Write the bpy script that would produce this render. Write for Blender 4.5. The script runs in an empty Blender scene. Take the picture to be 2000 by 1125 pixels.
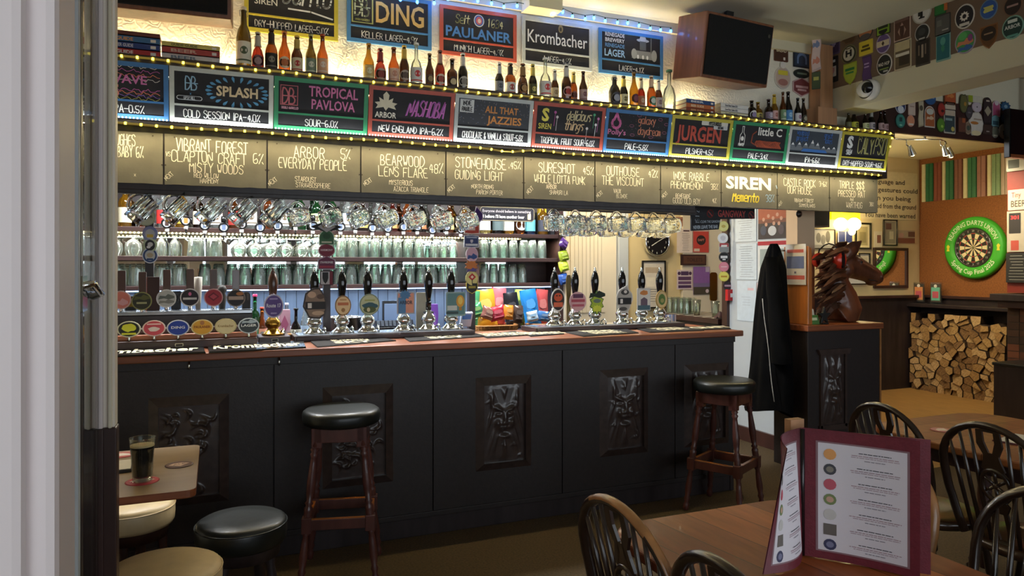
import bpy, math, random
from mathutils import Vector, Matrix
R = math.radians
sc = bpy.context.scene
COL = sc.collection
rnd = random.Random(7)

# ---------------------------------------------------------------- camera, world, daylight, exposure
F, HC, HOR = 1400.0, 1.5, 523.0
SN, CS = math.sin(R(22.5)), math.cos(R(22.5))
cd = bpy.data.cameras.new('camera'); cam = bpy.data.objects.new('camera', cd); COL.objects.link(cam)
cd.sensor_width = 36; cd.lens = 36 * F / 2000; cd.shift_y = -(562.5 - HOR) / 2000; cd.clip_start = .02
cam.location = (0, 0, HC); cam.rotation_euler = (R(90), 0, R(-22.5)); sc.camera = cam
vs = sc.view_settings
sc.display_settings.display_device = 'sRGB'
vs.view_transform = 'Standard'; vs.look = 'None'; vs.gamma = 1; vs.use_curve_mapping = False; vs.exposure = 0.45
w = bpy.data.worlds.new('world'); sc.world = w; w.use_nodes = True
w.node_tree.nodes['Background'].inputs[0].default_value = (.86, .92, 1, 1)
w.node_tree.nodes['Background'].inputs[1].default_value = 3.9
try:
    sc.cycles.transparent_max_bounces = 24; sc.cycles.max_bounces = 10; sc.cycles.transmission_bounces = 10
    sc.cycles.glossy_bounces = 5; sc.cycles.diffuse_bounces = 4; sc.cycles.sample_clamp_indirect = 4
    sc.cycles.caustics_reflective = False; sc.cycles.caustics_refractive = False
except Exception: pass

def lamp(name, kind, loc, energy, col=(1, 1, 1), size=.1, size_y=None, rot=(0, 0, 0), spot=None, portal=False, parent=None):
    l = bpy.data.lights.new(name, kind); l.energy = energy; l.color = col
    if kind == 'AREA':
        l.size = size
        if size_y: l.shape = 'RECTANGLE'; l.size_y = size_y
        if portal: l.cycles.is_portal = True
    else: l.shadow_soft_size = size
    if spot: l.spot_size = R(spot); l.spot_blend = .6
    o = bpy.data.objects.new(name, l); COL.objects.link(o); o.location = loc; o.rotation_euler = [R(a) for a in rot]
    if parent: o.parent = parent
    return o
# street windows behind the camera: the sky lights the room through them
WIN = [(-2.4, -.1), (.15, 2.35), (2.6, 4.8), (5.1, 7.4)]
for a, b in WIN:
    lamp('daylight', 'AREA', ((a + b) / 2, -2.45, 1.65), 1, size=b - a, size_y=2.1, rot=(90, 0, 0), portal=True)
WARM, COOL = (1, .80, .42), (.62, .80, 1)

# ---------------------------------------------------------------- pixel rays of the photograph -> points on real planes
def ray(px, py):
    t = (px - 1000) / F
    return SN + t * CS, CS - t * SN, (HOR - py) / F
def onY(px, py, Y):
    a, b, c = ray(px, py); k = Y / b; return Vector((a * k, Y, HC + c * k))
def onX(px, py, X):
    a, b, c = ray(px, py); k = X / a; return Vector((X, b * k, HC + c * k))
def onZ(px, py, Z):
    a, b, c = ray(px, py); k = (Z - HC) / c; return Vector((a * k, b * k, Z))

# ---------------------------------------------------------------- materials
def lin(c): return c / 12.92 if c <= .04045 else ((c + .055) / 1.055) ** 2.4
def hexc(h):
    h = h.lstrip('#'); return tuple(lin(int(h[i:i + 2], 16) / 255) for i in (0, 2, 4)) + (1,)
MATS = {}
def mat(name, col='808080', rough=.5, metal=0, noise=None, bump=None, emit=0, ecol=None, trans=0, ior=1.45, coat=0, spec=None, col2=None):
    """noise=(scale, amount, stretch xyz); bump=(scale, strength)"""
    if name in MATS: return MATS[name]
    m = bpy.data.materials.new(name); m.use_nodes = True; MATS[name] = m
    nt = m.node_tree; n, L = nt.nodes, nt.links; p = n['Principled BSDF']; I = p.inputs
    c = hexc(col)
    I['Base Color'].default_value = c; I['Roughness'].default_value = rough; I['Metallic'].default_value = metal
    if trans: I['Transmission Weight'].default_value = trans; I['IOR'].default_value = ior
    if coat: I['Coat Weight'].default_value = coat
    if spec is not None: I['Specular IOR Level'].default_value = spec
    if emit:
        I['Emission Color'].default_value = hexc(ecol or col); I['Emission Strength'].default_value = emit
    if noise or bump: tc = n.new('ShaderNodeTexCoord')
    if noise:
        s, a, st = noise
        mp = n.new('ShaderNodeMapping'); mp.inputs['Scale'].default_value = st
        L.new(tc.outputs['Object'], mp.inputs[0])
        t = n.new('ShaderNodeTexNoise'); t.inputs['Scale'].default_value = s; t.inputs['Detail'].default_value = 5
        L.new(mp.outputs[0], t.inputs['Vector'])
        r = n.new('ShaderNodeValToRGB'); L.new(t.outputs['Fac'], r.inputs[0])
        r.color_ramp.elements[0].position = .3; r.color_ramp.elements[1].position = .7
        r.color_ramp.elements[0].color = tuple(max(0, x * (1 - a)) for x in c[:3]) + (1,)
        r.color_ramp.elements[1].color = hexc(col2) if col2 else tuple(min(1, x * (1 + a)) for x in c[:3]) + (1,)
        L.new(r.outputs[0], I['Base Color'])
    if bump:
        t = n.new('ShaderNodeTexNoise'); t.inputs['Scale'].default_value = bump[0]; t.inputs['Detail'].default_value = 4
        L.new(tc.outputs['Object'], t.inputs['Vector'])
        b = n.new('ShaderNodeBump'); b.inputs['Strength'].default_value = bump[1]; b.inputs['Distance'].default_value = .01
        L.new(t.outputs['Fac'], b.inputs['Height']); L.new(b.outputs[0], I['Normal'])
    return m
def glassy(name, tint='ffffff', fac=.06, white=.05, rough=.02, fm=.85):
    """thin clear glass: see-through with fresnel reflection and a faint film"""
    if name in MATS: return MATS[name]
    m = bpy.data.materials.new(name); m.use_nodes = True; MATS[name] = m
    nt = m.node_tree; n, L = nt.nodes, nt.links; n.clear()
    o = n.new('ShaderNodeOutputMaterial'); t = n.new('ShaderNodeBsdfTransparent'); g = n.new('ShaderNodeBsdfGlossy')
    d = n.new('ShaderNodeBsdfDiffuse'); d.inputs[0].default_value = (.85, .93, .9, 1)
    t.inputs[0].default_value = hexc(tint); g.inputs['Roughness'].default_value = rough
    lw = n.new('ShaderNodeLayerWeight'); lw.inputs[0].default_value = .32
    ma = n.new('ShaderNodeMath'); ma.operation = 'MULTIPLY_ADD'; ma.inputs[1].default_value = fm; ma.inputs[2].default_value = fac
    L.new(lw.outputs['Fresnel'], ma.inputs[0])
    m0 = n.new('ShaderNodeMixShader'); m0.inputs[0].default_value = white; L.new(t.outputs[0], m0.inputs[1]); L.new(d.outputs[0], m0.inputs[2])
    m1 = n.new('ShaderNodeMixShader'); L.new(ma.outputs[0], m1.inputs[0]); L.new(m0.outputs[0], m1.inputs[1]); L.new(g.outputs[0], m1.inputs[2])
    L.new(m1.outputs[0], o.inputs[0]); return m
def M(k):
    if k in MATS: return MATS[k]
    if k.startswith('!'):                      # '!rrggbb' glossy plastic / enamel
        return mat(k, k[1:], .22, noise=(30, .04, (1, 1, 1)))
    return mat(k, k.lstrip('#'), .6, noise=(25, .05, (1, 1, 1)))

mat('black_wood', '2a2122', .42, noise=(6, .35, (3, 3, .4)), bump=(40, .05))
mat('panel_wood', '221a19', .5, noise=(40, .22, (1, 1, 1)), bump=(90, .06))
mat('carved_wood', '3a2e2b', .34, noise=(25, .3, (1, 1, 1)), coat=.35)
mat('bar_top', '84492a', .4, noise=(5, .38, (.5, 9, 9)), coat=.1)
mat('dark_wood', '3c2420', .4, noise=(5, .4, (1, 1, .3)), coat=.2)
mat('shelf_wood', '3a2420', .5, noise=(5, .35, (.4, 6, 6)))
mat('stool_wood', '522d28', .36, noise=(8, .35, (2, 2, .3)), coat=.3)
mat('chair_wood', '2b1c14', .28, noise=(10, .4, (2, 2, .4)), coat=.5)
mat('worn_wood', '9c6c40', .34, noise=(12, .35, (1, 1, 1)), coat=.3)
mat('orange_wood', 'b06a30', .34, noise=(4, .25, (6, 6, .5)), coat=.3)
mat('pale_wood', 'a97c58', .55, noise=(4, .25, (5, 5, .4)))
mat('carpet', '4a3b24', .95, noise=(90, .35, (1, 1, 1)), bump=(220, .5))
mat('white_paint', 'eadcda', .5, noise=(3, .04, (1, 1, .3)), bump=(60, .02))
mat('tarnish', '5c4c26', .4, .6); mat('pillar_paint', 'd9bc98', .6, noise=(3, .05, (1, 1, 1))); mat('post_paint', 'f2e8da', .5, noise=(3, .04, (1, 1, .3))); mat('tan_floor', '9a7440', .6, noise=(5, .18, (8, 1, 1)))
mat('cream_paint', 'e6dcc4', .55, noise=(3, .05, (1, 1, 1)), bump=(50, .03))
mat('ceiling_paint', 'd8d2b8', .7, noise=(2, .05, (1, 1, 1)), bump=(30, .04))
mat('orange_board', '8a5528', .85, noise=(60, .22, (1, 1, 1)), bump=(150, .1))
mat('yellow_wall', 'dcc998', .7, noise=(3, .06, (1, 1, 1)), bump=(40, .04))
mat('chrome', 'e8ecee', .08, 1)
mat('brass', 'b58a3a', .25, 1)
mat('steel', '9a9da0', .25, 1)
mat('mirror', 'f2f6f4', .015, 1)
mat('leather', '121614', .40, noise=(20, .2, (1, 1, 1)), bump=(18, .15), coat=.1)
mat('cream_leather', 'cdb68c', .45, noise=(14, .08, (1, 1, 1)), bump=(40, .08))
mat('black_metal', '171717', .4, 0)
mat('grille_cloth', '0d0c0c', .95, noise=(200, .4, (1, 1, 1)), bump=(300, .4))
mat('slate', '6a675c', .55, noise=(7, .16, (1, 1, 1)), bump=(12, .25))
mat('chalkboard', '211f22', .7, noise=(14, .3, (1, 1, 1)))
mat('chalk', 'ece8d6', .8, emit=0)
mat('glass_green', 'cfe3d6', .02, trans=1, ior=1.45)
glassy('pint_glass', 'f2faf5', .06, .05, .015, .8)
mat('mug_glass', 'fafefd', .0, trans=1, ior=1.22)
glassy('beer_glass', 'f6faf8', .02, .004, .01, .35)
glassy('pane_glass', 'f4f6f6', .10, .015)
glassy('bottle_clear', 'eef4ee', .08, .10)
for k, c in dict(amber='7a3c0c', brown='2a1206', gold='b8801c', olive='4c3c10', pale='d8c070', green='1d5a2c', orange='a5501a', black='0c0a0a', red='6a1a10', blue='24406a').items():
    mat('bt_' + k, c, .06, noise=(9, .15, (1, 1, 1)), coat=.4)
mat('tan_leather', '6a5a2a', .6)
mat('stout', '070403', .35, spec=.1)
mat('foam', 'c8b288', .6)

# ---------------------------------------------------------------- stroke lettering (hand-written chalk)
G = {}
for row in '''A 022842 1434|B 02082837362505 2544433202|C 4738180703123243|D 02082846442202|E 48080242 0535|F 480802 0535|G 47381807031232434525
H 0208 4248 0545|I 2228|J 0312223338|K 0208 480542|L 080242|M 0208254842|N 02084248|O 180703123243473818|P 02083847463505|Q 180703123243473818 2442
R 02083847463505 2542|S 4738180706354443321203|T 0848 2822|U 080312324348|V 082248|W 0812253248|X 0842 0248|Y 082548 2522|Z 08480242
0 180703123243473818|1 172822|2 07183847460242|3 07183847463525 3544433212|4 32380444|5 480805354443321203|6 381807031232434435 3514
7 084822|8 35464738180706153544433212030415|9 453515060718384743|% 0248 0718 3342|- 0545|. 2223|& 420617283703123244|' 2827|! 2824 2322|§ 4738180706354443321203 2921
a 461605031232444642|b 08023243453606|c 46160503123243|d 48421203051646|e 044445361605031242|f 38281722 0636|g 461605041343 46413010
h 0802 0516364542|i 2622 2728|j 262110 2728|k 0802 460442|l 2822|m 0602 05162522 25364542|n 0602 0516364542|o 160503123243453616|p 0600 0636454332
q 46160503123243 4640|r 0602 05163645|s 461605344332|t 28233242 0646|u 060312324346 4642|v 062246|w 0612253246|x 0642 0246|y 0623 4610|z 06460242'''.replace('\n', '|').split('|'):
    k, v = row.split(' ', 1)
    G[k] = [[(int(s[i]), int(s[i + 1]) - 2) for i in range(0, len(s) - 1, 2)] for s in v.split()]
NARROW = set("Iil.'!")
def chaikin(p):
    if len(p) < 4: return p
    q = [p[0]]
    for a, b in zip(p, p[1:]):
        q.append((a[0] * .75 + b[0] * .25, a[1] * .75 + b[1] * .25)); q.append((a[0] * .25 + b[0] * .75, a[1] * .25 + b[1] * .75))
    q.append(p[-1]); return q

# ---------------------------------------------------------------- mesh builder
class MB:
    def __init__(s): s.V, s.Fc, s.mi, s.sm, s.mats = [], [], [], [], []
    def _m(s, k):
        if k not in s.mats: s.mats.append(k)
        return s.mats.index(k)
    def add(s, vs, fs, m, sm=False, X=None):
        o = len(s.V)
        if X is not None: vs = [X @ Vector(v) for v in vs]
        s.V += [tuple(v) for v in vs]; i = s._m(m)
        for f in fs: s.Fc.append([o + j for j in f]); s.mi.append(i); s.sm.append(sm)
        return s
    def box(s, x0, x1, y0, y1, z0, z1, m, X=None):
        v = [(x, y, z) for z in (z0, z1) for y in (y0, y1) for x in (x0, x1)]
        return s.add(v, [(0, 2, 3, 1), (4, 5, 7, 6), (0, 1, 5, 4), (2, 6, 7, 3), (0, 4, 6, 2), (1, 3, 7, 5)], m, False, X)
    def prism(s, pts, y0, y1, m, X=None, sm=False):
        """polygon in x,z (counter-clockwise seen from -y) between y0 (front) and y1"""
        n = len(pts)
        a = sum(pts[i][0] * pts[(i + 1) % n][1] - pts[(i + 1) % n][0] * pts[i][1] for i in range(n))
        if a < 0: pts = pts[::-1]
        v = [(p[0], y0, p[1]) for p in pts] + [(p[0], y1, p[1]) for p in pts]
        f = [list(range(n)), list(range(2 * n - 1, n - 1, -1))] + [(i, n + i, n + (i + 1) % n, (i + 1) % n) for i in range(n)]
        return s.add(v, f, m, sm, X)
    def face(s, pts, y, m, X=None):
        n = len(pts)
        a = sum(pts[i][0] * pts[(i + 1) % n][1] - pts[(i + 1) % n][0] * pts[i][1] for i in range(n))
        if a < 0: pts = pts[::-1]
        return s.add([(p[0], y, p[1]) for p in pts], [list(range(n))], m, False, X)
    def lathe(s, prof, m, n=16, X=None, sm=True, capt=False, capb=False, squash=1):
        v, f = [], []
        for r, z in prof:
            for k in range(n): a = 2 * math.pi * k / n; v.append((r * math.cos(a), r * math.sin(a) * squash, z))
        for j in range(len(prof) - 1):
            for k in range(n):
                q = (k + 1) % n; f.append((j * n + k, j * n + q, (j + 1) * n + q, (j + 1) * n + k))
        if capb: f.append(list(range(n - 1, -1, -1)))
        if capt: f.append([(len(prof) - 1) * n + k for k in range(n)])
        return s.add(v, f, m, sm, X)
    def tube(s, pts, r, m, n=8, closed=False, X=None, caps=True, flat=1):
        pts = [Vector(p) for p in pts]; N = len(pts); v, f = [], []
        prev = None
        for i, p in enumerate(pts):
            a = pts[(i - 1) % N] if (closed or i > 0) else p; b = pts[(i + 1) % N] if (closed or i < N - 1) else p
            t = (b - a).normalized() if (b - a).length > 1e-9 else Vector((0, 0, 1))
            if prev is None: u = t.orthogonal().normalized() if abs(t.z) < .99 else Vector((1, 0, 0))
            else: u = (prev - t * prev.dot(t)); u = u.normalized() if u.length > 1e-6 else t.orthogonal().normalized()
            if prev is None and abs(t.z) < .99: u = Vector((0, 0, 1)) - t * t.z; u.normalize()
            prev = u; w_ = t.cross(u); rr = r[i] if isinstance(r, (list, tuple)) else r
            for k in range(n):
                an = 2 * math.pi * k / n; v.append(p + u * rr * math.cos(an) + w_ * rr * flat * math.sin(an))
        for i in range(N if closed else N - 1):
            j = (i + 1) % N
            for k in range(n): q = (k + 1) % n; f.append((i * n + k, i * n + q, j * n + q, j * n + k))
        if caps and not closed: f.append(list(range(n - 1, -1, -1))); f.append([(N - 1) * n + k for k in range(n)])
        return s.add(v, f, m, True, X)
    def ball(s, c, r, m, n=10, k=6, X=None):
        rx, ry, rz = r if isinstance(r, (tuple, list)) else (r, r, r)
        v = [(c[0], c[1], c[2] - rz)]; f = []
        for j in range(1, k):
            t = math.pi * j / k
            for i in range(n): a = 2 * math.pi * i / n; v.append((c[0] + rx * math.sin(t) * math.cos(a), c[1] + ry * math.sin(t) * math.sin(a), c[2] - rz * math.cos(t)))
        v.append((c[0], c[1], c[2] + rz)); e = len(v) - 1
        for i in range(n): f.append((0, 1 + (i + 1) % n, 1 + i)); f.append((e, e - n + i, e - n + (i + 1) % n))
        for j in range(k - 2):
            for i in range(n): q = (i + 1) % n; f.append((1 + j * n + i, 1 + j * n + q, 1 + (j + 1) * n + q, 1 + (j + 1) * n + i))
        return s.add(v, f, m, True, X)
    def grid(s, fn, nu, nv, m, X=None, sm=True, two=False):
        v = [fn(i / nu, j / nv) for j in range(nv + 1) for i in range(nu + 1)]
        f = [(j * (nu + 1) + i, j * (nu + 1) + i + 1, (j + 1) * (nu + 1) + i + 1, (j + 1) * (nu + 1) + i) for j in range(nv) for i in range(nu)]
        return s.add(v, f, m, sm, X)
    def line(s, pts, wd, m, y=0, X=None):
        """flat ribbon along x,z points"""
        for (a, b) in zip(pts, pts[1:]):
            dx, dz = b[0] - a[0], b[1] - a[1]; l = math.hypot(dx, dz) or 1e-6
            ux, uz = dx / l, dz / l; e = wd * .35; nx, nz = -uz * wd / 2, ux * wd / 2
            s.face([(a[0] - ux * e + nx, a[1] - uz * e + nz), (a[0] - ux * e - nx, a[1] - uz * e - nz), (b[0] + ux * e - nx, b[1] + uz * e - nz), (b[0] + ux * e + nx, b[1] + uz * e + nz)], y, m, X)
        return s
    def hand(s, text, x, z, h, m, wd=None, y=-.002, wf=.62, jit=.06, just='c', rot=0, gap=1.3, X=None, slant=0):
        """hand-drawn stroke letters; x,z = baseline point, h = capital height"""
        wd = wd or h * .11; u = h / 6; adv = []
        for c in text: adv.append((2.4 if c == ' ' else (.8 if c in NARROW else 4)) + gap)
        tot = (sum(adv) - gap) * u * wf; px = -tot / 2 if just == 'c' else (0 if just == 'l' else -tot)
        cr, sr = math.cos(R(rot)), math.sin(R(rot))
        for c, ad in zip(text, adv):
            g = G.get(c)
            if g:
                jr, js, jz = R(rnd.uniform(-40, 40) * jit), 1 + rnd.uniform(-1, 1) * jit, rnd.uniform(-1, 1) * jit * h * .5
                for st in g:
                    q = []
                    for (a, b) in chaikin(st):
                        a = (a - (1.6 if c in NARROW else 0)) * u * wf * js; b = b * u * js
                        a, b = a - b * math.sin(jr) + b * slant, b + a * math.sin(jr) * .5 + jz
                        a += px; q.append((x + a * cr - b * sr, z + a * sr + b * cr))
                    s.line(q, wd, m, y + rnd.uniform(-2e-4, 2e-4), X)
            px += ad * u * wf
        return s
    def font(s, text, x, z, h, m, y=-.002, just='c', bold=0, shear=0, wf=1, ext=0, rot=0, X=None, arc=None, fit=None):
        """printed letters; h = capital height; fit = width to fill"""
        cu = bpy.data.curves.new('t', 'FONT'); cu.body = text; cu.size = 1; cu.resolution_u = 2; cu.shear = shear; cu.offset = bold; cu.fill_mode = 'FRONT' if not ext else 'BOTH'
        ob = bpy.data.objects.new('t', cu); me = bpy.data.meshes.new_from_object(ob)
        vv = [v.co.copy() for v in me.vertices]; ff = [list(p.vertices) for p in me.polygons]
        bpy.data.objects.remove(ob); bpy.data.meshes.remove(me); bpy.data.curves.remove(cu)
        if not vv: return s
        k = h / .73; x0, x1 = min(v.x for v in vv), max(v.x for v in vv); wd = (x1 - x0) * k * wf
        if fit: wf *= fit / wd; wd = fit
        ox = -wd / 2 if just == 'c' else (0 if just == 'l' else -wd)
        cr, sr = math.cos(R(rot)), math.sin(R(rot)); out = []
        for v in vv:
            a, b = (v.x - x0) * k * wf + ox, v.y * k
            if arc:                                   # arc=(radius, start angle, sign)
                rr = arc[0] + (b if arc[2] > 0 else -b); an = R(arc[1]) - arc[2] * a / arc[0]
                out.append((x + rr * math.cos(an), y, z + rr * math.sin(an)))
            else: out.append((x + a * cr - b * sr, y, z + a * sr + b * cr))
        return s.add(out, ff, m, False, X)
    def ob(s, name, parent=None, loc=(0, 0, 0), rot=(0, 0, 0), bevel=0, sub=0, kind=None, label=None):
        me = bpy.data.meshes.new(name); me.from_pydata(s.V, [], s.Fc)
        for k in s.mats: me.materials.append(M(k))
        me.polygons.foreach_set('material_index', s.mi); me.polygons.foreach_set('use_smooth', s.sm); me.update()
        o = bpy.data.objects.new(name, me); COL.objects.link(o)
        o.location = loc; o.rotation_euler = [R(a) for a in rot]
        if parent: o.parent = parent
        if bevel:
            b = o.modifiers.new('b', 'BEVEL'); b.width = bevel; b.segments = 2; b.limit_method = 'ANGLE'; b.angle_limit = R(50)
        if sub:
            b = o.modifiers.new('s', 'SUBSURF'); b.levels = sub; b.render_levels = sub
        if kind: o['kind'] = kind
        if label: o['label'] = label
        return o
def tag(o, label, cat, group=None, kind=None):
    o['label'] = label; o['category'] = cat
    if group: o['group'] = group
    if kind: o['kind'] = kind
    return o
def thing(name, label, cat, loc=(0, 0, 0), rz=0, group=None, rx=0):
    o = bpy.data.objects.new(name, None); COL.objects.link(o); o.empty_display_size = .05
    o.location = loc; o.rotation_euler = (R(rx), 0, R(rz)); return tag(o, label, cat, group)
def dup(src, loc, rz=0, label=None, group=None, rx=0, scale=None):
    def cp(o, par=None):
        c = o.copy(); COL.objects.link(c)
        if par: c.parent = par
        for ch in KIDS.get(o.name) or KIDS.setdefault(o.name, [x for x in o.children]): cp(ch, c)
        return c
    r = cp(src); r.location = loc; r.rotation_euler = (R(rx), 0, R(rz))
    if scale: r.scale = (scale, scale, scale) if isinstance(scale, (int, float)) else scale
    if label: r['label'] = label
    if group: r['group'] = group
    return r
KIDS = {}
def ell(cx, cz, rx, rz, n=20, a0=0): return [(cx + rx * math.cos(a0 + 2 * math.pi * i / n), cz + rz * math.sin(a0 + 2 * math.pi * i / n)) for i in range(n)]
def rrect(x0, x1, z0, z1, r=.01, n=4):
    o = []
    for cx, cz, a in ((x1 - r, z1 - r, 0), (x0 + r, z1 - r, 90), (x0 + r, z0 + r, 180), (x1 - r, z0 + r, 270)):
        for i in range(n + 1): t = R(a + 90 * i / n); o.append((cx + r * math.cos(t), cz + r * math.sin(t)))
    return o
def rect(x0, x1, z0, z1): return [(x0, z0), (x1, z0), (x1, z1), (x0, z1)]
def struct(name, m, **k): return m.ob(name, kind='structure', **k)
# ================================================================ the setting
LX, RX, BY, FY, CZ = -2.6, 8.25, 6.42, -2.5, 3.2
struct('floor', MB().box(LX, RX, FY, BY, -.1, 0, 'carpet'))
struct('ceiling', MB().box(LX, RX, FY, 4.22, CZ, CZ + .1, 'ceiling_paint'))
struct('ceiling_bar', MB().box(LX, 4.9, 4.3, BY, 2.56, 2.66, 'ceiling_paint'))
struct('ceiling_darts', MB().box(4.9, RX, 4.3, BY, 2.87, 2.97, 'ceiling_paint'))
struct('wall_left', MB().box(LX - .1, LX, FY, BY, 0, CZ, 'cream_paint'))
struct('wall_right', MB().box(RX, RX + .1, FY, BY, 0, CZ, 'orange_board'))
# street wall behind the camera with four windows
m = MB(); xs = [LX] + [v for a in WIN for v in a] + [RX]
for i in range(0, len(xs), 2): m.box(xs[i], xs[i + 1], FY - .15, FY, 0, CZ, 'cream_paint')
for a, b in WIN: m.box(a, b, FY - .15, FY, 0, .6, 'cream_paint'); m.box(a, b, FY - .15, FY, 2.7, CZ, 'cream_paint')
struct('wall_front', m)
for i, (a, b) in enumerate(WIN):
    m = MB()
    for x in (a, (a + b) / 2 - .03, b - .06): m.box(x, x + .06, FY - .1, FY - .04, .6, 2.7, 'white_paint')
    for z in (.6, 2.0, 2.64): m.box(a, b, FY - .1, FY - .04, z, z + .06, 'white_paint')
    o = struct('window_%d' % (i + 1), m)
    MB().box(a, b, FY - .075, FY - .07, .6, 2.7, 'pane_glass').ob('window_pane', o)
# wall behind the bar, with tongue and groove below and mirror above
struct('wall_back', MB().box(LX, 2.78, 5.7, BY, 0, 2.6, 'cream_paint'))
struct('wall_far', MB().box(2.78, RX, BY, BY + .1, 0, 2.97, 'yellow_wall'))
# bulkhead over the bar: embossed wallpaper
def bulk_mat():
    m = mat('anaglypta', 'e9e3d2', .6); nt = m.node_tree; n, L = nt.nodes, nt.links
    tc = n.new('ShaderNodeTexCoord'); wv = n.new('ShaderNodeTexWave'); wv.wave_type = 'RINGS'; wv.inputs['Scale'].default_value = 11; wv.inputs['Distortion'].default_value = 14; wv.inputs['Detail'].default_value = 1.5; wv.inputs['Detail Scale'].default_value = 2.2
    L.new(tc.outputs['Object'], wv.inputs['Vector']); b = n.new('ShaderNodeBump'); b.inputs['Strength'].default_value = .25; b.inputs['Distance'].default_value = .005
    L.new(wv.outputs['Fac'], b.inputs['Height']); L.new(b.outputs[0], n['Principled BSDF'].inputs['Normal'])
bulk_mat()
m = MB().box(LX, 4.34, 4.2, 4.3, 2.5, CZ, 'anaglypta')
for x in (.10, .72, 1.33, 1.80, 2.33, 2.95):       # embossed triangles in the paper
    for s_, y_ in ((1, 4.192), (.72, 4.188), (.34, 4.184)): m.prism([(x - .085 * s_, 2.60 + .05 * (1 - s_)), (x + .085 * s_, 2.60 + .05 * (1 - s_)), (x, 2.60 + .05 * (1 - s_) + .20 * s_)], y_, 4.2, 'anaglypta')
    m.prism(rect(x - .06, x + .06, 2.55, 2.60), 4.196, 4.2, 'anaglypta')
struct('wall_bulkhead', m)
struct('wall_lintel', MB().box(4.34, RX, 4.2, 4.3, 2.62, CZ, 'ceiling_paint'))
struct('trim_cornice', MB().prism([(LX, 3.13), (LX, CZ), (4.34, CZ), (4.34, 3.13)], 4.17, 4.2, 'ceiling_paint'))
struct('trim_beam', MB().box(4.34, 4.62, FY, 4.2, 2.68, CZ, 'ceiling_paint'), bevel=.006)
# square boxing where the bulkhead meets the ceiling
a, b = onY(1028, 20, 4.1), onY(1092, 20, 4.1)
struct('trim_boxing', MB().box(a.x, b.x, 4.05, 4.2, 3.12, CZ, 'ceiling_paint'))
# poster partition right of the bar, its posts
mat('part_paint', 'bcc4ca', .55, noise=(3, .04, (1, 1, 1)))
struct('wall_partition', MB().box(4.27, 4.36, 4.5, 5.2, 0, 2.56, 'part_paint'))
struct('trim_post', MB().box(4.24, 4.40, 5.2, 5.27, 0, 2.56, 'dark_wood'))
struct('pillar', MB().box(4.26, 4.44, 4.38, 4.5, 0, 2.0, 'pillar_paint'))
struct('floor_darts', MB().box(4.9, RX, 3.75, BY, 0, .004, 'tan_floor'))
m = MB().box(4.24, 4.265, 4.5, 5.2, 0, .12, 'dark_wood'); struct('baseboard_partition', m)
# dado round the darts corner
struct('trim_dado', MB().box(5.2, RX, 6.36, BY, 0, 1.13, 'black_wood').box(5.2, RX, 6.32, BY, 1.13, 1.16, 'dark_wood').box(8.2, RX, 5.2, 6.4, 0, 1.13, 'black_wood').box(8.17, RX, 4.8, 6.4, 1.13, 1.16, 'dark_wood'))
m = MB().box(4.9, 8.2, 6.405, 6.42, 1.1, 2.87, 'yellow_wall')
struct('wall_pictures', m)
struct('wall_chimney', MB().box(7.4, RX, 2.9, 4.78, 1.25, CZ, '7a2418'))
# doors in the far wall
m = MB().box(3.16, 3.80, 6.38, 6.42, 0, 2.2, 'cream_paint')
d1 = struct('door_1', m)
m = MB()
for k in range(9): x = 3.27 + k * .044; m.box(x, x + .040, 6.366, 6.38, 1.05, 2.0, 'cream_paint')
m.ob('plank_panel', d1)
MB().box(3.745, 3.785, 6.362, 6.38, 1.88, 2.0, 'steel').ob('hinge', d1)
m = MB().box(3.81, 3.93, 6.35, 6.42, 0, 2.5, 'part_paint')
struct('trim_architrave', m, bevel=.008)
m = MB().box(4.62, 5.2, 6.38, 6.42, 0, 2.2, 'cream_paint'); d2 = struct('door_2', m)
a, b = onY(1387, 532, 6.37), onY(1401, 588, 6.37)
MB().prism(rrect(a.x, b.x, b.z, a.z, .03, 6), 6.37, 6.38, 'brass').ob('finger_plate', d2)
# white door jamb, glazed screen and its post at the near left
m = MB().box(-1.2, -.150, .86, .97, 0, 3.2, 'white_paint').box(-1.2, -.175, .84, .86, 0, 3.2, 'white_paint')
struct('wall_jamb', m, bevel=.01)
m = MB().box(-.335, -.32, 1.45, 2.07, 0, 2.6, 'white_paint').box(-.32, -.305, 2.0, 2.03, 0, 2.6, 'part_paint').box(-.32, -.307, 2.05, 2.085, 0, 2.6, 'black_wood')
s = struct('window_5', m, bevel=.003)
MB().box(-.318, -.312, 2.08, 2.40, 0, 2.6, 'pane_glass').ob('window_pane', s)
m = MB().tube([(-.31, 2.06, 1.455), (-.285, 2.08, 1.46), (-.285, 2.22, 1.43), (-.31, 2.26, 1.42)], .009, 'chrome').box(-.315, -.303, 2.05, 2.12, 1.39, 1.48, 'chrome'); m.ob('handle', s)
m = MB().box(-.325, -.272, 2.40, 2.46, 1.03, 3.2, 'post_paint').box(-.318, -.302, 2.385, 2.40, 1.03, 3.2, 'white_paint').box(-.290, -.279, 2.385, 2.40, 1.03, 3.2, 'cream_paint')
m.box(-.327, -.268, 2.395, 2.46, 0, 1.03, 'dark_wood').box(-.318, -.300, 2.38, 2.395, 0, 1.03, 'dark_wood')
struct('trim_screen_post', m, bevel=.004)
mat('wall_plank', '707886', .5, noise=(5, .1, (5, 5, .5)))
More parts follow.
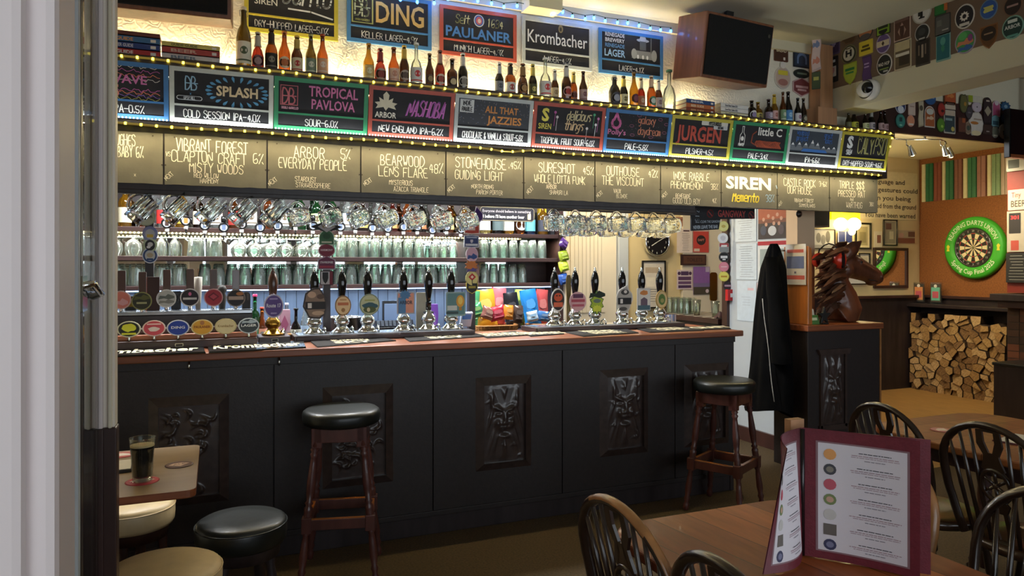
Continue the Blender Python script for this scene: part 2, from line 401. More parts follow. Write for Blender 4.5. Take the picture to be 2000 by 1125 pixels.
# ================================================================ the bar counter
BX0, BX1 = -1.3, 3.27
bar = thing('bar_counter', 'long dark panelled bar counter with a red-brown wooden top', 'bar counter', (0, 3.84, 0))
m = MB().box(BX0, BX1, 0, .62, 1.042, 1.08, 'bar_top'); m.ob('worktop', bar, bevel=.006)
seams = [-1.3, -.57, .28, 1.133, 1.944, 2.76, 3.235]
m = MB()
for a, b in zip(seams, seams[1:]): m.box(a + .0025, b - .0025, .055, .075, .125, 1.012, 'panel_wood')
m.box(BX0, 3.235, .075, .10, .1, 1.04, 'black_metal').box(BX0, 3.24, .048, .075, 1.0, 1.04, 'panel_wood')
m.ob('front_panel', bar, bevel=.002)
MB().box(BX0, 3.225, .062, .10, 0, .125, 'black_wood').box(BX0, 3.235, .045, .07, .105, .135, 'panel_wood').ob('kickboard', bar, bevel=.003)
MB().box(3.205, 3.235, .056, .6, 0, 1.04, 'black_wood').ob('end_panel', bar, bevel=.003)
MB().box(BX0, 3.2, .58, .6, 0, 1.04, 'black_wood').ob('back_panel', bar)
def face_relief(kind):
    r = random.Random(kind * 13 + 1); leaves = [(r.uniform(.1, .9), r.uniform(.05, .95), r.uniform(0, 3.14), r.uniform(.05, .10)) for _ in range(40)]
    def g(u, v, cu, cv, su, sv): return math.exp(-((u - cu) / su) ** 2 - ((v - cv) / sv) ** 2)
    def h(u, v):
        x = abs(u - .5); z = 0
        if kind in (2, 3, 4):
            z += .8 * g(u, v, .5, .52, .30, .34)
            z += .9 * g(x, v - .25 * x, .14, .68 - .25 * .14, .11, .028) + .5 * g(x, v, .13, .62, .07, .03) - .5 * g(x, v, .13, .645, .06, .014)
            z += .9 * g(u, v, .5, .56, .045, .09) + .5 * g(x, v, .05, .50, .04, .025)
            z += .8 * g(x, v, .17, .50, .06, .05) - .8 * g(u, v, .5, .385, .085, .045) + .6 * g(u, v, .5, .33, .11, .025) + .5 * g(u, v, .5, .445, .13, .02)
            z += .6 * max(0, math.sin(24 * x + 9 * v)) * g(u, v, .5, .22, .3, .13) + .6 * max(0, math.sin(20 * x - 12 * v)) * g(u, v, .5, .85, .28, .09)
            z += .7 * g(x, v, .30, .80, .035, .10) + .5 * max(0, math.sin(30 * (x + v * .6))) * g(x, v, .32, .45, .08, .3)
        for (a, b, t, l) in (leaves if kind not in (2, 3, 4) else leaves[:10]):
            du, dv = u - a, (v - b) * 1.7; p = du * math.cos(t) + dv * math.sin(t); q = -du * math.sin(t) + dv * math.cos(t)
            q -= .6 * p * p / l
            z += (.9 if kind not in (2, 3, 4) else .35) * math.exp(-(p / l) ** 2 - (q / (l * .3)) ** 2) - .3 * math.exp(-(p / l) ** 2 - (q / (l * .07)) ** 2)
        e = min(u, 1 - u, v, 1 - v) * 18
        return z * min(1, e)
    return h
panels = [(-.30, .065), (.527, .905), (1.386, 1.737), (2.20, 2.553), (2.83, 3.19)]
for i, (a, b) in enumerate(panels):
    cx, wd, z0, z1 = (a + b) / 2, b - a, .325, .865
    f = MB(); e = .045
    for (p, q) in (((a, z0), (b, z0)), ((b, z0), (b, z1)), ((b, z1), (a, z1)), ((a, z1), (a, z0))):
        ix = lambda t: (t[0] + (e if t[0] == a else -e), t[1] + (e if t[1] == z0 else -e))
        P, Q = ix(p), ix(q)
        f.add([(p[0], .055, p[1]), (q[0], .055, q[1]), (Q[0], .030, Q[1]), (P[0], .030, P[1])], [(0, 1, 2, 3)], 'carved_wood')
        f.add([(P[0], .030, P[1]), (Q[0], .030, Q[1]), (Q[0], .052, Q[1]), (P[0], .052, P[1])], [(0, 1, 2, 3)], 'carved_wood')
    fo = f.ob('carved_panel', bar, label='raised bevelled panel carved with ' + ('a leafy face' if i in (2, 3, 4) else 'curling leaves'))
    hf = face_relief(i)
    g = MB().grid(lambda u, v: (a + e + (wd - 2 * e) * u, .052 - .019 * hf(u, v), z0 + e + (z1 - z0 - 2 * e) * v), 56, 88, 'carved_wood')
    g.ob('carving', fo)
for px, py in ((370, 712), (545, 704)):
    p = onY(px, py, 3.885); h = MB().tube([(p.x, .055, p.z + .02), (p.x, .03, p.z + .01), (p.x, .02, p.z - .01), (p.x, .03, p.z - .022), (p.x, .045, p.z - .015)], .005, 'chrome').ob('bag_hook', bar)

# ================================================================ back fitting: shelves, mirror, counter
sh = thing('back_bar_shelving', 'dark wooden shelving unit with mirrored back behind the bar', 'shelving', (0, 5.4, 0))
SX0, SX1 = -2.0, 2.66
for nm, z in (('lower', 1.345), ('middle', 1.548), ('top', 1.745)):
    MB().box(SX0, SX1, 0, .27, z, z + .032, 'shelf_wood').ob('shelf', sh, bevel=.003)
MB().box(SX0, SX1, .272, .28, 1.36, 2.45, 'mirror').ob('mirror_back', sh)
m = MB()
for k in range(60): x = SX0 + k * .078; m.box(x, min(x + .075, SX1), .27, .285, .985, 1.345, 'wall_plank')
m.ob('plank_back', sh, bevel=.002)
MB().box(SX1, SX1 + .035, -.02, .29, .98, 2.45, 'shelf_wood').ob('side_panel', sh, bevel=.003)
MB().box(SX1 + .036, SX1 + .06, -.01, .02, .98, 2.45, 'cream_paint').ob('edge_strip', sh)
for x in (1.93,): MB().box(x, x + .03, .02, .27, 1.377, 1.745, 'shelf_wood').ob('divider', sh)
for x in (2.3,): MB().box(x, x + .36, .25, .27, 1.377, 1.745, 'shelf_wood').ob('back_board', sh)
bc = thing('back_counter', 'dark wooden back counter under the shelves behind the bar', 'counter', (0, 4.95, 0))
MB().box(-2.0, 2.66, 0, .73, .94, .98, 'shelf_wood').ob('worktop', bc, bevel=.004)
MB().box(-2.0, 2.6, .04, .73, 0, .94, 'black_wood').ob('cabinet', bc)
# warm LED string under the top shelf, cool strip under the lowest
led = thing('led_string', 'warm white LED string along the underside of the top shelf', 'string light', (0, 5.39, 1.735))
MB().tube([(SX0, 0, 0), (SX1 - .35, 0, 0)], .005, 'bottle_clear', n=6).ob('tube', led)
mat('led_warm', 'fff0c0', emit=6, ecol='ffe7a8'); mat('led_cool', 'd0e4ff', emit=7, ecol='9cc8ff')
m = MB()
for k in range(165): m.ball((-1.9 + k * .0255, -.006, 0), .0065, 'led_warm', 6, 4)
m.ob('led_row', led, kind='stuff')
lamp('shelf_light', 'AREA', (.4, .04, -.01), 34, (1, .93, .8), 4.4, .02, (0, 0, 0), parent=led)
blue = thing('led_strip', 'cool blue-white light strip under the lowest glass shelf', 'strip light', (0, 5.42, 1.338))
MB().box(SX0, SX1, 0, .02, 0, .006, 'led_cool').ob('strip', blue)
lamp('strip_light', 'AREA', (.3, .05, -.004), 17, (.55, .76, 1), 4.6, .03, (0, 0, 0), parent=blue)

# ================================================================ fascia over the bar
fa = thing('bar_fascia', 'dark wooden fascia hung over the bar carrying slates and beer boards', 'fascia', (0, 4.06, 0))
MB().box(-1.7, 3.05, .01, .06, 1.895, 2.50, 'black_wood').box(3.05, 4.76, .01, .06, 1.926, 2.50, 'black_wood').box(-1.7, 3.05, .012, .07, 1.875, 1.90, 'black_wood').ob('board', fa, bevel=.003)
MB().box(-1.7, 4.80, -.12, .14, 2.50, 2.545, 'black_wood').ob('ledge', fa, bevel=.004)
MB().box(-1.7, 4.76, -.045, .01, 2.218, 2.234, 'black_wood').ob('lower_rail', fa, bevel=.003)
MB().box(4.76, 4.80, -.05, .14, 2.19, 2.50, 'black_wood').ob('end_board', fa)
# dark slates chalked with cask beers
SL = [
 ('UGHES|BY 6%', '', [('VAUGHES', .62, .72, .055, 0), ('BABY 6%', .70, .50, .055, 0), ('NEXT', .06, .2, .02, 45), ('x', .74, .14, .018, 0)]),
 ('', '', [('VIBRANT FOREST', .46, .68, .062, 0), ('CLAPTON CRAFT', .43, .47, .056, 0), ('MISTY WOODS', .50, .27, .048, 0), ('6%', .91, .50, .052, 0), ('VS', .04, .56, .022, 0), ('NEXT', .06, .14, .022, 42), ('RED WILLOW', .40, .165, .024, 0), ('HARMONY', .43, .06, .024, 0)]),
 ('', '', [('ARBOR', .44, .68, .062, 0), ('EVERYDAY PEOPLE', .48, .45, .056, 0), ('5%', .83, .70, .055, 0), ('NEXT', .07, .12, .024, 38), ('STARDUST', .40, .18, .026, 0), ('STRAWBOSPHERE', .48, .06, .026, 0)]),
 ('', '', [('BEARWOOD', .48, .62, .06, 0), ('LENS FLARE', .49, .38, .055, 0), ('48%', .88, .50, .055, 0), ('NEXT', .09, .20, .024, 35), ('MYSTERIOUS', .46, .20, .027, 0), ('AZACCA TRIANGLE', .58, .06, .027, 0)]),
 ('', '', [('STONEHOUSE', .44, .66, .06, 0), ('GUIDING LIGHT', .42, .40, .053, 0), ('.45%', .88, .70, .046, 0), ('NEXT', .08, .14, .024, 40), ('NORTH RIDING', .46, .20, .025, 0), ('PARKIN PORTER', .55, .07, .026, 0)]),
 ('', '', [('SURESHOT', .46, .66, .06, 0), ('WHOLE LOTTA FUNK', .50, .41, .05, 0), ('45%', .90, .66, .05, 0), ('NEXT', .10, .18, .024, 42), ('ARBOR', .38, .27, .027, 0), ('SHANGRI LA', .48, .14, .026, 0)]),
 ('', '', [('OUTHOUSE', .42, .68, .058, 0), ('THE VISCOUNT', .42, .44, .053, 0), ('42%', .88, .68, .048, 0), ('NEXT', .08, .16, .024, 38), ('VAUX', .33, .24, .026, 0), ('BLONDE', .40, .12, .026, 0)]),
 ('', '', [('INDIE RABBLE', .50, .66, .052, 0), ('PHENOMENON', .42, .43, .048, 0), ('38%', .88, .45, .04, 0), ('NEXT', .08, .22, .024, 42), ('RENEGADE', .36, .19, .028, 0), ('GOOD OLD BOY', .42, .045, .036, 0), ('4%', .88, .10, .034, 0)]),
 ('siren', '', []),
 ('', '', [('CASTLE ROCK', .42, .66, .052, 0), ('OUR HOUSE', .42, .45, .05, 0), ('3-6%', .87, .70, .036, 0), ('NEXT', .07, .13, .02, 48), ('VIBRANT FOREST', .50, .22, .026, 0), ('SUMMERLANDS', .56, .09, .026, 0)]),
 ('', '', [('TRIPLE §§§', .45, .68, .052, 0), ('PRESSED RAT', .45, .44, .048, 0), ('And', .45, .33, .022, 0), ('WARTHOG', .50, .12, .044, 0), ('38%', .86, .20, .03, 0)]),
]
SNAME = ['partly hidden Hughes', 'Vibrant Forest Misty Woods', 'Arbor Everyday People', 'Bearwood Lens Flare', 'Stonehouse Guiding Light', 'Sureshot Whole Lotta Funk', 'Outhouse The Viscount', 'Indie Rabble Phenomenon', 'bold white SIREN', 'Castle Rock Our House', 'Triple Pressed Rat']
SNAME = ['6% beer, half hidden by the white post', 'MISTY WOODS', 'EVERYDAY PEOPLE', 'LENS FLARE', 'GUIDING LIGHT', 'WHOLE LOTTA FUNK', 'THE VISCOUNT', 'PHENOMENON', 'bold white capitals over yellow Memento', 'OUR HOUSE', 'PRESSED RAT and WARTHOG']
mat('chalk_yellow', 'f2de58', .8); mat('chalk_blue', '9fc4e8', .8); mat('paint_white', 'fff9e8', .7); mat('screw', '4a443c', .4, .8)
SW, SH_ = .5, .262
for i, row in enumerate(SL):
    x0 = -.742 + .5 * i
    t = thing('slate_board', 'grey slate over the bar chalked with ' + SNAME[i], 'slate board', (x0 + SW / 2, 4.066, 1.924), group='slates listing the cask beers', rz=rnd.uniform(-.15, .15))
    g = .004; r_ = random.Random(i)
    pts = []
    for k in range(13): pts.append((-.25 + g + (.5 - 2 * g) * k / 12, r_.uniform(0, .004)))
    for k in range(13): pts.append((.25 - g - (.5 - 2 * g) * k / 12, SH_ - r_.uniform(0, .003)))
    L = MB().prism(pts, -.009, 0, 'slate')
    if row[0] == 'siren':
        L.font('SIREN', -.01, .135, .085, 'paint_white', y=-.0105, bold=.035, fit=.40)
        L.hand('Memento', -.04, .045, .062, 'chalk_yellow', wd=.010, y=-.0105, wf=.62, slant=.22); L.hand('38%', .18, .05, .05, 'chalk_blue', y=-.0105, wd=.004)
        L.line([(.238, .17), (.246, .15)], .006, 'chalk_blue', -.0105)
    for (tx, fx, fz, h, ro) in row[2]:
        big = h > .035; wfit = .62
        n = len(tx); est = n * 5.1 * h / 6 * wfit; mx = (.36 if fx < .6 else .12) if big else .30
        if est > mx: wfit *= mx / est
        L.hand(tx, -.25 + .5 * fx, SH_ * fz, h, 'chalk', y=-.0105, wf=wfit, rot=ro, wd=h * (.075 if big else .10))
    L.ob('slate', t)
    S = MB()
    for (sx, sz) in ((-.2, .245), (.2, .245), (-.242, .1), (.242, .1)): S.prism(ell(sx, sz, .004, .004, 8), -.011, -.008, 'screw')
    S.ob('screw', t)

# added fill panels, unseen behind the fascia, brighten the working side of the bar
mat('panel_glow', 'ffffff', emit=9, ecol='f2f8ff')
for i, x in enumerate((-.3, 1.0, 2.3)):
    t = thing('added_ceiling_light', 'flat white ceiling light behind the fascia over the bar staff side, %s from the left' % ['first', 'second', 'third', 'fourth'][i], 'light', (x, 4.75, 2.53), 0, 'ceiling lights over the bar')
    MB().box(-.32, .32, -.12, .12, 0, .03, '!e8e8e8').ob('housing', t); MB().box(-.30, .30, -.10, .10, -.004, 0, 'panel_glow').ob('diffuser', t)
    lamp('bar_fill', 'AREA', (0, 0, -.012), 30, (.95, .98, 1), .58, .2, (0, 0, 0), parent=t)

t = thing('added_ceiling_light', 'round warm ceiling light over the passage behind the bar end', 'light', (3.55, 5.75, 2.53))  # out-of-view fill added to warm the door and clock wall
mat('warm_glow', 'fff0d0', emit=6, ecol='ffe2b0'); MB().lathe([(.16, .03), (.17, 0), (.001, -.03)], 'warm_glow', 24).ob('diffuser', t)
lamp('passage_fill', 'POINT', (0, 0, -.16), 22, (1, .84, .58), .12, parent=t)
# ================================================================ painted chalk boards (two rows)
PC = dict(blue='3f78b0', white='cfd2c8', green='2f8f5e', red='b8503c', grey='c2c6c2', yellow='c8b83a')
for k, v in PC.items(): mat('frame_' + k, v, .5, noise=(20, .08, (1, 1, 1)))
def drops(L, cx, cz, rx, rz, n, m, s=.02):
    for k in range(n):
        a = 2 * math.pi * k / n; x, z = cx + rx * math.cos(a), cz + rz * math.sin(a)
        d = math.atan2(math.sin(a) * rz, math.cos(a) * rx); c_, s_ = math.cos(d), math.sin(d)
        q = [(s * t * c_ - w_ * s_, s * t * s_ + w_ * c_) for t, w_ in ((-.9, 0), (-.2, -s * .28), (.4, -s * .42), (.85, -s * .25), (1, 0), (.85, s * .25), (.4, s * .42), (-.2, s * .28))]
        L.face([(x + a_, z + b_) for a_, b_ in q], -.0045, m)
def dbb(L, x, z, s, m):
    L.hand('D', x - s * .18, z, s, m, y=-.005, wd=s * .09, wf=.55, jit=0); L.hand('B', x + s * .24, z, s, m, y=-.005, wd=s * .09, wf=.55, jit=0)
    L.line([(x - s * .3, z + s * .5), (x + s * .5, z + s * .5)], s * .07, m, -.005)
def deco(L, kind, W, H):
    if kind == 'wave':
        for k, c in enumerate(['#e9d8c0', '#c060a0', '#e08060', '#d0c8c0', '#c060a0', '#e08060', '#8868b8', '#d8d070']):
            z = H * (.92 - .075 * k) if k < 4 else H * (.36 + .05 * (7 - k)); ph = k * 1.7
            L.line([(-W * .42 + W * .84 * q / 40, z + .006 * math.sin(q * 1.3 + ph) + .004 * math.sin(q * 2.9)) for q in range(41)], .003, c, -.004)
        L.font('MINDWAVE', -.015, H * .62, .042, '#d878b0', y=-.006, bold=.02, fit=.33); L.font('0.5', -.02, H * .37, .06, '#e88a78', y=-.006, bold=.03)
    if kind == 'splash':
        dbb(L, -.15, H * .60, .065, '#a8d0e8'); L.hand('x', -.15, H * .51, .014, '#6aa8d8', y=-.005)
        L.prism(rrect(-.215, -.095, H * .41, H * .49, .012), -.0055, -.0045, '#d8dce0'); L.prism(rrect(-.211, -.099, H * .42, H * .48, .01), -.006, -.005, 'chalkboard'); L.hand('GIPSY HILL', -.155, H * .425, .013, '#e0e4e8', y=-.0068, wd=.002, wf=.55)
        drops(L, .07, H * .62, .135, .062, 22, '#5a9cc8', .017); L.font('SPLASH', .07, H * .54, .05, '#e6cfa4', y=-.006, bold=.03, fit=.20)
    if kind == 'pavlova':
        for s_ in (1,): L.face(rect(-.215, -.125, H * .47, H * .85), -.0042, '#c86a70'); L.face(rect(-.211, -.129, H * .485, H * .835), -.0048, 'chalkboard'); dbb(L, -.175, H * .5, .08, '#d07078')
        L.hand('DOUBLE-BARRELLED', -.165, H * .40, .011, '#e0a8b8', y=-.005, wd=.002, wf=.55)
        L.font('TROPICAL', .06, H * .68, .055, '#d878a8', y=-.006, bold=.02, fit=.26); L.font('PAVLOVA', .06, H * .44, .052, '#d878a8', y=-.006, bold=.02, fit=.23)
    if kind == 'nashoba':
        pts = [(0, .0), (.012, .02), (.05, .01), (.04, .03), (.055, .045), (.03, .05), (.035, .075), (.012, .06), (.015, .09), (0, .11), (-.015, .09), (-.012, .06), (-.035, .075), (-.03, .05), (-.055, .045), (-.04, .03), (-.05, .01), (-.012, .02)]
        L.face([(x * 1.15 - .15, z * .95 + H * .52) for x, z in pts], -.005, '#dcd3b8'); L.font('ARBOR', -.15, H * .38, .032, '#f0ead8', y=-.005, bold=.02, fit=.12)
        for q in range(3): L.hand('NASHOBA', .07 + q * .003, H * .46, .085, ['#c060b0', '#8850a0', '#d878c8'][q], y=-.005 - q * .0004, wd=.005, wf=.42, slant=.25)
    if kind == 'jazz':
        r = random.Random(5)
        L.face(rect(-.225, .225, H * .37, H * .92), -.0042, '#3a3c42')
        for q in range(110):
            x, z, a = r.uniform(-.22, .22), r.uniform(H * .39, H * .9), r.uniform(0, 3); L.line([(x, z), (x + .006 * math.cos(a), z + .006 * math.sin(a))], .0018, r.choice(['#7880a0', '#a09080', '#6a7088']), -.0048)
        L.face(rect(-.215, -.13, H * .63, H * .90), -.005, '#d8dad8'); L.hand('INDIE', -.172, H * .78, .025, '#222226', y=-.0058, wd=.004); L.hand('RABBLE', -.172, H * .66, .022, '#222226', y=-.0058, wd=.004, wf=.55)
        L.font('ALL THAT', .045, H * .66, .04, '#d89048', y=-.006, bold=.02, fit=.21); L.font('JAZZIES', .065, H * .44, .044, '#d89048', y=-.006, bold=.025, fit=.22)
    if kind == 'delicious':
        L.font('S', -.165, H * .60, .075, '#e8d85a', y=-.006, bold=.04); L.font('SIREN', -.165, H * .42, .034, '#e8d85a', y=-.006, bold=.01, fit=.085)
        L.hand('delicious', .06, H * .66, .055, '#e8d8a8', y=-.006, wd=.006, wf=.48, slant=.2); L.hand('things', .03, H * .44, .055, '#e8c898', y=-.006, wd=.006, wf=.52, slant=.2)
        for x, z, c in ((-.10, .80, '#c05aa0'), (-.085, .70, '#d8d0d0'), (.17, .82, '#58b080'), (.2, .74, '#d080b8'), (.125, .50, '#e0d8d8'), (.185, .6, '#f0f0f0')):
            L.line([(x, H * z), (x - .004, H * (z - .3))], .003, c, -.005); L.face(ell(x, H * z, .009, .009, 8), -.0052, c)
    if kind == 'galaxy':
        r = random.Random(9)
        for q in range(70): L.face(ell(r.uniform(-.22, .22), r.uniform(H * .39, H * .92), .0012, .0012, 5), -.0045, r.choice(['#c0b0d8', '#d89070', '#90b0d0']))
        for x, z in ((-.05, .65), (.0, .9), (.16, .85), (.2, .55), (.1, .42), (-.04, .44), (.21, .75)): L.line(ell(x, H * z, .016, .008, 10) + [(x + .016, H * z)], .002, '#b06888', -.005)
        L.line([(-.165, H * .9)] + [(-.165 + .03 * math.sin(a), H * .68 - .03 * math.cos(a)) for a in [R(150 - 30 * q) for q in range(11)]] + [(-.165, H * .9)], .016, '#e878b0', -.0055)
        L.font("Polly's", -.155, H * .42, .034, '#e080b0', y=-.0058, bold=.01, fit=.13); L.hand('galaxy', .06, H * .72, .045, '#e09070', y=-.006, wd=.005, wf=.62); L.hand('daydream', .085, H * .47, .045, '#e09070', y=-.006, wd=.005, wf=.55)
    if kind == 'jurgen':
        L.font('JURGEN', -.02, H * .42, .10, '#b84a38', y=-.006, bold=.03, fit=.36)
        L.face(rrect(-.01, .205, H * .82, H * .93, .006), -.0062, '#d8d4c8'); L.hand('MYSTERIOUS', .1, H * .835, .022, '#181818', y=-.007, wd=.005, wf=.55); L.face(rrect(.09, .205, H * .74, H * .83, .006), -.0062, '#c8c8c8'); L.hand('BREWING', .148, H * .755, .016, '#181818', y=-.007, wd=.003, wf=.5)
    if kind == 'littlec':
        L.line([(-.175, H * .44), (-.175, H * .66), (-.162, H * .73), (-.162, H * .88), (-.148, H * .88), (-.148, H * .73), (-.135, H * .66), (-.135, H * .44), (-.175, H * .44)], .0045, '#f0ece4', -.005); L.face(ell(-.155, H * .58, .013, .016, 10), -.005, '#f0ece4'); L.hand('PHANTOM', -.16, H * .395, .018, '#f0ece4', y=-.005, wd=.003, wf=.42)
        L.font('little C', .08, H * .70, .055, '#f6f2e8', y=-.006, bold=.02, fit=.21)
        for q in range(20): x = -.02 + .011 * q; L.line([(x, H * .40), (x - .02, H * (.50 + .06 * math.sin(q * .5))), (x - .01, H * .55)], .007, '#b05030', -.005)
        L.line([(-.02, H * .42), (-.075, H * .5), (-.07, H * .7), (-.04, H * .78)], .009, '#8a4028', -.005)
    if kind == 'lakes':
        L.face(rect(-.225, .225, H * .37, H * .92), -.0042, '#3a424c')
        for k, (x, h) in enumerate(((-.2, .2), (-.14, .22), (-.08, .22), (-.02, .3), (.03, .24), (.09, .16), (.14, .14), (.19, .16))):
            L.face([(x - .045, H * .40), (x + .045, H * .40), (x, H * (.40 + h))], -.0046 - k * 1e-4, '#70767c'); L.face([(x - .014, H * (.40 + h * .68)), (x + .014, H * (.40 + h * .68)), (x, H * (.40 + h))], -.0058, '#eef0f0')
        L.face([(-.12, H * .38), (.13, H * .38), (.11, H * .45), (-.1, H * .46)], -.0062, '#3a70b8')
        L.hand('weekend', -.12, H * .80, .036, '#4a78c0', y=-.006, wd=.005, wf=.5); L.hand('project', -.12, H * .66, .034, '#4a78c0', y=-.006, wd=.005, wf=.5); L.hand('great', .12, H * .78, .036, '#4a78c0', y=-.006, wd=.005, wf=.5); L.hand('lakes', .13, H * .64, .034, '#4a78c0', y=-.006, wd=.005, wf=.5)
    if kind == 'calypso':
        L.font('S', -.155, H * .58, .085, '#eef0ee', y=-.006, bold=.05); L.hand('SIREN', -.155, H * .40, .034, '#eef0ee', y=-.006, wd=.006, wf=.42)
        for dx, c in ((.003, '#8a8430'), (0, '#c8c488')): L.hand('CALYPSO', .065 + dx, H * .46, .115, c, y=-.006 - (dx == 0) * 5e-4, wd=.006, wf=.40, jit=.12)
    if kind == 'santo':
        L.prism(ell(-.14, H * .83, .05, .03), -.0055, -.0045, '#3a6ab0'); L.font('SIREN', -.14, H * .52, .036, '#f0ece0', y=-.006, bold=.01, fit=.12); L.hand('Santo', .075, H * .60, .12, '#f0f0ec', y=-.006, wd=.010, wf=.52, slant=.15, jit=.02); L.line([(-.02, H * .50), (.1, H * .49), (.22, H * .40)], .009, '#f0f0ec', -.006)
    if kind == 'ding':
        L.face(rect(-.225, -.10, H * .38, H * .93), -.0042, '#c8c878'); L.face(rect(-.217, -.108, H * .40, H * .91), -.0048, 'chalkboard'); dbb(L, -.17, H * .52, .10, '#c8d0b0'); L.hand('DOUBLE-BARRELLED', -.163, H * .425, .012, '#c8c878', y=-.0055, wd=.002, wf=.5); L.font('DING', .06, H * .44, .125, '#dcb468', y=-.006, bold=.02, fit=.29)
    if kind == 'paulaner':
        L.prism(ell(0, H * .77, .034, .038), -.0055, -.0045, '#e8e4dc'); L.prism(ell(0, H * .77, .029, .033), -.006, -.005, '#3a68a8'); L.prism(ell(0, H * .77, .021, .025), -.0065, -.0055, '#c86060'); L.face(ell(.002, H * .765, .011, .014), -.0067, '#e8d0b0')
        L.hand('Seit', -.11, H * .67, .052, '#e8e0a0', y=-.006, wd=.0055, wf=.60, slant=.15, jit=.02); L.hand('1634', .105, H * .67, .050, '#e8e0a0', y=-.006, wd=.0055, wf=.62, slant=.1, jit=.02); L.font('PAULANER', 0, H * .39, .064, '#4a80c0', y=-.006, bold=.025, fit=.43)
    if kind == 'krom':
        L.font('Krombacher', 0, H * .48, .085, '#f2f0ea', y=-.006, bold=.005, fit=.43); L.face(ell(.02, H * .84, .017, .026), -.006, '#8a7a50'); L.face([(.005, H * .92), (.035, H * .92), (.02, H * .97)], -.0062, '#8a7a50'); L.face(ell(.02, H * .83, .008, .014), -.0065, '#3a3020')
    if kind == 'renegade':
        for tx, z, h, c in (('RENEGADE', .84, .026, '#f0eee8'), ('BREWERY', .72, .026, '#f0eee8'), ('RENEGADE', .60, .026, '#6aa0d0'), ('LAGER', .40, .048, '#a8d0f0')): L.font(tx, -.13, H * z, h, c, y=-.006, bold=.02, fit=.15 if h < .04 else .16)
        for q, (p, wd, c) in enumerate(((ell(.09, H * .84, .05, .012), 0, '#b8bcbc'), (ell(.09, H * .88, .025, .022), 0, '#c8caca'), (rect(.065, .115, H * .62, H * .82), 0, '#606466'), ([(.0, H * .42), (.18, H * .42), (.16, H * .6), (.02, H * .6)], 0, '#90928c'), (ell(.02, H * .52, .022, .035), 0, '#a8aaa4'), (ell(.18, H * .52, .022, .04), 0, '#a8aaa4'))): L.face(p, -.005 - q * 2e-4, c)
        L.line([(.155, H * .58), (.155, H * .9)], .009, '#70746c', -.0062)
        for x in (.05, .09, .125): L.face(ell(x, H * .46, .008, .014), -.0066, '#e8e8e4')
BOARD = [
 ('blue', 'wave', 'L FREE IPA-0.5%', 'zigzag pink lettering and 0.5% below'), ('white', 'splash', 'COLD SESSION IPA-4.0%', 'SPLASH ringed by blue drops'), ('green', 'pavlova', 'SOUR-6.0%', 'TROPICAL PAVLOVA in pink'),
 ('red', 'nashoba', 'NEW ENGLAND IPA-6.2%', 'a leaf and NASHOBA in purple'), ('grey', 'jazz', 'CHOCOLATE & VANILLA STOUT-5.8%', 'ALL THAT JAZZIES in orange'), ('red', 'delicious', 'TROPICAL FRUIT SOUR-6.0%', 'delicious things in cream script'),
 ('blue', 'galaxy', 'PALE-5.8%', 'galaxy daydream in orange'), ('yellow', 'jurgen', 'PILSNER-4.5%', 'JURGEN in red'), ('green', 'littlec', 'PALE-3.4%', 'little C in white'), ('grey', 'lakes', 'IPA-6.6%', 'snowy mountains'), ('yellow', 'calypso', 'DRY-HOPPED SOUR-4.6%', 'CALYPSO in thin capitals')]
def board(i, fr, kind, line, label, W, H, loc, rx, group):
    t = thing('beer_board', label, 'chalkboard', loc, 0, group, rx)
    f = MB(); e = .022; zc = H * .30
    for b_ in ((-W / 2, W / 2, 0, e), (-W / 2, W / 2, H - e, H), (-W / 2, -W / 2 + e, e, H - e), (W / 2 - e, W / 2, e, H - e), (-W / 2 + e, W / 2 - e, zc, zc + .010)):
        f.box(b_[0], b_[1], -.008, .004, b_[2], b_[3], 'frame_' + fr)
    f.ob('frame', t)
    L = MB().box(-W / 2 + .002, W / 2 - .002, -.003, .004, .002, H - .002, 'chalkboard'); deco(L, kind, W, H)
    n = len(line); h = .036; wf = min(.66, .40 / (n * 5.1 * h / 6))
    L.hand(line, 0, zc * .34, h, '#f4f2ea', y=-.005, wd=.0042, wf=wf)
    L.ob('panel', t); return t
mat('led_white', 'ffffff', emit=3.2, ecol='f4fbff')
for i, (fr, kind, line, nm) in enumerate(BOARD):
    t = board(i, fr, kind, line, '%s framed chalkboard above the slates with %s' % (fr, nm), .492, .272, (-.46 + .4958 * i, 3.985, 2.236), 11, 'tilted chalkboards of keg beers')
    m = MB()
    s = thing('led_strip', 'light strip under the %s board with %s' % (fr, nm), 'strip light', (-.46 + .4958 * i, 3.985, 2.236), 0, 'light strips under the keg boards', 11)
    for k in range(30): m.ball((-.236 + k * .0163, -.012, .004), (.004, .003, .004), 'led_white', 6, 4)
    m.ob('led_row', s, kind='stuff')
    lamp('strip_light', 'AREA', (0, -.030, .001), .24, (.93, 1, 1), .48, .008, (155, 0, 0), parent=s)
LAGER = [('yellow', 'santo', 'DRY-HOPPED LAGER-5.0%', .40, 'a blue crest and Santo in white script'), ('blue', 'ding', 'KELLER LAGER-4.9%', .955, 'DING in gold capitals'), ('red', 'paulaner', 'MUNICH LAGER-4.9%', 1.512, 'a round crest and 1634'), ('grey', 'krom', 'LAGER-4.8%', 2.056, 'big white letters and a small gold crest'), ('blue', 'renegade', 'LAGER-4.1%', 2.612, 'a figure in a wide hat')]
for i, (fr, kind, line, x, nm) in enumerate(LAGER):
    board(i, fr, kind, line, '%s framed lager board on the wallpaper with %s' % (fr, nm), .505, .30, (x, 4.19, 2.80 + (.01 if i == 1 else 0)), 0, 'lager boards on the wallpaper')

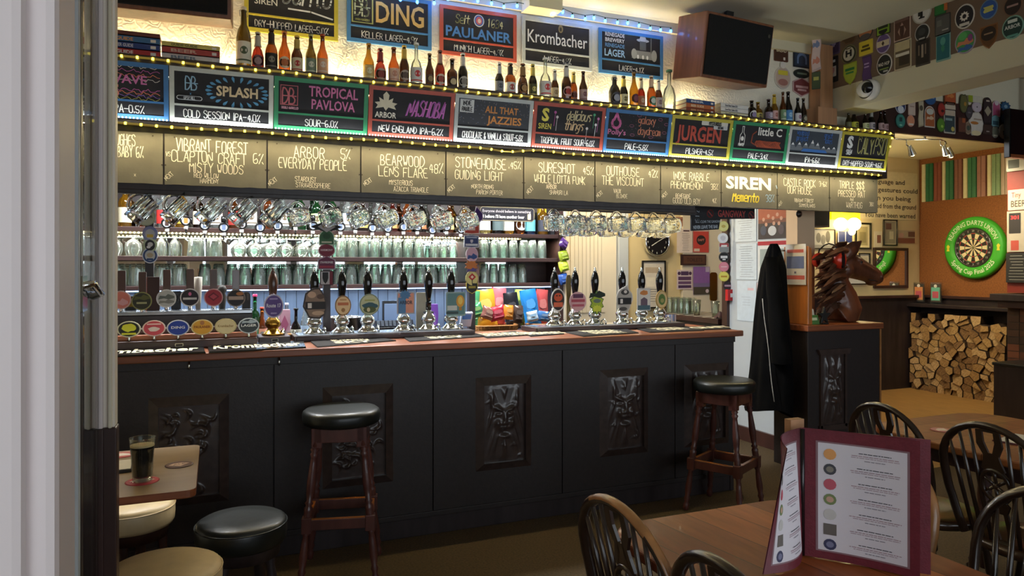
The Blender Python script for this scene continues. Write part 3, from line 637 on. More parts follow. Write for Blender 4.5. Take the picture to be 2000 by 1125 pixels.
# ================================================================ rope lights and fairy lights
mat('rope_tube', '8a8050', .3, emit=.10, ecol='ffcf40'); mat('rope_led', 'fff060', emit=9, ecol='ffe238')
def rope(label, pts, n, power, tilt):
    t = thing('rope_light', label, 'rope light', pts[0]); o = Vector(pts[0])
    P = [Vector(p) - o for p in pts]
    MB().tube(P, .0058, 'rope_tube', n=6).ob('rope', t)
    ln = [0]
    for a, b in zip(P, P[1:]): ln.append(ln[-1] + (b - a).length)
    first = None
    for k in range(n):
        d = ln[-1] * (k + .5) / n; j = max(q for q in range(len(P) - 1) if ln[q] <= d); f = (d - ln[j]) / (ln[j + 1] - ln[j]); p = P[j].lerp(P[j + 1], f)
        if first is None: first = MB().ball((0, 0, 0), (.010, .0075, .0075), 'rope_led', 6, 4).ob('led', t, loc=p)
        else: c = first.copy(); COL.objects.link(c); c.location = p
    a, b = P[0], P[-1]; mid = (a + b) / 2
    lamp('rope_glow', 'AREA', mid + Vector((0, -.012, -.012)), power, WARM, (b - a).length, .012, tilt, parent=t)
r_ = random.Random(3)
pts = [(-1.2 + .1 * k, 3.93, 2.523 + .004 * math.sin(k * .9)) for k in range(60)] + [(4.78, 3.94, 2.52), (4.80, 3.98, 2.45), (4.79, 3.99, 2.40)]
rope('yellow rope light along the bottle ledge above the keg boards', pts, 90, 13, (-12, 0, 0))
def lowz(x):
    z = 2.211
    if 1.35 < x < 2.6: z += -.016 * math.exp(-((x - 1.62) / .12) ** 2) + .012 * math.exp(-((x - 1.85) / .12) ** 2)
    return z + .003 * math.sin(x * 9)
rope('yellow rope light sagging between the keg boards and the slates', [(-1.2 + .08 * k, 3.992, lowz(-1.2 + .08 * k)) for k in range(75)], 86, 19, (-8, 0, 0))
fl = thing('fairy_lights', 'string of blue fairy lights along the top of the wallpapered wall', 'fairy lights', (1.0, 4.14, 3.12))
mat('fairy_blue', '50a0ff', emit=14, ecol='2f80ff'); mat('wire', '20301c', .6)
fp = [(750, -9), (782, 1), (815, 6), (848, 8), (875, 0), (905, 0), (933, 4), (960, 9), (984, 16), (1010, 14), (1034, 20), (1057, 18), (1078, 30), (1099, 26), (1118, 35), (1143, 40), (1160, 38), (1182, 44), (1206, 47), (1226, 48), (1248, 53), (1270, 59), (1290, 62), (1310, 64)]
W_ = [onY(x, y - 10, 4.14) - fl.location for x, y in fp]
MB().tube(W_, .0022, 'wire', n=5).ob('wire', fl)
for p in W_[1:]:
    b = MB().ball((0, 0, -.024), (.009, .009, .012), 'fairy_blue', 8, 5).tube([(0, 0, -.014), (0, 0, 0)], .005, 'wire', n=6).ob('bulb', fl, loc=p)
for k in range(0, len(W_), 4): lamp('fairy_glow', 'POINT', W_[k] + Vector((0, -.02, -.03)), .10, (.15, .4, 1), .012, parent=fl)
# wall-washing strip hidden along the back of the ledge
st = thing('ledge_strip_light', 'bright strip light behind the bottles on the ledge', 'strip light', (.9, 4.17, 2.556))
mat('strip_warm', 'fff2c4', emit=3, ecol='ffe9a0')
MB().box(-2.4, 2.35, -.012, .012, -.006, .012, 'strip_warm').ob('strip', st)
lamp('ledge_glow', 'AREA', (0, -.02, .02), 20, (1, .82, .46), 4.6, .03, (188, 0, 0), parent=st)
# ================================================================ bottles, books and speakers on the ledge
LZ, LY = 2.546, 4.075
def strip_of(m, r, z0, z1, key, a0, a1, n=10, sq=1):
    v, f = [], []
    for z in (z0, z1):
        for k in range(n + 1): a = R(a0 + (a1 - a0) * k / n); v.append((r * math.cos(a), r * math.sin(a) * sq, z))
    for k in range(n): f.append((k, k + 1, n + 2 + k, n + 1 + k))
    return m.add(v, f, key, True)
ORD = ['first', 'second', 'third', 'fourth', 'fifth', 'sixth', 'seventh', 'eighth', 'ninth', 'tenth', 'eleventh', 'twelfth', 'thirteenth', 'fourteenth', 'fifteenth', 'sixteenth', 'seventeenth', 'eighteenth', 'nineteenth', 'twentieth']
def profile(h, r, style):
    if style == 'swing': return [(r * .9, 0), (r, .01), (r, h * .50), (r * .8, h * .62), (r * .42, h * .72), (r * .36, h * .90), (r * .42, h * .92), (r * .36, h * .94)]
    if style == 'squat': return [(r * .9, 0), (r, .008), (r, h * .55), (r * .86, h * .63), (r * .40, h * .70), (r * .36, h * .95), (r * .42, h * .955), (r * .40, h)]
    if style == 'round': return [(r * .8, 0), (r, .02), (r * 1.02, h * .38), (r * .75, h * .56), (r * .30, h * .66), (r * .28, h * .94), (r * .36, h * .95), (r * .34, h)]
    return [(r * .92, 0), (r, .006), (r, h * .48), (r * .93, h * .55), (r * .56, h * .68), (r * .40, h * .78), (r * .36, h * .95), (r * .42, h * .955), (r * .40, h)]
def bottle(name, label, h, r, glass, lab, cap, loc, style='long', group=None, motif=None, shape='band', neck=None, cat='bottle'):
    t = thing(name, label, cat, loc, 0, group)
    P = profile(h, r, style)
    MB().lathe(P, glass, 14, capb=True, capt=True).ob('body', t)
    if lab:
        L = MB()
        if shape == 'round':
            v = [(0, 0)] + ell(0, 0, 1, 1, 16); z = h * .28
            vv = [(r * 1.03 * math.sin(a * 1.05), -r * 1.03 * math.cos(a * 1.05), z + b * r * 1.0) for a, b in v]
            L.add(vv, [(0, 1 + k, 1 + (k + 1) % 16) for k in range(16)], lab, True)
            if motif: L.add([(r * 1.05 * math.sin(a * .6), -r * 1.05 * math.cos(a * .6), z + b * r * .6) for a, b in v], [(0, 1 + k, 1 + (k + 1) % 16) for k in range(16)], motif, True)
        else:
            strip_of(L, r * 1.02, h * .10, h * .44, lab, 185, 355)
            if motif:
                strip_of(L, r * 1.035, h * .14, h * .165, motif, 200, 340, 8); v = [(0, 0)] + ell(0, 0, 1, 1, 12)
                L.add([(r * 1.035 * math.sin(a * .5), -r * 1.035 * math.cos(a * .5), h * .30 + b * r * .55) for a, b in v], [(0, 1 + k, 1 + (k + 1) % 12) for k in range(12)], motif, True)
        L.ob('label', t)
    if neck: strip_of(MB(), r * .5, h * .66, h * .90, neck, 0, 360, 12).lathe([(r * .62, h * .645), (r * .44, h * .77), (r * .395, h * .92)], neck, 12).ob('neck_foil', t)
    c = MB()
    if style == 'swing':
        c.lathe([(r * .34, h * .935), (r * .40, h * .95), (r * .38, h * .985), (r * .2, h)], '#d8cdb8', 10, capt=True)
        c.tube([(-r * .5, 0, h * .84), (-r * .55, 0, h * .93), (0, 0, h * .975), (r * .55, 0, h * .93), (r * .5, 0, h * .84)], .0016, 'steel', 5)
        c.ob('swing_stopper', t)
    else: c.lathe([(r * .44, h * .955), (r * .47, h * .96), (r * .44, h * 1.0), (r * .40, h * 1.005)], cap or '!8a7a50', 12, capt=True).ob('cap', t)
    return t
for k in list(MATS):
    if k.startswith('bt_'): MATS[k].node_tree.nodes['Principled BSDF'].inputs['Transmission Weight'].default_value = .8
NAMEC = dict(bt_amber='amber', bt_brown='dark brown', bt_gold='golden', bt_olive='olive green', bt_pale='pale', bt_green='green', bt_orange='orange', bt_black='black', bt_red='red-brown', bt_blue='blue', bottle_clear='clear')
# (x, top y, foot y, width px, glass, label, cap, style, neck, shape, motif, words)
BG = [('beside the left speaker', [
 (476, 0, 127, 29, 'bt_olive', '#e6e2cc', None, 'swing', None, 'band', '#4a5a3a', 'large cream labelled'), (504, 50, 131, 24, 'bt_red', '#6a4650', '!c8bfa8', 'round', '#b8b0a0', 'round', '#a88a88', 'silver necked dark'),
 (530, 44, 132, 24, 'bt_amber', '#1a1816', '!3a2a20', 'long', '#2a1c16', 'band', '#8a8270', 'black labelled amber'), (556, 48, 136, 24, 'bt_orange', '#e8cfa8', '!a86a30', 'long', None, 'round', '#b86a38', 'orange, round cream label'),
 (580, 60, 139, 22, 'bt_brown', '#dccfa8', '!c0a050', 'long', '#b09a50', 'band', '#b03028', 'gold necked, red triangle label'), (608, 55, 142, 22, 'bt_olive', '#7a8a72', '!8a8a60', 'long', None, 'band', '#d0d0b8', 'grey-green labelled'), (630, 58, 145, 22, 'bt_orange', '#d8a680', '!b04a28', 'long', None, 'band', '#e0d0c0', 'peach labelled orange')]),
 ('below the gold DING board', [
 (720, 75, 153, 22, 'bt_gold', '#cdb070', '!a8742a', 'long', None, 'band', '#e8e0b0', 'golden'), (744, 85, 157, 24, 'bt_red', '#b8a08a', '!8a3030', 'round', '#8a3430', 'round', '#8a3a30', 'red necked dark'), (769, 85, 160, 22, 'bt_orange', '#e2bca6', '!9a5a30', 'long', None, 'band', '#c88a70', 'pink labelled'),
 (791, 80, 163, 21, 'bt_brown', '#a89a8c', '!c8a850', 'long', '#c0a048', 'round', '#5a4a40', 'gold necked, round label'), (813, 77, 165, 24, 'bottle_clear', '#e0ded8', '!e0e0d8', 'round', None, 'band', '#c83838', 'clear')]),
 ('below the red lager board', [
 (839, 98, 168, 18, 'bt_brown', '#5c4434', '!7a5a30', 'long', None, 'round', '#a08a60', 'brown labelled dark'), (861, 90, 170, 21, 'bt_red', '#dcc6ae', '!6a4a40', 'long', '#a88a80', 'round', '#a04a40', 'cream and red labelled'), (883, 108, 172, 21, 'bt_brown', '#2a1c16', '!8a7050', 'squat', None, 'round', '#c8b890', 'dark oval labelled'), (906, 95, 174, 21, 'bt_black', '#bab2a6', '!c8c8c4', 'long', '#c8c4bc', 'round', '#8a8278', 'silver necked')]),
 ('below the white-lettered lager board', [
 (975, 115, 180, 18, 'bt_black', '#8e9096', '!d0d0d0', 'long', '#c8c8c8', 'band', '#50545c', 'silver necked black'), (999, 118, 186, 22, 'bt_amber', '#eae6dc', '!3a3a3a', 'squat', '#282220', 'band', '#a04038', 'white labelled'), (1021, 118, 186, 21, 'bt_brown', '#7e5634', '!6a3a20', 'round', '#8a6a40', 'round', '#b08a58', 'round brown labelled'), (1043, 119, 190, 18, 'bt_black', '#4c4c2a', '!b8a850', 'long', '#c0b058', 'band', '#d8c870', 'gold necked green labelled'), (1065, 108, 192, 24, 'bottle_clear', '#e4e0d8', '!e0e0d8', 'round', None, 'band', '#d04040', 'clear'),
 (1086, 130, 194, 17, 'bt_brown', '#d4be98', '!d0d0d0', 'long', '#c8c4bc', 'band', '#9a7a50', 'silver necked tan labelled'), (1106, 122, 197, 20, 'bt_brown', '#dcaea6', '!d8d4cc', 'long', '#d0ccc4', 'round', '#a83830', 'pink labelled'), (1123, 135, 198, 16, 'bt_amber', '#8e5444', '!c8b060', 'long', '#c0a850', 'round', '#5a2a20', 'short gold necked'), (1139, 135, 200, 17, 'bt_brown', '#bc9e96', '!6a4a40', 'long', None, 'band', '#7a4a48', 'plain dusky labelled')]),
 ('below the wide-hat lager board', [
 (1200, 139, 202, 23, 'bt_black', '#3c3c48', None, 'swing', None, 'round', '#a8a8b0', 'swing-top'), (1221, 141, 206, 18, 'bt_black', '#ece0ac', '!4a3a20', 'long', '#c8b050', 'band', '#6a5a20', 'cream labelled black'), (1238, 136, 209, 18, 'bt_gold', '#5e2c3e', '!7a6040', 'long', None, 'round', '#8a4a58', 'golden, tall'), (1255, 146, 211, 17, 'bt_red', '#ac6c4a', '!c8a888', 'long', '#d8c8a8', 'band', '#e0c0a0', 'cream necked dark red'), (1272, 144, 213, 18, 'bt_orange', '#4e8e6e', '!e0c8a8', 'long', '#e0c0a0', 'round', '#d8e0d0', 'green labelled'), (1289, 150, 215, 17, 'bt_brown', '#ccbcb4', '!e8e0d0', 'long', '#e0d8c8', 'band', '#8a6a68', 'white necked'), (1307, 133, 217, 26, 'bottle_clear', None, '!4a7a58', 'round', None, 'band', None, 'large unlabelled clear')]),
 ('at the far end by the wooden post', [
 (1468, 192, 232, 18, 'bt_black', '#e8e2da', '!3a2a20', 'squat', None, 'round', '#9a8ab0', 'white labelled'), (1484, 192, 232, 17, 'bt_gold', '#dccc66', '!b0a040', 'squat', None, 'band', '#4a3a20', 'yellow labelled'), (1501, 188, 234, 17, 'bt_brown', '#8e7c8e', '!5a4a50', 'squat', None, 'band', '#d0c8d0', 'mauve labelled'), (1516, 178, 236, 15, 'bt_gold', '#dcaea8', '!c8a838', 'long', '#c8a830', 'band', '#a05a50', 'yellow necked pink labelled'), (1529, 175, 238, 13, 'bt_amber', '#7e9e76', '!5a4a30', 'long', None, 'band', '#e0e0c8', 'green labelled slim'), (1543, 172, 238, 17, 'bt_black', '#4e8cc4', '!2a2a2a', 'long', None, 'band', '#a8d0e8', 'blue labelled'), (1558, 185, 239, 14, 'bt_black', '#e2dcdc', '!3a3a3a', 'long', None, 'band', '#8a5a78', 'pale labelled slim'), (1573, 185, 241, 14, 'bt_brown', '#4e4e3e', '!5a4a30', 'long', None, 'round', '#a8a088', 'dim dark labelled')]),
 ('beyond the wooden post under the beam', [
 (1657, 218, 255, 12, 'bt_olive', '#6a6a48', '!4a4a30', 'long', None, 'band', None, 'olive'), (1672, 213, 255, 17, 'bt_brown', '#ccca3c', '!5a3a20', 'long', None, 'band', '#4a4a20', 'yellow labelled'), (1690, 216, 256, 14, 'bt_brown', '#dadaa8', '!5a3a20', 'long', None, 'band', '#7a8a50', 'cream labelled'), (1706, 210, 258, 14, 'bt_black', '#bcb0b0', '!b8b8b0', 'long', '#a8a8a0', 'band', '#4a4a50', 'grey labelled black'), (1720, 212, 259, 13, 'bt_brown', '#c09e98', '!5a4a40', 'long', None, 'band', '#6a4a48', 'rosy labelled'), (1732, 215, 262, 14, 'bt_brown', '#b29292', '!4a3a30', 'long', None, 'band', '#7a5a58', 'mauve-pink labelled, endmost')])]
for where, rows in BG:
    for i, (x, y0, y1, wp, gl, lab, cap, stl, nk, shp, mo, words) in enumerate(rows):
        a, b = onY(x, y1, LY), onY(x, y0, LY); h = (b.z - a.z); wpx = onY(x + wp / 2, y1, LY).x - onY(x - wp / 2, y1, LY).x
        bottle('beer_bottle', '%s bottle, %s from left %s' % (words, ORD[i], where), h, min(max(wp / F * LY / (CS - (x - 1000) / F * SN) / 2 * .98, .018), .052), gl, lab, cap, (a.x, LY + (.02 if i % 2 else 0), LZ), stl, 'bottles along the ledge', mo, shp, nk)
# books lying in stacks
def book(label, loc, wd, dp, th, col, tx, tcol, group, rz=0):
    t = thing('beer_guide', label, 'book', loc, rz, group)
    m = MB().box(-wd / 2, wd / 2, 0, .004, 0, th, col).box(-wd / 2, wd / 2, 0, dp, 0, .0025, col).box(-wd / 2, wd / 2, 0, dp, th - .0025, th, col); tx and m.font(tx, -wd * .12, th * .25, th * .5, tcol, y=-.0008, bold=.03, fit=wd * .45).box(wd * .36, wd * .44, -.0008, 0, th * .25, th * .7, '#e0dcd4'); m.ob('cover', t)
    MB().box(-wd / 2 + .004, wd / 2 - .004, .004, dp - .004, .0025, th - .0025, 'paper').ob('pages', t)

mat('paper', 'ddd3bb', .8, noise=(120, .12, (1, 1, 40)))
x0 = onY(185, 100, 4.0).x
for i, (c, tx, tc, th, wo) in enumerate((('#a82c2c', 'BEER GUIDE', '#e8e0d8', .035, 'red'), ('#243a78', 'GOOD BEER GUIDE', '#c8c8d8', .032, 'navy'), ('#3a6a9a', 'BEER GUIDE', '#d89850', .032, 'blue'), ('#6a3a30', '', '', .022, 'brown'))):
    book('%s beer guide, %s from the bottom of the leftmost book stack' % (wo, ORD[i]), (-.405, 3.985, LZ + sum((.035, .032, .032)[:i])), .30, .14, th, c, tx, tc, 'beer guides in stacks on the ledge')
for i, (c, tx, tc, th, wo) in enumerate((('#d0ccc4', 'BEER', '#6a7a88', .034, 'pale grey'), ('#a8403a', 'BEER', '#d0b0a0', .033, 'dull red'), ('#cdc06a', 'GUIDE GUIDE', '#5a5a30', .024, 'yellow'))):
    book('%s beer guide, %s from the bottom of the stack beside the big swing-top bottle' % (wo, ORD[i]), (-.112, 3.985, LZ + (0, .034, .067)[i]), .27, .14, th, c, tx, tc, 'beer guides in stacks on the ledge')
p = onY(1367, 200, 4.0).x
for i, (c, tx, tc, th, wo) in enumerate((('#8a3c22', 'BEER GUIDE', '#d8a870', .030, 'brick red'), ('#c06a38', 'BEER GUIDE', '#f0d8b0', .030, 'orange'), ('#2c4c80', 'BEER', '#d0d8e0', .028, 'blue'))):
    book('%s beer guide, %s from the bottom of the stack under the right speaker' % (wo, ORD[i]), (p, 3.99, LZ + .030 * i), .245, .15, th, c, tx, tc, 'beer guides in stacks on the ledge', 4)
p = onY(1432, 205, 4.0).x
for i, (c, tx, tc, th, wo) in enumerate((('#d8cfa8', 'Good Beer Guide', '#6a6a50', .026, 'cream'), ('#e6e2da', 'Good Beer Guide 2022', '#4a4a58', .028, 'white'), ('#dcdcd8', 'Good Beer Guide 2021', '#3a3a4a', .028, 'light grey'))):
    book('%s beer guide, %s from the bottom of the pale stack under the right speaker' % (wo, ORD[i]), (p, 3.985, LZ + .0275 * i), .25, .15, th, c, tx, tc, 'beer guides in stacks on the ledge', 4)
# two wooden loudspeakers hung from the ceiling
mat('speaker_wood', '7a4a30', .4, noise=(4, .3, (6, 6, .5)), coat=.2)
def speaker(label, loc, rz, rx, wd, ht, dp):
    t = thing('loudspeaker', label, 'speaker', loc, rz, None, rx)
    MB().box(-wd / 2, wd / 2, 0, dp, 0, ht, 'speaker_wood').ob('cabinet', t, bevel=.006)
    MB().box(-wd / 2 + .018, wd / 2 - .018, -.012, .004, .02, ht - .018, 'grille_cloth').ob('grille', t, bevel=.004)
    MB().prism(ell(wd / 2 - .05, ht - .08, .011, .013), -.0135, -.011, 'steel').ob('badge', t)
    m = MB().box(-.03, .03, dp * .4, dp * .5, ht, CZ - loc[2] + .02, 'black_metal')
    m.ob('hanging_bracket', t)
speaker('wooden loudspeaker with black grille tilted down from the ceiling at the ledge end', (3.16, 3.80, 2.72), 6, 9, .60, .41, .27)
speaker('wooden loudspeaker above the book stacks at the left end, mostly cut off', (-.225, 3.80, 2.72), -3, 8, .60, .42, .27)
# ================================================================ glassware on the shelves and hanging mugs
def pint_mesh(h, rb, rt, n=26): # upturned: mouth down, fluted towards the base
    prof = [(rt, 0, 0), (rt * .985, h * .22, 0), (rt * .95, h * .45, .3), (rb * 1.10, h * .75, 1), (rb * 1.02, h * .95, 1), (rb * .82, h, 0)]
    m = MB(); v, f = [], []
    for r, z, fl in prof:
        for k in range(n): a = 2 * math.pi * k / n; q = r * (1 - .07 * fl * (k % 2)); v.append((q * math.cos(a), q * math.sin(a), z))
    for j in range(len(prof) - 1):
        for k in range(n): q = (k + 1) % n; f.append((j * n + k, j * n + q, (j + 1) * n + q, (j + 1) * n + k))
    f.append([(len(prof) - 1) * n + k for k in range(n)]); m.add(v, f, 'pint_glass', False)
    return m.lathe([(rb * .86, h * .86), (rb * .8, h * .9), (.001, h * .92)], 'pint_glass', 14).lathe([(rt * .93, .0), (rt * .94, h * .2), (rb * .98, h * .80)], 'pint_glass', 16)
def glass_copies(name, label, cat, group, mesh, spots):
    first = None
    for p in spots:
        if first is None: first = mesh.ob(name, loc=p); tag(first, label, cat, group)
        else: c = first.copy(); COL.objects.link(c); c.location = p
ZA, ZB, ZC = 1.378, 1.581, 1.778
def row(x0, x1, pitch, ys, z, px=True):
    out = []
    for j, y in enumerate(ys):
        a = onY(x0, 523, y).x if px else x0; b = onY(x1, 523, y).x if px else x1
        n = int((b - a) / pitch)
        for k in range(n): out.append((a + pitch * (k + .5) + rnd.uniform(-.006, .006), y + rnd.uniform(-.006, .006), z))
    return out
glass_copies('pint_glass', 'upturned straight pint glass in the packed rows on the lower glass shelf', 'glass', 'pint glasses on the lower shelf', pint_mesh(.150, .031, .043), row(386, 640, .090, (5.46, 5.56), ZA) + row(650, 905, .090, (5.46, 5.56), ZA))
glass_copies('pint_glass', 'tall upturned pint glass on the lower shelf right of the clip-hung upright', 'glass', 'tall glasses at the right of the lower shelf', pint_mesh(.155, .030, .040), row(936, 1032, .084, (5.46, 5.56), ZA))
glass_copies('pint_glass', 'wide upturned pint glass in the loose group at the left of the lower shelf', 'glass', 'loose glasses at the left of the lower shelf', pint_mesh(.15, .040, .047), row(215, 288, .105, (5.47,), ZA) + row(300, 378, .105, (5.47,), ZA))
glass_copies('half_pint_glass', 'upturned clear tumbler in the packed row on the middle shelf', 'glass', 'tumblers on the middle shelf', pint_mesh(.145, .030, .041), row(655, 835, .086, (5.46, 5.56), ZB))
glass_copies('half_pint_glass', 'short upturned glass on the middle shelf beside the clip-hung upright', 'glass', 'short glasses on the middle shelf', pint_mesh(.105, .028, .037), row(838, 908, .08, (5.46, 5.56), ZB))
glass_copies('pint_glass', 'tall upturned glass in the row at the right of the middle shelf', 'glass', 'tall glasses at the right of the middle shelf', pint_mesh(.16, .031, .041), row(936, 1076, .086, (5.46, 5.56), ZB))
glass_copies('tumbler', 'wide ribbed tumbler standing by the wine glasses on the middle shelf', 'glass', 'wide tumblers on the middle shelf', pint_mesh(.125, .046, .054), row(366, 452, .115, (5.47,), ZB))
glass_copies('goblet', 'round-bowled goblet upturned at the left of the middle shelf', 'glass', 'goblets at the left of the middle shelf', MB().lathe([(.04, 0), (.052, .04), (.050, .08), (.03, .105), (.012, .115), (.010, .125), (.034, .135), (.034, .137), (.001, .137)], 'pint_glass', 16), row(205, 284, .115, (5.47,), ZB))
wine = MB().lathe([(.036, 0), (.050, .035), (.048, .065), (.028, .088), (.006, .098), (.005, .148), (.010, .153), (.036, .158), (.036, .16), (.001, .16)], 'pint_glass', 18)
glass_copies('wine_glass', 'upturned stemmed wine glass on the middle shelf', 'glass', 'wine glasses on the middle shelf', wine, row(452, 652, .108, (5.46, 5.57), ZB))
glass_copies('flute_glass', 'narrow stemmed glass upturned by the tumblers on the middle shelf', 'glass', 'narrow stemmed glasses', MB().lathe([(.026, 0), (.032, .04), (.030, .09), (.012, .12), (.005, .13), (.005, .15), (.03, .157), (.001, .16)], 'pint_glass', 16), row(302, 362, .08, (5.47,), ZB))
# spirit bottles on the top shelf
sp = [('bt_gold', '#e8e0c0'), ('bt_amber', '#d8c890'), ('bottle_clear', '#c83030'), ('bt_gold', '#d8c040'), ('bt_brown', '#e0dcd0'), ('bottle_clear', '#e4e4e0'), ('bt_amber', '#a83028'), ('bottle_clear', '#d8d8d0'), ('bt_orange', '#e0c898'), ('bottle_clear', '#dce4e0'), ('bt_green', '#2a6a38'), ('bt_green', '#c8d8a0'), ('bt_green', '#1a4a28'), ('bottle_clear', '#d0d8d8'), ('bt_brown', '#c8b060'), ('bottle_clear', '#e0e0dc'), ('bt_red', '#d8a060'), ('bt_orange', '#d8582a'), ('bt_black', '#d88050'), ('bottle_clear', '#d8dcd0'), ('bt_amber', '#e0d090'), ('bt_gold', '#d8b040')]
xs_ = onY(225, 440, 5.52).x; xe_ = onY(918, 440, 5.52).x
CN = {'bt_gold': 'golden', 'bt_amber': 'amber', 'bottle_clear': 'clear', 'bt_brown': 'brown', 'bt_orange': 'orange', 'bt_green': 'green', 'bt_red': 'red-brown', 'bt_black': 'black'}
for i, (g_, l_) in enumerate(sp):
    x = xs_ + (xe_ - xs_) * (i + .5) / len(sp)
    bottle('spirit_bottle', '%s spirit bottle on the top shelf behind the hanging mugs, %s' % (CN[g_], 'bottle number %d along' % (i + 1) if i > 19 else ORD[i] + ' from the left'), rnd.uniform(.27, .31), rnd.uniform(.036, .044), g_, l_, '!2a2a2a' if i % 3 else '!c8b060', (x, 5.53, ZC), 'squat', 'spirit bottles on the top shelf', '#6a5a40' if i % 2 else None)
for i, (x, g_, l_, st_, wd_) in enumerate(((947, 'bt_pale', '#dfe0e0', 'squat', 'white labelled pale whisky'), (972, 'bt_black', '#5a6a6a', 'squat', 'black'), (993, 'bt_gold', '#ece8dc', 'squat', 'white labelled golden whisky'), (1015, 'bt_amber', '#c8d0d0', 'round', 'amber, round silver label'), (1035, 'bt_blue', '#6ab8c0', 'squat', 'turquoise'), (1060, 'bt_gold', '#3a3c48', 'squat', 'broad yellow, dark arched label'))):
    bottle('spirit_bottle', '%s spirit bottle under the wooden motto sign' % wd_, .28, .046, g_, l_, '!1c1c1c', (onY(x, 440, 5.5).x, 5.5, ZC), st_, 'spirit bottles on the top shelf', None, 'round' if st_ == 'round' else 'band')
t = thing('bottle_box', 'tall yellow bottle carton at the right end of the top shelf', 'box', (2.565, 5.53, ZC)); MB().box(-.03, .03, -.03, .03, 0, .24, '#d8b020').ob('carton', t, bevel=.002); MB().box(-.024, .024, -.0315, -.030, .05, .16, '#e8d890').ob('label', t)
t = thing('book', 'black-spined book upright at the right end of the top shelf', 'book', (2.63, 5.5, ZC)); MB().box(-.016, .016, -.05, .1, 0, .21, '#16161a').ob('cover', t); MB().box(-.006, .008, -.052, -.05, .04, .12, '#d8d8e0').ob('spine_label', t)
# optics clipped along the edge of the top shelf
OP = [(326, 436), (363, 431), (400, 440), (437, 444), (472, 438), (508, 444), (542, 441), (577, 434), (611, 441), (665, 443), (694, 440), (727, 445), (757, 446), (788, 443), (815, 443), (844, 449), (872, 443), (900, 448)]
for i, (x, y) in enumerate(OP):
    p = onY(x, y, 5.27)
    t = thing('spirit_optic', 'black ringed white optic on the top shelf edge, %s from the left' % ORD[i], 'optic', p, 0, 'optics along the top shelf')
    MB().lathe([(.024, 0), (.034, 0), (.035, .012), (.030, .020), (.024, .014)], '!141416', 18, Matrix.Rotation(R(90), 4, 'X')).ob('ring', t)
    MB().prism(ell(0, 0, .027, .027, 18), -.011, .002, '#c8ccd0').box(-.012, .012, -.0125, -.010, -.017, .017, ['#3a2018', '#a87830', '#5a6a80', '#6a7a9a'][i % 4 if i < 5 else 2 + i % 2]).ob('face', t)
    MB().lathe([(.011, -.062), (.014, -.05), (.014, -.034)], '#e8e8e4', 10, capb=True, capt=True).lathe([(.005, -.085), (.006, -.06)], '!1a1a1a', 8, capb=True, capt=True).ob('nozzle', t)
    MB().lathe([(.016, .03), (.019, .05), (.017, .075)], '!1a1a1a', 10, capb=True, capt=True).box(-.008, .008, .002, .13, -.006, .02, '!1a1a1a').ob('bracket', t)
# glass mugs hung by their handles from hooks under the fascia
def mug(kind, label, cat, hook, ang, yaw, group):
    t = thing('tankard' if kind == 't' else 'dimpled_mug', label, cat, hook, yaw, group)
    h, r = (.172, .045) if kind == 't' else (.118, .047)
    X = Matrix.Rotation(R(ang), 4, 'Y')
    m = MB()
    if kind == 't':
        P = [(r * .98, 0), (r * 1.02, .008), (r * 1.0, .03), (r * .93, .05), (r * .9, .15), (r * .95, .166), (r * .96, h), (r * .86, h), (r * .82, .15), (r * .82, .045), (r * .6, .03), (.001, .03)]
        m.lathe(P, 'mug_glass', 12, capb=True, sm=False)
        for k in range(10): a = 2 * math.pi * k / 10; m.tube([(r * .93 * math.cos(a), r * .93 * math.sin(a), .045), (r * .91 * math.cos(a), r * .91 * math.sin(a), .14)], .006, 'mug_glass', 5)
    else:
        v, f = [], []; NU, NV = 30, 12
        for j in range(NV + 1):
            z = h * j / NV; rr = r * (1.0 + .13 * math.sin(math.pi * min(1, z / h)))
            for k in range(NU):
                a = 2 * math.pi * k / NU; dz = abs(math.sin(a * 5)) * abs(math.sin(math.pi * (z / h) * 3)) if .1 < z / h < .78 else 0
                v.append((rr * (1 - .09 * dz) * math.cos(a), rr * (1 - .09 * dz) * math.sin(a), z))
        for j in range(NV):
            for k in range(NU): q = (k + 1) % NU; f.append((j * NU + k, j * NU + q, (j + 1) * NU + q, (j + 1) * NU + k))
        f.append(list(range(NU - 1, -1, -1))); m.add(v, f, 'mug_glass', False)
        m.lathe([(r * .99, h), (r * .92, h), (r * .98, h * .5), (r * .9, .016), (.001, .014)], 'mug_glass', 20)
    hl = h * .62; z0 = h * .2
    hp = [(-r * .9, 0, z0)] + [(-r * .95 - .036 * math.sin(math.pi * q / 8) ** .7, 0, z0 + hl * q / 8) for q in range(1, 8)] + [(-r * .9, 0, z0 + hl)]
    anchor = Vector((-r * .95 - .036, 0, z0 + hl * .5))
    off = X @ anchor; off.z += .006
    b = m.ob('bowl', t); b.matrix_local = Matrix.Translation(-off) @ X
    g = MB().tube(hp, .0085, 'mug_glass', 8, flat=.8).ob('handle', t); g.matrix_local = Matrix.Translation(-off) @ X
    return t
def hook(p, ztop):
    t = thing('cup_hook', 'small metal cup hook under the fascia holding a glass mug', 'hook', p, 0, 'cup hooks')
    MB().tube([(0, 0, ztop - p[2]), (0, 0, .012), (-.009, 0, .002), (-.007, 0, -.008), (.002, 0, -.010), (.010, 0, -.003)], .0016, 'steel', 5).ob('hook', t)
def hooked(kind, x, Y, dz, ang, yaw, label, group):
    p = onY(x, 300, Y); z = 1.895 - dz
    mug(kind, label, 'mug', (p.x, Y, z), ang, yaw, group); hook((p.x, Y, z - .004), 1.90 if Y < 4.13 else 1.90)
for i, x in enumerate((256, 325, 391, 455, 517)): hooked('t', x, 4.095, .030, 42, rnd.uniform(-8, 8), 'tall panelled glass tankard hung tilted under the slates, %s from the left' % ORD[i], 'tankards hung under the fascia')
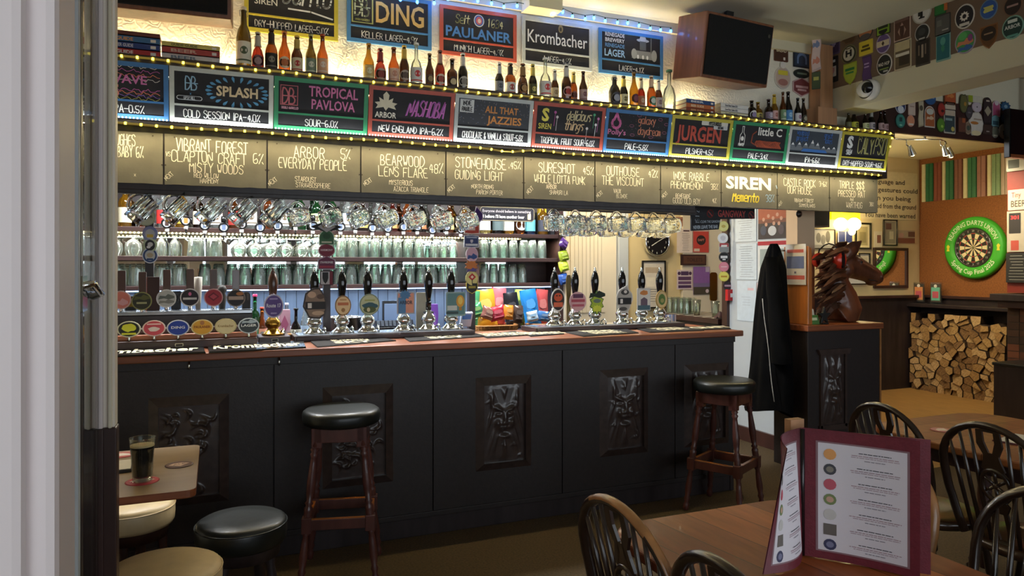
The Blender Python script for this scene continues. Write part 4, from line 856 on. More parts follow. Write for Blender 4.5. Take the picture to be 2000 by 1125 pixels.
for i, x in enumerate((578, 637, 692, 747, 803, 855, 905)): hooked('d', x, 4.095, .030, 78 - (i > 0) * 6, rnd.uniform(-12, 12), 'dimpled glass mug hung sideways under the slates, %s of the left run' % ORD[i], 'dimpled mugs left of the motto sign')
for i, x in enumerate((1080, 1123, 1163, 1203, 1240, 1275, 1308)): hooked('d', x, 4.095, .022, 84, rnd.uniform(-25, 5), 'dimpled glass mug over the right pumps, front row, %s from the left' % ORD[i], 'dimpled mugs over the right pumps')
MB  # back row hangs from a batten behind the fascia
t = thing('mug_batten', 'dark batten behind the fascia carrying a second row of mugs', 'batten', (2.6, 4.30, 1.88)); MB().box(-.55, .62, -.02, .02, 0, .05, 'black_wood').box(-.5, -.46, -.02, .02, .05, .68, 'black_wood').box(.5, .54, -.02, .02, .05, .68, 'black_wood').ob('batten', t)
for i, x in enumerate((1110, 1145, 1185, 1222, 1258, 1290)): hooked('d', x, 4.30, .045, 86, rnd.uniform(-25, 10), 'dimpled glass mug over the right pumps, back row, %s from the left' % ORD[i], 'dimpled mugs over the right pumps')
mat('sign_black', '16131a', .85)
# motto sign on two wires
a, b = onY(937, 431, 5.2), onY(1044, 406, 5.2)
t = thing('motto_sign', 'black wooden sign reading Everyone should believe in something', 'sign', ((a.x + b.x) / 2, 5.2, a.z))
W2, H2 = (b.x - a.x) / 2, b.z - a.z; c_ = .02
octo = lambda e: [(-W2 + c_, e), (W2 - c_, e), (W2 - e, c_), (W2 - e, H2 - c_), (W2 - c_, H2 - e), (-W2 + c_, H2 - e), (-W2 + e, H2 - c_), (-W2 + e, c_)]
m = MB().prism(octo(0), 0, .012, 'sign_black').line(octo(.005) + [octo(.005)[0]], .002, '#c8b888', -.001)
m.font('Everyone should believe in something', -.005, H2 * .60, H2 * .20, '#b8b0b0', y=-.001, fit=W2 * 1.75).font("I believe I'll have another beer", -.03, H2 * .22, H2 * .22, '#e8e2d8', y=-.001, bold=.015, fit=W2 * 1.5)
m.prism(rrect(W2 * .74, W2 * .86, H2 * .15, H2 * .55, .006), -.002, 0, '#d8b888').ob('board', t)
for x in (-W2 * .7, W2 * .7): MB().tube([(x, .006, H2 - .004), (x, .006, 2.56 - a.z)], .0012, 'wire', 4).ob('wire', t)
mat('towel', '1f1c1d', .95, noise=(150, .3, (1, 1, 1)), bump=(300, .6)); mat('towel_print', 'cfc6a8', .9)
mat('pump_brown', '4a2a18', .3, noise=(6, .3, (1, 1, .3)), coat=.4); mat('pump_black', '0c0c0d', .12, coat=.3, noise=(5, .1, (1, 1, 1)))
mat('wicker', 'a9743c', .7, noise=(60, .3, (1, 1, 1)))
mat('till_screen', '5a6a80', .2, emit=.3, ecol='6a88b8')
# ================================================================ pump clips: a badge of layered flat shapes
def shape(kind, w_, h_):
    a, b = w_ / 2, h_ / 2
    if kind == 'oval': return ell(0, 0, a, b, 24)
    if kind == 'rect': return rrect(-a, a, -b, b, min(a, b) * .12, 3)
    if kind == 'arch': return [(-a, -b), (a, -b)] + [(a * math.cos(R(t)), b - a + a * math.sin(R(t))) if b > a else (a * math.cos(R(t)), b * math.sin(R(t))) for t in range(0, 181, 18)]
    if kind == 'shield': return [(0, -b), (a * .7, -b * .55), (a, 0), (a, b), (-a, b), (-a, 0), (-a * .7, -b * .55)]
    if kind == 'hex': return [(0, -b), (a, -b * .5), (a, b * .5), (0, b), (-a, b * .5), (-a, -b * .5)]
    if kind == 'house': return [(-a, -b), (a, -b), (a, b * .45), (0, b), (-a, b * .45)]
    if kind == 'flag': return [(-a, -b), (0, -b * 1.1), (a, -b), (a * .95, b * .9), (0, b), (-a * .95, b * .9)]
    if kind == 'diamond': return [(0, -b), (a, 0), (0, b), (-a, 0)]
    if kind == 'wave': return [(-a, -b), (-a * .3, -b * .6), (a * .3, -b), (a, -b * .5), (a, b * .2), (a * .2, b), (-a * .1, b * .2), (-a * .8, b * .4)]
    if kind == 'leaf':
        o = []
        for k in range(20):
            r = 1 if k % 2 == 0 else .72; t = R(90 + 18 * k); o.append((a * r * math.cos(t), b * r * math.sin(t)))
        return o
    if kind == 'crag':
        rr = random.Random(int(w_ * 1e4)); return [(a * q * math.cos(R(t)) * 1.1, b * q * math.sin(R(t)) * 1.1) for t, q in ((t, rr.uniform(.78, 1)) for t in range(0, 360, 24))]
    if kind == 'ribbon': return [(-a, b), (-a * .7, b * .3), (-a, -b * .4), (-a * .8, -b), (a, -b * .85), (a * .75, -b * .2), (a, b * .4), (a * .85, b)]
    return rect(-a, a, -b, b)
def scale_pts(p, k, kz=None): return [(x * k, z * (kz or k)) for x, z in p]
def clip(label, kind, w_, h_, cols, text='', tcol='#ffffff', loc=(0, 0, 0), rz=0, group=None, motif=None, rx=0, parent=None, band=None, shaft=None):
    """cols = outer, inner (and a lower field)"""
    P = shape(kind, w_, h_); m = MB().prism(P, 0, .005, cols[0])
    if len(cols) > 1: m.prism(scale_pts(P, .88), -.0012, 0, cols[1])
    if len(cols) > 2:
        lo = [(x * .84, z * .84) for x, z in P if z < h_ * .02]
        if len(lo) > 2: m.face(sorted(lo, key=lambda q: math.atan2(q[1] + h_ * .2, q[0])), -.0016, cols[2])
    if band: m.prism(rect(-w_ * .40, w_ * .40, -h_ * .13, h_ * .13), -.0022, 0, band)
    if motif:
        for k, q in enumerate(motif): # ('oval', x, z, w, h, col)
            m.face([(a + q[1] * w_, b + q[2] * h_) for a, b in shape(q[0], q[3] * w_, q[4] * h_)], -.0024 - .0003 * k, q[5])
    if text:
        ls = text.split('|'); n = len(ls)
        for i, l in enumerate(ls):
            if l: m.font(l, 0, (n / 2 - i - .5) * h_ * .22 - h_ * .05, h_ * (.16 if n < 3 else .13), tcol, y=-.0028 - .0003 * len(motif or []), bold=.02, fit=min(w_ * .72, w_ * .15 * max(3, len(l))))
    if parent: return m.ob('pump_clip', parent, loc, (rx, 0, rz))
    o = m.ob('pump_clip', None, loc, (rx, 0, rz)); return tag(o, label, 'pump clip', group)
# dark uprights behind the pumps with clips hung down their fronts
for x, nm in ((292, 'left'), (638, 'middle'), (921, 'right')):
    p = onY(x, 500, 4.64)
    struct('trim_upright_' + nm, MB().box(p.x - .022, p.x + .022, 4.625, 4.67, .6 if x < 300 else .6, 2.0, 'black_wood'))
def strip(rows, Y):
    for (x, y, wp, hp, kind, cols, text, tc, words, mo) in rows:
        p = onY(x, y, Y); q = onY(x + wp / 2, y, Y).x - onY(x - wp / 2, y, Y).x; hh = onY(x, y - hp / 2, Y).z - onY(x, y + hp / 2, Y).z
        clip(words, kind, q, hh, cols, text, tc, p, rnd.uniform(-3, 3), 'pump clips hung on the uprights behind the bar', mo)
strip([(285, 424, 38, 34, 'oval', ('#b8c4a0', '#d4dcc0'), 'CIDER', '#5a6a50', 'pale green round pump clip behind the tankards, top of the left upright', [('rect', 0, .16, .34, .26, '#5a4a40')]),
 (293, 457, 31, 31, 'oval', ('#8088b0', '#9098c0'), '', '#f0f0f0', 'lavender ringed round pump clip on the left upright', [('oval', 0, 0, .62, .62, '#c8ccd0'), ('rect', 0, -.12, .4, .2, '#d8b848')]),
 (293, 478, 27, 30, 'oval', ('#b8c89c', '#c8d4b0'), '', '#000000', 'oval pump clip with a black and white picture on the left upright', [('oval', 0, -.03, .74, .7, '#1e1e20'), ('oval', .02, .02, .4, .3, '#d8d8d4'), ('oval', -.1, -.15, .3, .18, '#e8e8e4')]),
 (293, 499, 31, 31, 'oval', ('#e0e4e8', '#2c4878'), '', '#ffffff', 'navy ringed round pump clip, lowest on the left upright', [('oval', 0, 0, .66, .66, '#c8ccc8'), ('oval', 0, .02, .4, .3, '#b8a888'), ('rect', 0, -.24, .4, .12, '#2c4878')])], 4.615)
strip([(638, 443, 62, 24, 'diamond', ('#2a2a2e', '#1a1a1e'), '', '#ffffff', 'white diamond on a dark badge, top of the middle upright', [('diamond', 0, 0, .56, .9, '#c8ccd0'), ('diamond', 0, .05, .2, .36, '#6a7a90')]),
 (638, 464, 30, 30, 'arch', ('#c8d8c0', '#3c6a44'), '', '#e0e8d8', 'green arched pump clip on the middle upright', [('oval', 0, .1, .5, .4, '#27502f'), ('rect', 0, -.3, .66, .1, '#c8d0b8')]),
 (638, 489, 33, 27, 'oval', ('#c8a8a8', '#7a2438'), 'HARMONY', '#f0d8d8', 'maroon oval HARMONY pump clip on the middle upright', None),
 (638, 513, 35, 27, 'house', ('#c8c0c8', '#6a2848'), 'STRAWBOSPHERE', '#f0e8e8', 'maroon gabled pump clip on the middle upright', [('rect', 0, -.3, .8, .16, '#a8344c')]),
 (638, 543, 26, 28, 'rect', ('#3a2028', '#d8d8d8'), '', '#000000', 'pump clip with a dark pint in a white glass, lowest on the middle upright', [('shield', -.1, 0, .44, .8, '#141416'), ('rect', .34, 0, .24, .9, '#7a2838')])], 4.615)
strip([(928, 420, 32, 34, 'wave', ('#d0c8d8', '#4a2a78'), '', '#e0d0f0', 'purple wavy pump clip, top of the right upright', None),
 (922, 443, 30, 27, 'flag', ('#e8dcd0', '#b8402c'), '', '#f8e8d8', 'orange-red pump clip on the right upright', [('rect', .2, .2, .5, .3, '#d89038'), ('rect', -.05, -.15, .5, .22, '#e8d0c0')]),
 (921, 471, 30, 24, 'flag', ('#d8dce0', '#26386a'), '', '#f0f0f0', 'navy and white banded pump clip on the right upright', [('rect', 0, -.3, .8, .18, '#d8dce0'), ('rect', 0, .3, .7, .12, '#a8b4c8'), ('shield', 0, -.02, .18, .3, '#c8c8d0')]),
 (922, 497, 24, 30, 'oval', ('#d8c8d0', '#d0a8b8'), '', '#ffffff', 'pink oval pump clip with a blue wave on the right upright', [('wave', 0, -.12, .8, .4, '#2c4c88')]),
 (921, 519, 28, 28, 'leaf', ('#8a5a3a', '#c87838'), '', '#ffffff', 'orange leaf-shaped pump clip on the right upright', [('wave', 0, -.28, .7, .3, '#5a4a88')]),
 (922, 544, 25, 30, 'oval', ('#b8b070', '#dcd48a'), '', '#ffffff', 'yellow round pump clip with red diamonds on the right upright', [('diamond', 0, .1, .6, .5, '#b8302c'), ('diamond', 0, .1, .26, .22, '#f0e0c0'), ('rect', 0, -.2, .06, .3, '#303030')]),
 (922, 563, 23, 22, 'shield', ('#c8b848', '#1c1c18'), '', '#d8d0a0', 'black shield pump clip with yellow rim, lowest on the right upright', [('rect', 0, .1, .6, .2, '#a89838')])], 4.615)

# ================================================================ hand pumps
for nm, xa, xb in (('left', 575, 928), ('right', 1046, 1338)):
    a, b = onY(xa, 655, 4.2).x, onY(xb, 640, 4.2).x
    t = thing('pump_board', 'raised dark wooden board carrying the %s row of hand pumps' % nm, 'pump board', (0, 4.2, 1.0805))
    MB().box(a, b, 0, .235, 0, .032, 'dark_wood').box(a + .01, b - .01, -.006, .0, .006, .026, 'dark_wood').ob('board', t, bevel=.004)
    MB().box(a + .02, b - .02, .03, .20, .0325, .036, 'steel').ob('drip_plate', t)
def pump(i, x, hcol, label, cl, base='chrome', long=False):
    p = onY(x, 640, 4.31)
    t = thing('hand_pump', label, 'hand pump', (p.x, 4.31, 1.117), 0, 'hand pumps on the bar')
    MB().lathe([(.062, 0), (.062, .006), (.055, .011), (.040, .024), (.030, .034), (.030, .04), (.043, .052), (.045, .066), (.036, .086), (.022, .102), (.015, .125), (.014, .17)], base, 18, capb=True, capt=True).ob('base', t)
    prof = [(.012, .165), (.016, .20), (.021, .235), (.0265, .27), (.0275, .295), (.024, .325), (.016, .347), (.011, .355), (.015, .360)]
    MB().lathe(prof, hcol, 16, capb=True, capt=True).ob('handle', t)
    MB().lathe([(.009, .358), (.011, .362), (.006, .368), (.008, .375), (.006, .383), (.001, .386)], 'chrome' if hcol != 'pump_brown' else 'pump_brown', 10).ob('finial', t)
    if long: MB().lathe([(.016, .11), (.018, .17)], hcol, 14, capb=True).box(-.03, .03, -.008, .008, .10, .112, '!141416').ob('sleeve', t)
    s = MB().tube([(.045, -.01, .02), (.055, -.03, .035), (.058, -.045, .02), (.058, -.048, -.0)], .005, 'chrome', 8).ob('spout', t)
    if cl:
        cx, cy, wp, hp, kind, cols, text, tc, mo = cl; q = onY(cx, cy, 4.25); w2 = onY(cx + wp / 2, cy, 4.25).x - onY(cx - wp / 2, cy, 4.25).x; h2 = hp / F * 4.25 / (CS - (cx - 1000) / F * SN)
        c = clip('', kind, w2, h2, cols, text, tc, (q.x - p.x, -.045, q.z - 1.117), 0, parent=t, motif=mo)
        MB().tube([(q.x - p.x, -.040, q.z - 1.117), (0, -.005, .16)], .004, 'steel', 6).ob('clip_bracket', t)
PU = [(533, 'pump_brown', 'hand pump with plain brown handle and purple Route 17 clip', (535, 598, 39, 47, 'oval', ('#c8c0d0', '#5a4488'), 'Route 17', '#f0ecf8', [('rect', 0, .3, .4, .06, '#a898c8'), ('rect', 0, -.3, .3, .06, '#a898c8')]), 'brass'),
 (614, 'pump_black', 'hand pump with ragged brown and black illustrated clip', (617, 592, 48, 62, 'crag', ('#3a3230', '#8a7464'), '', '#fff', [('rect', 0, -.08, .84, .24, '#1c1a1c'), ('oval', -.15, .26, .34, .2, '#c8a890'), ('oval', .2, .2, .3, .16, '#5a463a'), ('oval', .1, -.32, .5, .14, '#c0a48c'), ('rect', -.24, -.08, .16, .16, '#e8e4e0')])),
 (668, 'pump_black', 'hand pump with cream and orange oval clip', (671, 597, 32, 40, 'oval', ('#8a6238', '#e6c898'), '', '#fff', [('rect', 0, .08, .66, .14, '#c07048'), ('rect', 0, .28, .4, .07, '#c89868'), ('oval', 0, -.22, .24, .2, '#a87a48')])),
 (718, 'pump_black', 'hand pump with round forest landscape clip', (723, 595, 40, 42, 'oval', ('#8a9a80', '#c8d0a8'), '', '#fff', [('crag', 0, -.06, .8, .3, '#2c5a68'), ('oval', 0, -.24, .62, .3, '#4a5a30'), ('oval', -.06, -.24, .16, .2, '#d8d0a8'), ('rect', 0, .2, .5, .07, '#a8b068')])),
 (788, 'pump_black', 'hand pump with blue and salmon ARBOR clip', (794, 592, 35, 44, 'rect', ('#a8b8c8', '#e0a088'), 'ARBOR', '#2a3448', [('rect', -.22, -.1, .42, .7, '#5488b8'), ('leaf', -.05, .36, .7, .44, '#4a80b0')])),
 (837, 'pump_black', 'hand pump with long black handle and no clip', None, 'chrome', True),
 (881, 'pump_black', 'hand pump with teal clip showing a glowing bulb', (892, 594, 38, 47, 'rect', ('#8aa8a8', '#5e8a8e'), '', '#fff', [('oval', .22, .12, .42, .5, '#d8a038'), ('oval', .22, .14, .24, .32, '#e8d068'), ('rect', .22, -.2, .14, .14, '#a87828'), ('rect', -.2, -.16, .5, .2, '#c8d4d0'), ('rect', -.2, -.36, .62, .1, '#31484c')])),
 (1083, 'pump_black', 'hand pump with black oval clip showing an orange face', (1092, 586, 27, 46, 'oval', ('#e8e4dc', '#2a1c1a'), '', '#fff', [('oval', 0, .12, .62, .36, '#d0542c'), ('rect', 0, -.2, .66, .2, '#d86a48'), ('oval', -.1, .18, .12, .06, '#1c1010'), ('oval', .1, .18, .12, .06, '#1c1010')])),
 (1123, 'pump_black', 'hand pump with pink and purple banded round clip', (1131, 589, 33, 38, 'oval', ('#d0a8b0', '#d8a8ac'), '', '#fff', [('rect', 0, .28, .6, .2, '#5a3050'), ('rect', 0, .04, .8, .14, '#b04858'), ('rect', 0, -.2, .7, .12, '#b85868')])),
 (1162, 'pump_black', 'hand pump with spiky yellow-green clip', (1168, 592, 29, 50, 'leaf', ('#3c5a20', '#a8c038'), '', '#fff', [('wave', 0, .34, 1.1, .3, '#1a2a18'), ('oval', 0, .08, .5, .16, '#6a7a70'), ('leaf', 0, -.22, .7, .3, '#d8e048')])),
 (1215, 'pump_black', 'hand pump with ragged black and white skull clip', (1222, 585, 31, 54, 'crag', ('#d8d4cc', '#b8b4ac'), '', '#fff', [('rect', 0, -.06, .84, .24, '#1a1a1c'), ('oval', .02, .26, .5, .2, '#3a3836'), ('oval', .05, .28, .2, .12, '#e8e4dc'), ('oval', -.1, -.34, .5, .14, '#4a4846'), ('rect', -.2, -.06, .16, .16, '#e8e4e0')])),
 (1253, 'pump_black', 'hand pump with white clip showing a house', (1260, 585, 26, 44, 'rect', ('#d0ccc8', '#eae4da'), '', '#fff', [('crag', 0, .3, .6, .22, '#d88a48'), ('house', 0, -.08, .5, .36, '#6a5868'), ('rect', 0, -.36, .9, .2, '#4a6a78')])),
 (1288, 'pump_black', 'hand pump with cream oval clip and green centre', (1295, 585, 23, 36, 'oval', ('#b8924c', '#e2c48c'), '', '#fff', [('oval', 0, 0, .58, .6, '#5a7a38'), ('oval', .02, -.06, .3, .24, '#a8a060')]))]
for i, u in enumerate(PU): pump(i, *u)
# wooden block and bracket under the Route 17 pump
p = onY(537, 660, 4.2)
t = thing('pump_plinth', 'small wooden plinth under the brass based pump', 'plinth', (p.x, 4.2, 1.0805)); MB().box(-.085, .085, 0, .23, 0, .034, 'dark_wood').ob('block', t, bevel=.004)
MB().prism(rrect(-.018, .018, .008, .024, .003), -.002, 0, '#d8d0b8').prism(rrect(-.015, .015, .010, .022, .002), -.003, 0, '#3a2c20').ob('plate', t)

# ================================================================ keg taps on the stepped rail
x0, x1 = -1.1, onY(500, 640, 4.2).x
t = thing('tap_rail', 'stepped dark wooden rail carrying two rows of keg taps', 'tap rail', (0, 4.12, 1.0805))
MB().box(x0, x1, -.03, .14, 0, .045, 'dark_wood').box(x0, x1, -.01, .14, .045, .075, 'bar_top').box(x0, x1, .02, .14, .075, .105, 'dark_wood').ob('lower_step', t, bevel=.006)
xu = onY(492, 600, 4.35).x
MB().box(x0, xu, .16, .33, 0, .165, 'black_wood').ob('upper_step', t, bevel=.004); MB().box(x0, xu, .15, .34, .165, .185, 'steel').ob('steel_top', t, bevel=.003)
p = onY(350, 668, 4.09); MB().prism(rrect(p.x - .02, p.x + .02, .012, .028, .003), -.033, -.03, '#d8d0b8').prism(rrect(p.x - .016, p.x + .016, .015, .025, .002), -.034, -.03, '#3a2c20').ob('plate', t)
def tap(x, y, upper, label, cols, text, tc, mo, hx=None):
    Y = 4.27 if upper else 4.10
    p = onY(x, y, Y); base = 1.267 if upper else 1.186
    t = thing('keg_tap', label, 'keg tap', (p.x, Y + .05, base), 0, 'keg taps on the rail')
    w2, h2 = (.098, .098) if upper else (.108, .082)
    c = clip('', 'oval', w2, h2, cols, text, tc, (0, -.055, p.z - base), 0, parent=t, motif=mo)
    MB().tube([(0, -.05, p.z - base), (0, 0, p.z - base), (0, 0, 0)], .012, 'chrome', 8).ob('tap_body', t)
    MB().tube([(0, -.03, p.z - base - .02), (0, -.05, p.z - base - .06)], .007, 'chrome', 8).ob('spout', t)
    if upper:
        z0 = p.z - base
        MB().prism(rrect(-.019, .019, z0 + .02, z0 + .155, .006), -.012, .004, 'pump_brown').ob('handle', t, bevel=.002)
TU = [('left-most pink and orange', ('#c8a8a0', '#d07868'), [('wave', 0, -.1, .7, .4, '#d8a0a0')]), ('dark green camouflage', ('#8a8a50', '#2e2e18'), [('rect', 0, -.1, .5, .1, '#a8a878'), ('wave', 0, .2, .8, .3, '#5a5a28')]), ('white and grey', ('#e0e0dc', '#c0c0b8'), [('wave', 0, .1, .8, .3, '#6a7068'), ('wave', 0, -.16, .8, .24, '#8a8a80')]),
 ('black and white', ('#d8d4d0', '#241c22'), [('oval', 0, .2, .16, .2, '#d870a0'), ('rect', 0, -.06, .7, .12, '#d8d4d0')]), ('crimson triangle', ('#d0a0a0', '#a83040'), [('diamond', 0, .05, .6, .5, '#701c2c'), ('diamond', 0, .05, .4, .3, '#c04858')]), ('black and orange', ('#8a7a70', '#221e20'), [('rect', 0, 0, .8, .2, '#b8a090'), ('oval', .2, .24, .4, .2, '#b87848')])]
for i, ((x, y), (wd, cols, mo)) in enumerate(zip(((236, 586), (277, 588), (325, 583), (371, 581), (417, 581), (461, 582)), TU)):
    tap(x, y, True, '%s keg tap with brown handle on the upper step' % wd, cols, '', '#fff', mo)
TL = [('red round', ('#e0c0b8', '#c83848'), '', '#fff', [('oval', 0, 0, .4, .4, '#e8a8a8')]), ('black and yellow', ('#d8d4b8', '#1a1a14'), '', '#fff', [('crag', 0, .1, .6, .5, '#d8d838'), ('rect', 0, -.28, .6, .12, '#d8d838')]), ('pink and red', ('#e0c8c0', '#c84858'), '', '#fff', [('crag', 0, -.05, .5, .3, '#f0dcd8'), ('rect', 0, .26, .6, .08, '#f0c8c8')]), ('royal blue', ('#d8d8e0', '#1c3a9c'), 'DING', '#f4f4fc', None),
 ('golden', ('#d8c898', '#d8a038'), 'PAULANER', '#7a3818', [('oval', 0, .28, .2, .26, '#a87048')]), ('cream', ('#c8b888', '#d8c8a0'), 'Krombacher', '#8a6a40', None), ('black and pale blue', ('#c8d0d8', '#26303c'), 'LAGER', '#f0f4f8', [('wave', 0, .28, .7, .26, '#a8b8c8')])]
for (x, y), (wd, cols, tx, tc, mo) in zip(((192, 645), (252, 643), (301, 641), (348, 640), (395, 639), (441, 637), (486, 636)), TL):
    tap(x, y, False, '%s oval keg tap badge on the lower step' % wd, cols, tx, tc, mo)
# odds and ends behind the taps
def card(name, label, cat, x, y0, y1, wp, Y, col, zb, th=.006, inner=None, text='', tc='#ffffff', kind='rect'):
    a, b = onY(x, y1, Y), onY(x, y0, Y); h = b.z - zb; wd = onY(x + wp / 2, y1, Y).x - onY(x - wp / 2, y1, Y).x
    t = thing(name, label, cat, (a.x, Y, zb)); P = [(q, z + h / 2) for q, z in shape(kind, wd, h)]
    m = MB().prism(P, 0, th, col)
    if inner:
        for q in inner: m.prism([(u + q[1] * wd, v + h / 2 + q[2] * h) for u, v in shape(q[0], q[3] * wd, q[4] * h)], -.001, 0, q[5])
    if text: m.font(text, 0, h * .45, h * .14, tc, y=-.0016, bold=.02, fit=wd * .8)
    m.ob('body', t, bevel=.001); return t
card('menu_board', 'tall dark brown menu with orange edge behind the keg taps', 'menu', 298, 541, 606, 27, 4.40, '#3a2018', 1.266, .03, [('rect', -.45, 0, .1, .98, '#b85a30')])
card('tap_badge', 'black square badge with pale monogram behind the keg taps', 'badge', 344, 568, 606, 19, 4.42, '#1e2226', 1.266, .01, [('rect', 0, .1, .5, .5, '#4a5258'), ('rect', 0, .1, .3, .3, '#1e2226')])
card('tap_badge', 'black badge with curled top at the right end of the keg taps', 'badge', 481, 570, 604, 16, 4.40, '#26221f', 1.266, .01, [('rect', .2, .2, .3, .4, '#5a5048')], kind='arch')
card('tap_badge', 'small black and gold badge behind the camouflage keg tap', 'badge', 255, 578, 604, 22, 4.43, '#1a1a18', 1.266, .01, [('rect', 0, -.1, .7, .3, '#b89838')], kind='arch')
t = thing('beer_tap_lever', 'slim white tap handle standing behind the upper keg taps', 'tap lever', (onY(387, 580, 4.42).x, 4.42, 1.266)); MB().lathe([(.012, 0), (.016, .05), (.020, .12), (.022, .18), (.018, .182)], '#d8d0c0', 12, capb=True, capt=True).ob('handle', t)
t = thing('beer_tap_lever', 'carved dark figure tap handle behind the upper keg taps', 'tap lever', (onY(434, 580, 4.42).x, 4.42, 1.266)); MB().lathe([(.016, 0), (.02, .04), (.024, .07), (.016, .09), (.026, .105), (.02, .125), (.008, .135)], '#3a3630', 10, capb=True, capt=True).ob('handle', t)

# ================================================================ things along the back counter
ZK = .98
def backbottle(x, y0, wp, gl, lab, cap, words, stl='long', Y=5.1):
    b = onY(x, y0, Y); wd = onY(x + wp / 2, 600, Y).x - onY(x - wp / 2, 600, Y).x
    bottle('bottle', words, b.z - ZK, wd / 2, gl, lab, cap, (b.x, Y, ZK), stl, None, '#8a8a80', 'band')
backbottle(498, 575, 20, 'bt_green', '#4a8a5a', '!d84878', 'green bottle with pink top behind the keg taps', 'squat')
backbottle(512, 600, 20, 'bt_orange', '#e0a080', '!c85038', 'orange bottle behind the purple pump clip')
backbottle(578, 602, 22, 'bt_black', '#c8c8b8', '!1a1a1a', 'black pear-shaped bottle behind the left pumps', 'round', 5.0)
backbottle(596, 590, 18, 'bottle_clear', '#a8c0d8', '!5878a8', 'clear blue-labelled bottle behind the left pumps')
backbottle(560, 592, 18, 'bottle_clear', '#b8c8d8', '!c8c8d0', 'clear bottle by the pink carton behind the left pumps')
card('carton', 'pink patterned carton behind the purple pump clip', 'carton', 556, 605, 640, 22, 5.0, '#c898a8', .98, .05, [('diamond', 0, .1, .7, .5, '#a85878'), ('diamond', 0, -.25, .7, .4, '#e0b8c8')])
t = thing('dip_pot', 'small clear pot of orange sauce beside the purple pump', 'pot', (onY(563, 640, 4.40).x, 4.40, 1.08)); MB().lathe([(.03, 0), (.042, .045), (.044, .048)], 'bottle_clear', 16, capb=True).lathe([(.029, .002), (.038, .032)], '#c88848', 16, capb=True, capt=True).ob('pot', t)
a, b = onY(637, 640, 5.05), onY(706, 605, 5.05)
t = thing('stock_pot', 'steel cooking pot on the back counter behind the pumps', 'pot', ((a.x + b.x) / 2, 5.05, ZK)); rr = (b.x - a.x) / 2
MB().lathe([(rr * .97, 0), (rr, .01), (rr, .17), (rr * 1.05, .175), (rr * 1.05, .182), (rr * .96, .18), (rr * .95, .02)], 'steel', 28, capb=True).ob('body', t)
MB().tube([(rr, -.03, .13), (rr + .03, -.02, .135), (rr + .03, .02, .135), (rr, .03, .13)], .006, 'steel', 6).ob('handle', t)
a, b = onY(732, 640, 5.0), onY(826, 575, 5.0)
t = thing('cash_till', 'black cash till with angled screen behind the ale pumps', 'till', ((a.x + b.x) / 2, 5.0, ZK)); hw = (b.x - a.x) / 2
MB().box(-hw, hw, -.02, .33, 0, .10, '!16181c').box(-hw * .97, hw * .97, -.024, -.02, .02, .09, '!202329').ob('drawer', t, bevel=.004)
X = Matrix.Translation((-.02, .05, .10)) @ Matrix.Rotation(R(-28), 4, 'X'); m = MB().box(-hw * .8, hw * .8, 0, .04, 0, .05, '!24272e', X); 
for r in range(4):
    for c in range(9): m.box(-hw * .72 + c * hw * .165, -hw * .72 + c * hw * .165 + .02, -.006, 0, .005 + r * .011, .013 + r * .011, '#3a4450', X)
m.ob('keypad', t)
MB().box(-hw * .5, hw * .45, .14, .17, .10, .28, '!1c1f24').box(-hw * .44, hw * .40, .134, .14, .13, .26, 'till_screen').ob('screen', t, bevel=.004)
card('price_card', 'blank cream card behind the clipless pump', 'card', 826, 571, 636, 26, 4.42, '#d8d0b8', 1.1165, .004)
card('drinks_pouch', 'purple pointed pouch behind the clipless pump', 'pouch', 849, 594, 640, 15, 4.98, '#7a48b0', .98, .03, [('oval', 0, 0, .4, .5, '#9a68c8')], kind='ribbon')
t = thing('cup_stack', 'blue paper cup stack behind the ale pumps', 'cups', (onY(878, 600, 5.0).x, 5.0, ZK))
for k in range(4): MB().lathe([(.026, k * .03), (.036, k * .03 + .09), (.037, k * .03 + .092)], '#2878b8', 14, capb=True).ob('cup', t)
t = thing('card_reader', 'pale blue card reader on the bar by the bulb clip pump', 'card reader', (onY(906, 632, 4.45).x, 4.42, 1.117)); X = Matrix.Rotation(R(25), 4, 'X'); MB().box(-.038, .038, 0, .02, 0, .10, '!c8d4e8', X).box(-.03, .03, -.002, 0, .055, .092, '!4a88d8', X).ob('body', t, bevel=.004)
# baskets of snacks
def basket(label, x0, x1, Y, col):
    a, b = onY(x0, 640, Y).x, onY(x1, 640, Y).x; t = thing('wicker_basket', label, 'basket', ((a + b) / 2, Y, ZK)); hw = (b - a) / 2
    m = MB()
    for k in range(7):
        z = k * .014 + .004; s_ = .86 + .02 * k; m.tube([(hw * s_ * (1 if q < 0 else 1) * math.copysign(abs(math.cos(q)) ** .5, math.cos(q)), .13 * s_ * math.copysign(abs(math.sin(q)) ** .5, math.sin(q)), z) for q in [2 * math.pi * j / 28 for j in range(28)]], .0075, col, 6, closed=True)
    for j in range(28): q = 2 * math.pi * j / 28; m.tube([(hw * .88 * math.copysign(abs(math.cos(q)) ** .5, math.cos(q)), .115 * math.copysign(abs(math.sin(q)) ** .5, math.sin(q)), 0), (hw * math.copysign(abs(math.cos(q)) ** .5, math.cos(q)), .13 * math.copysign(abs(math.sin(q)) ** .5, math.sin(q)), .092)], .004, col, 5)
    m.box(-hw * .8, hw * .8, -.1, .1, 0, .006, col).ob('weave', t)
basket('wicker basket heaped with crisp packets beside the till', 920, 1006, 5.06, 'wicker'); basket('second wicker basket of crisp packets behind the right pumps', 1028, 1082, 5.06, 'wicker')
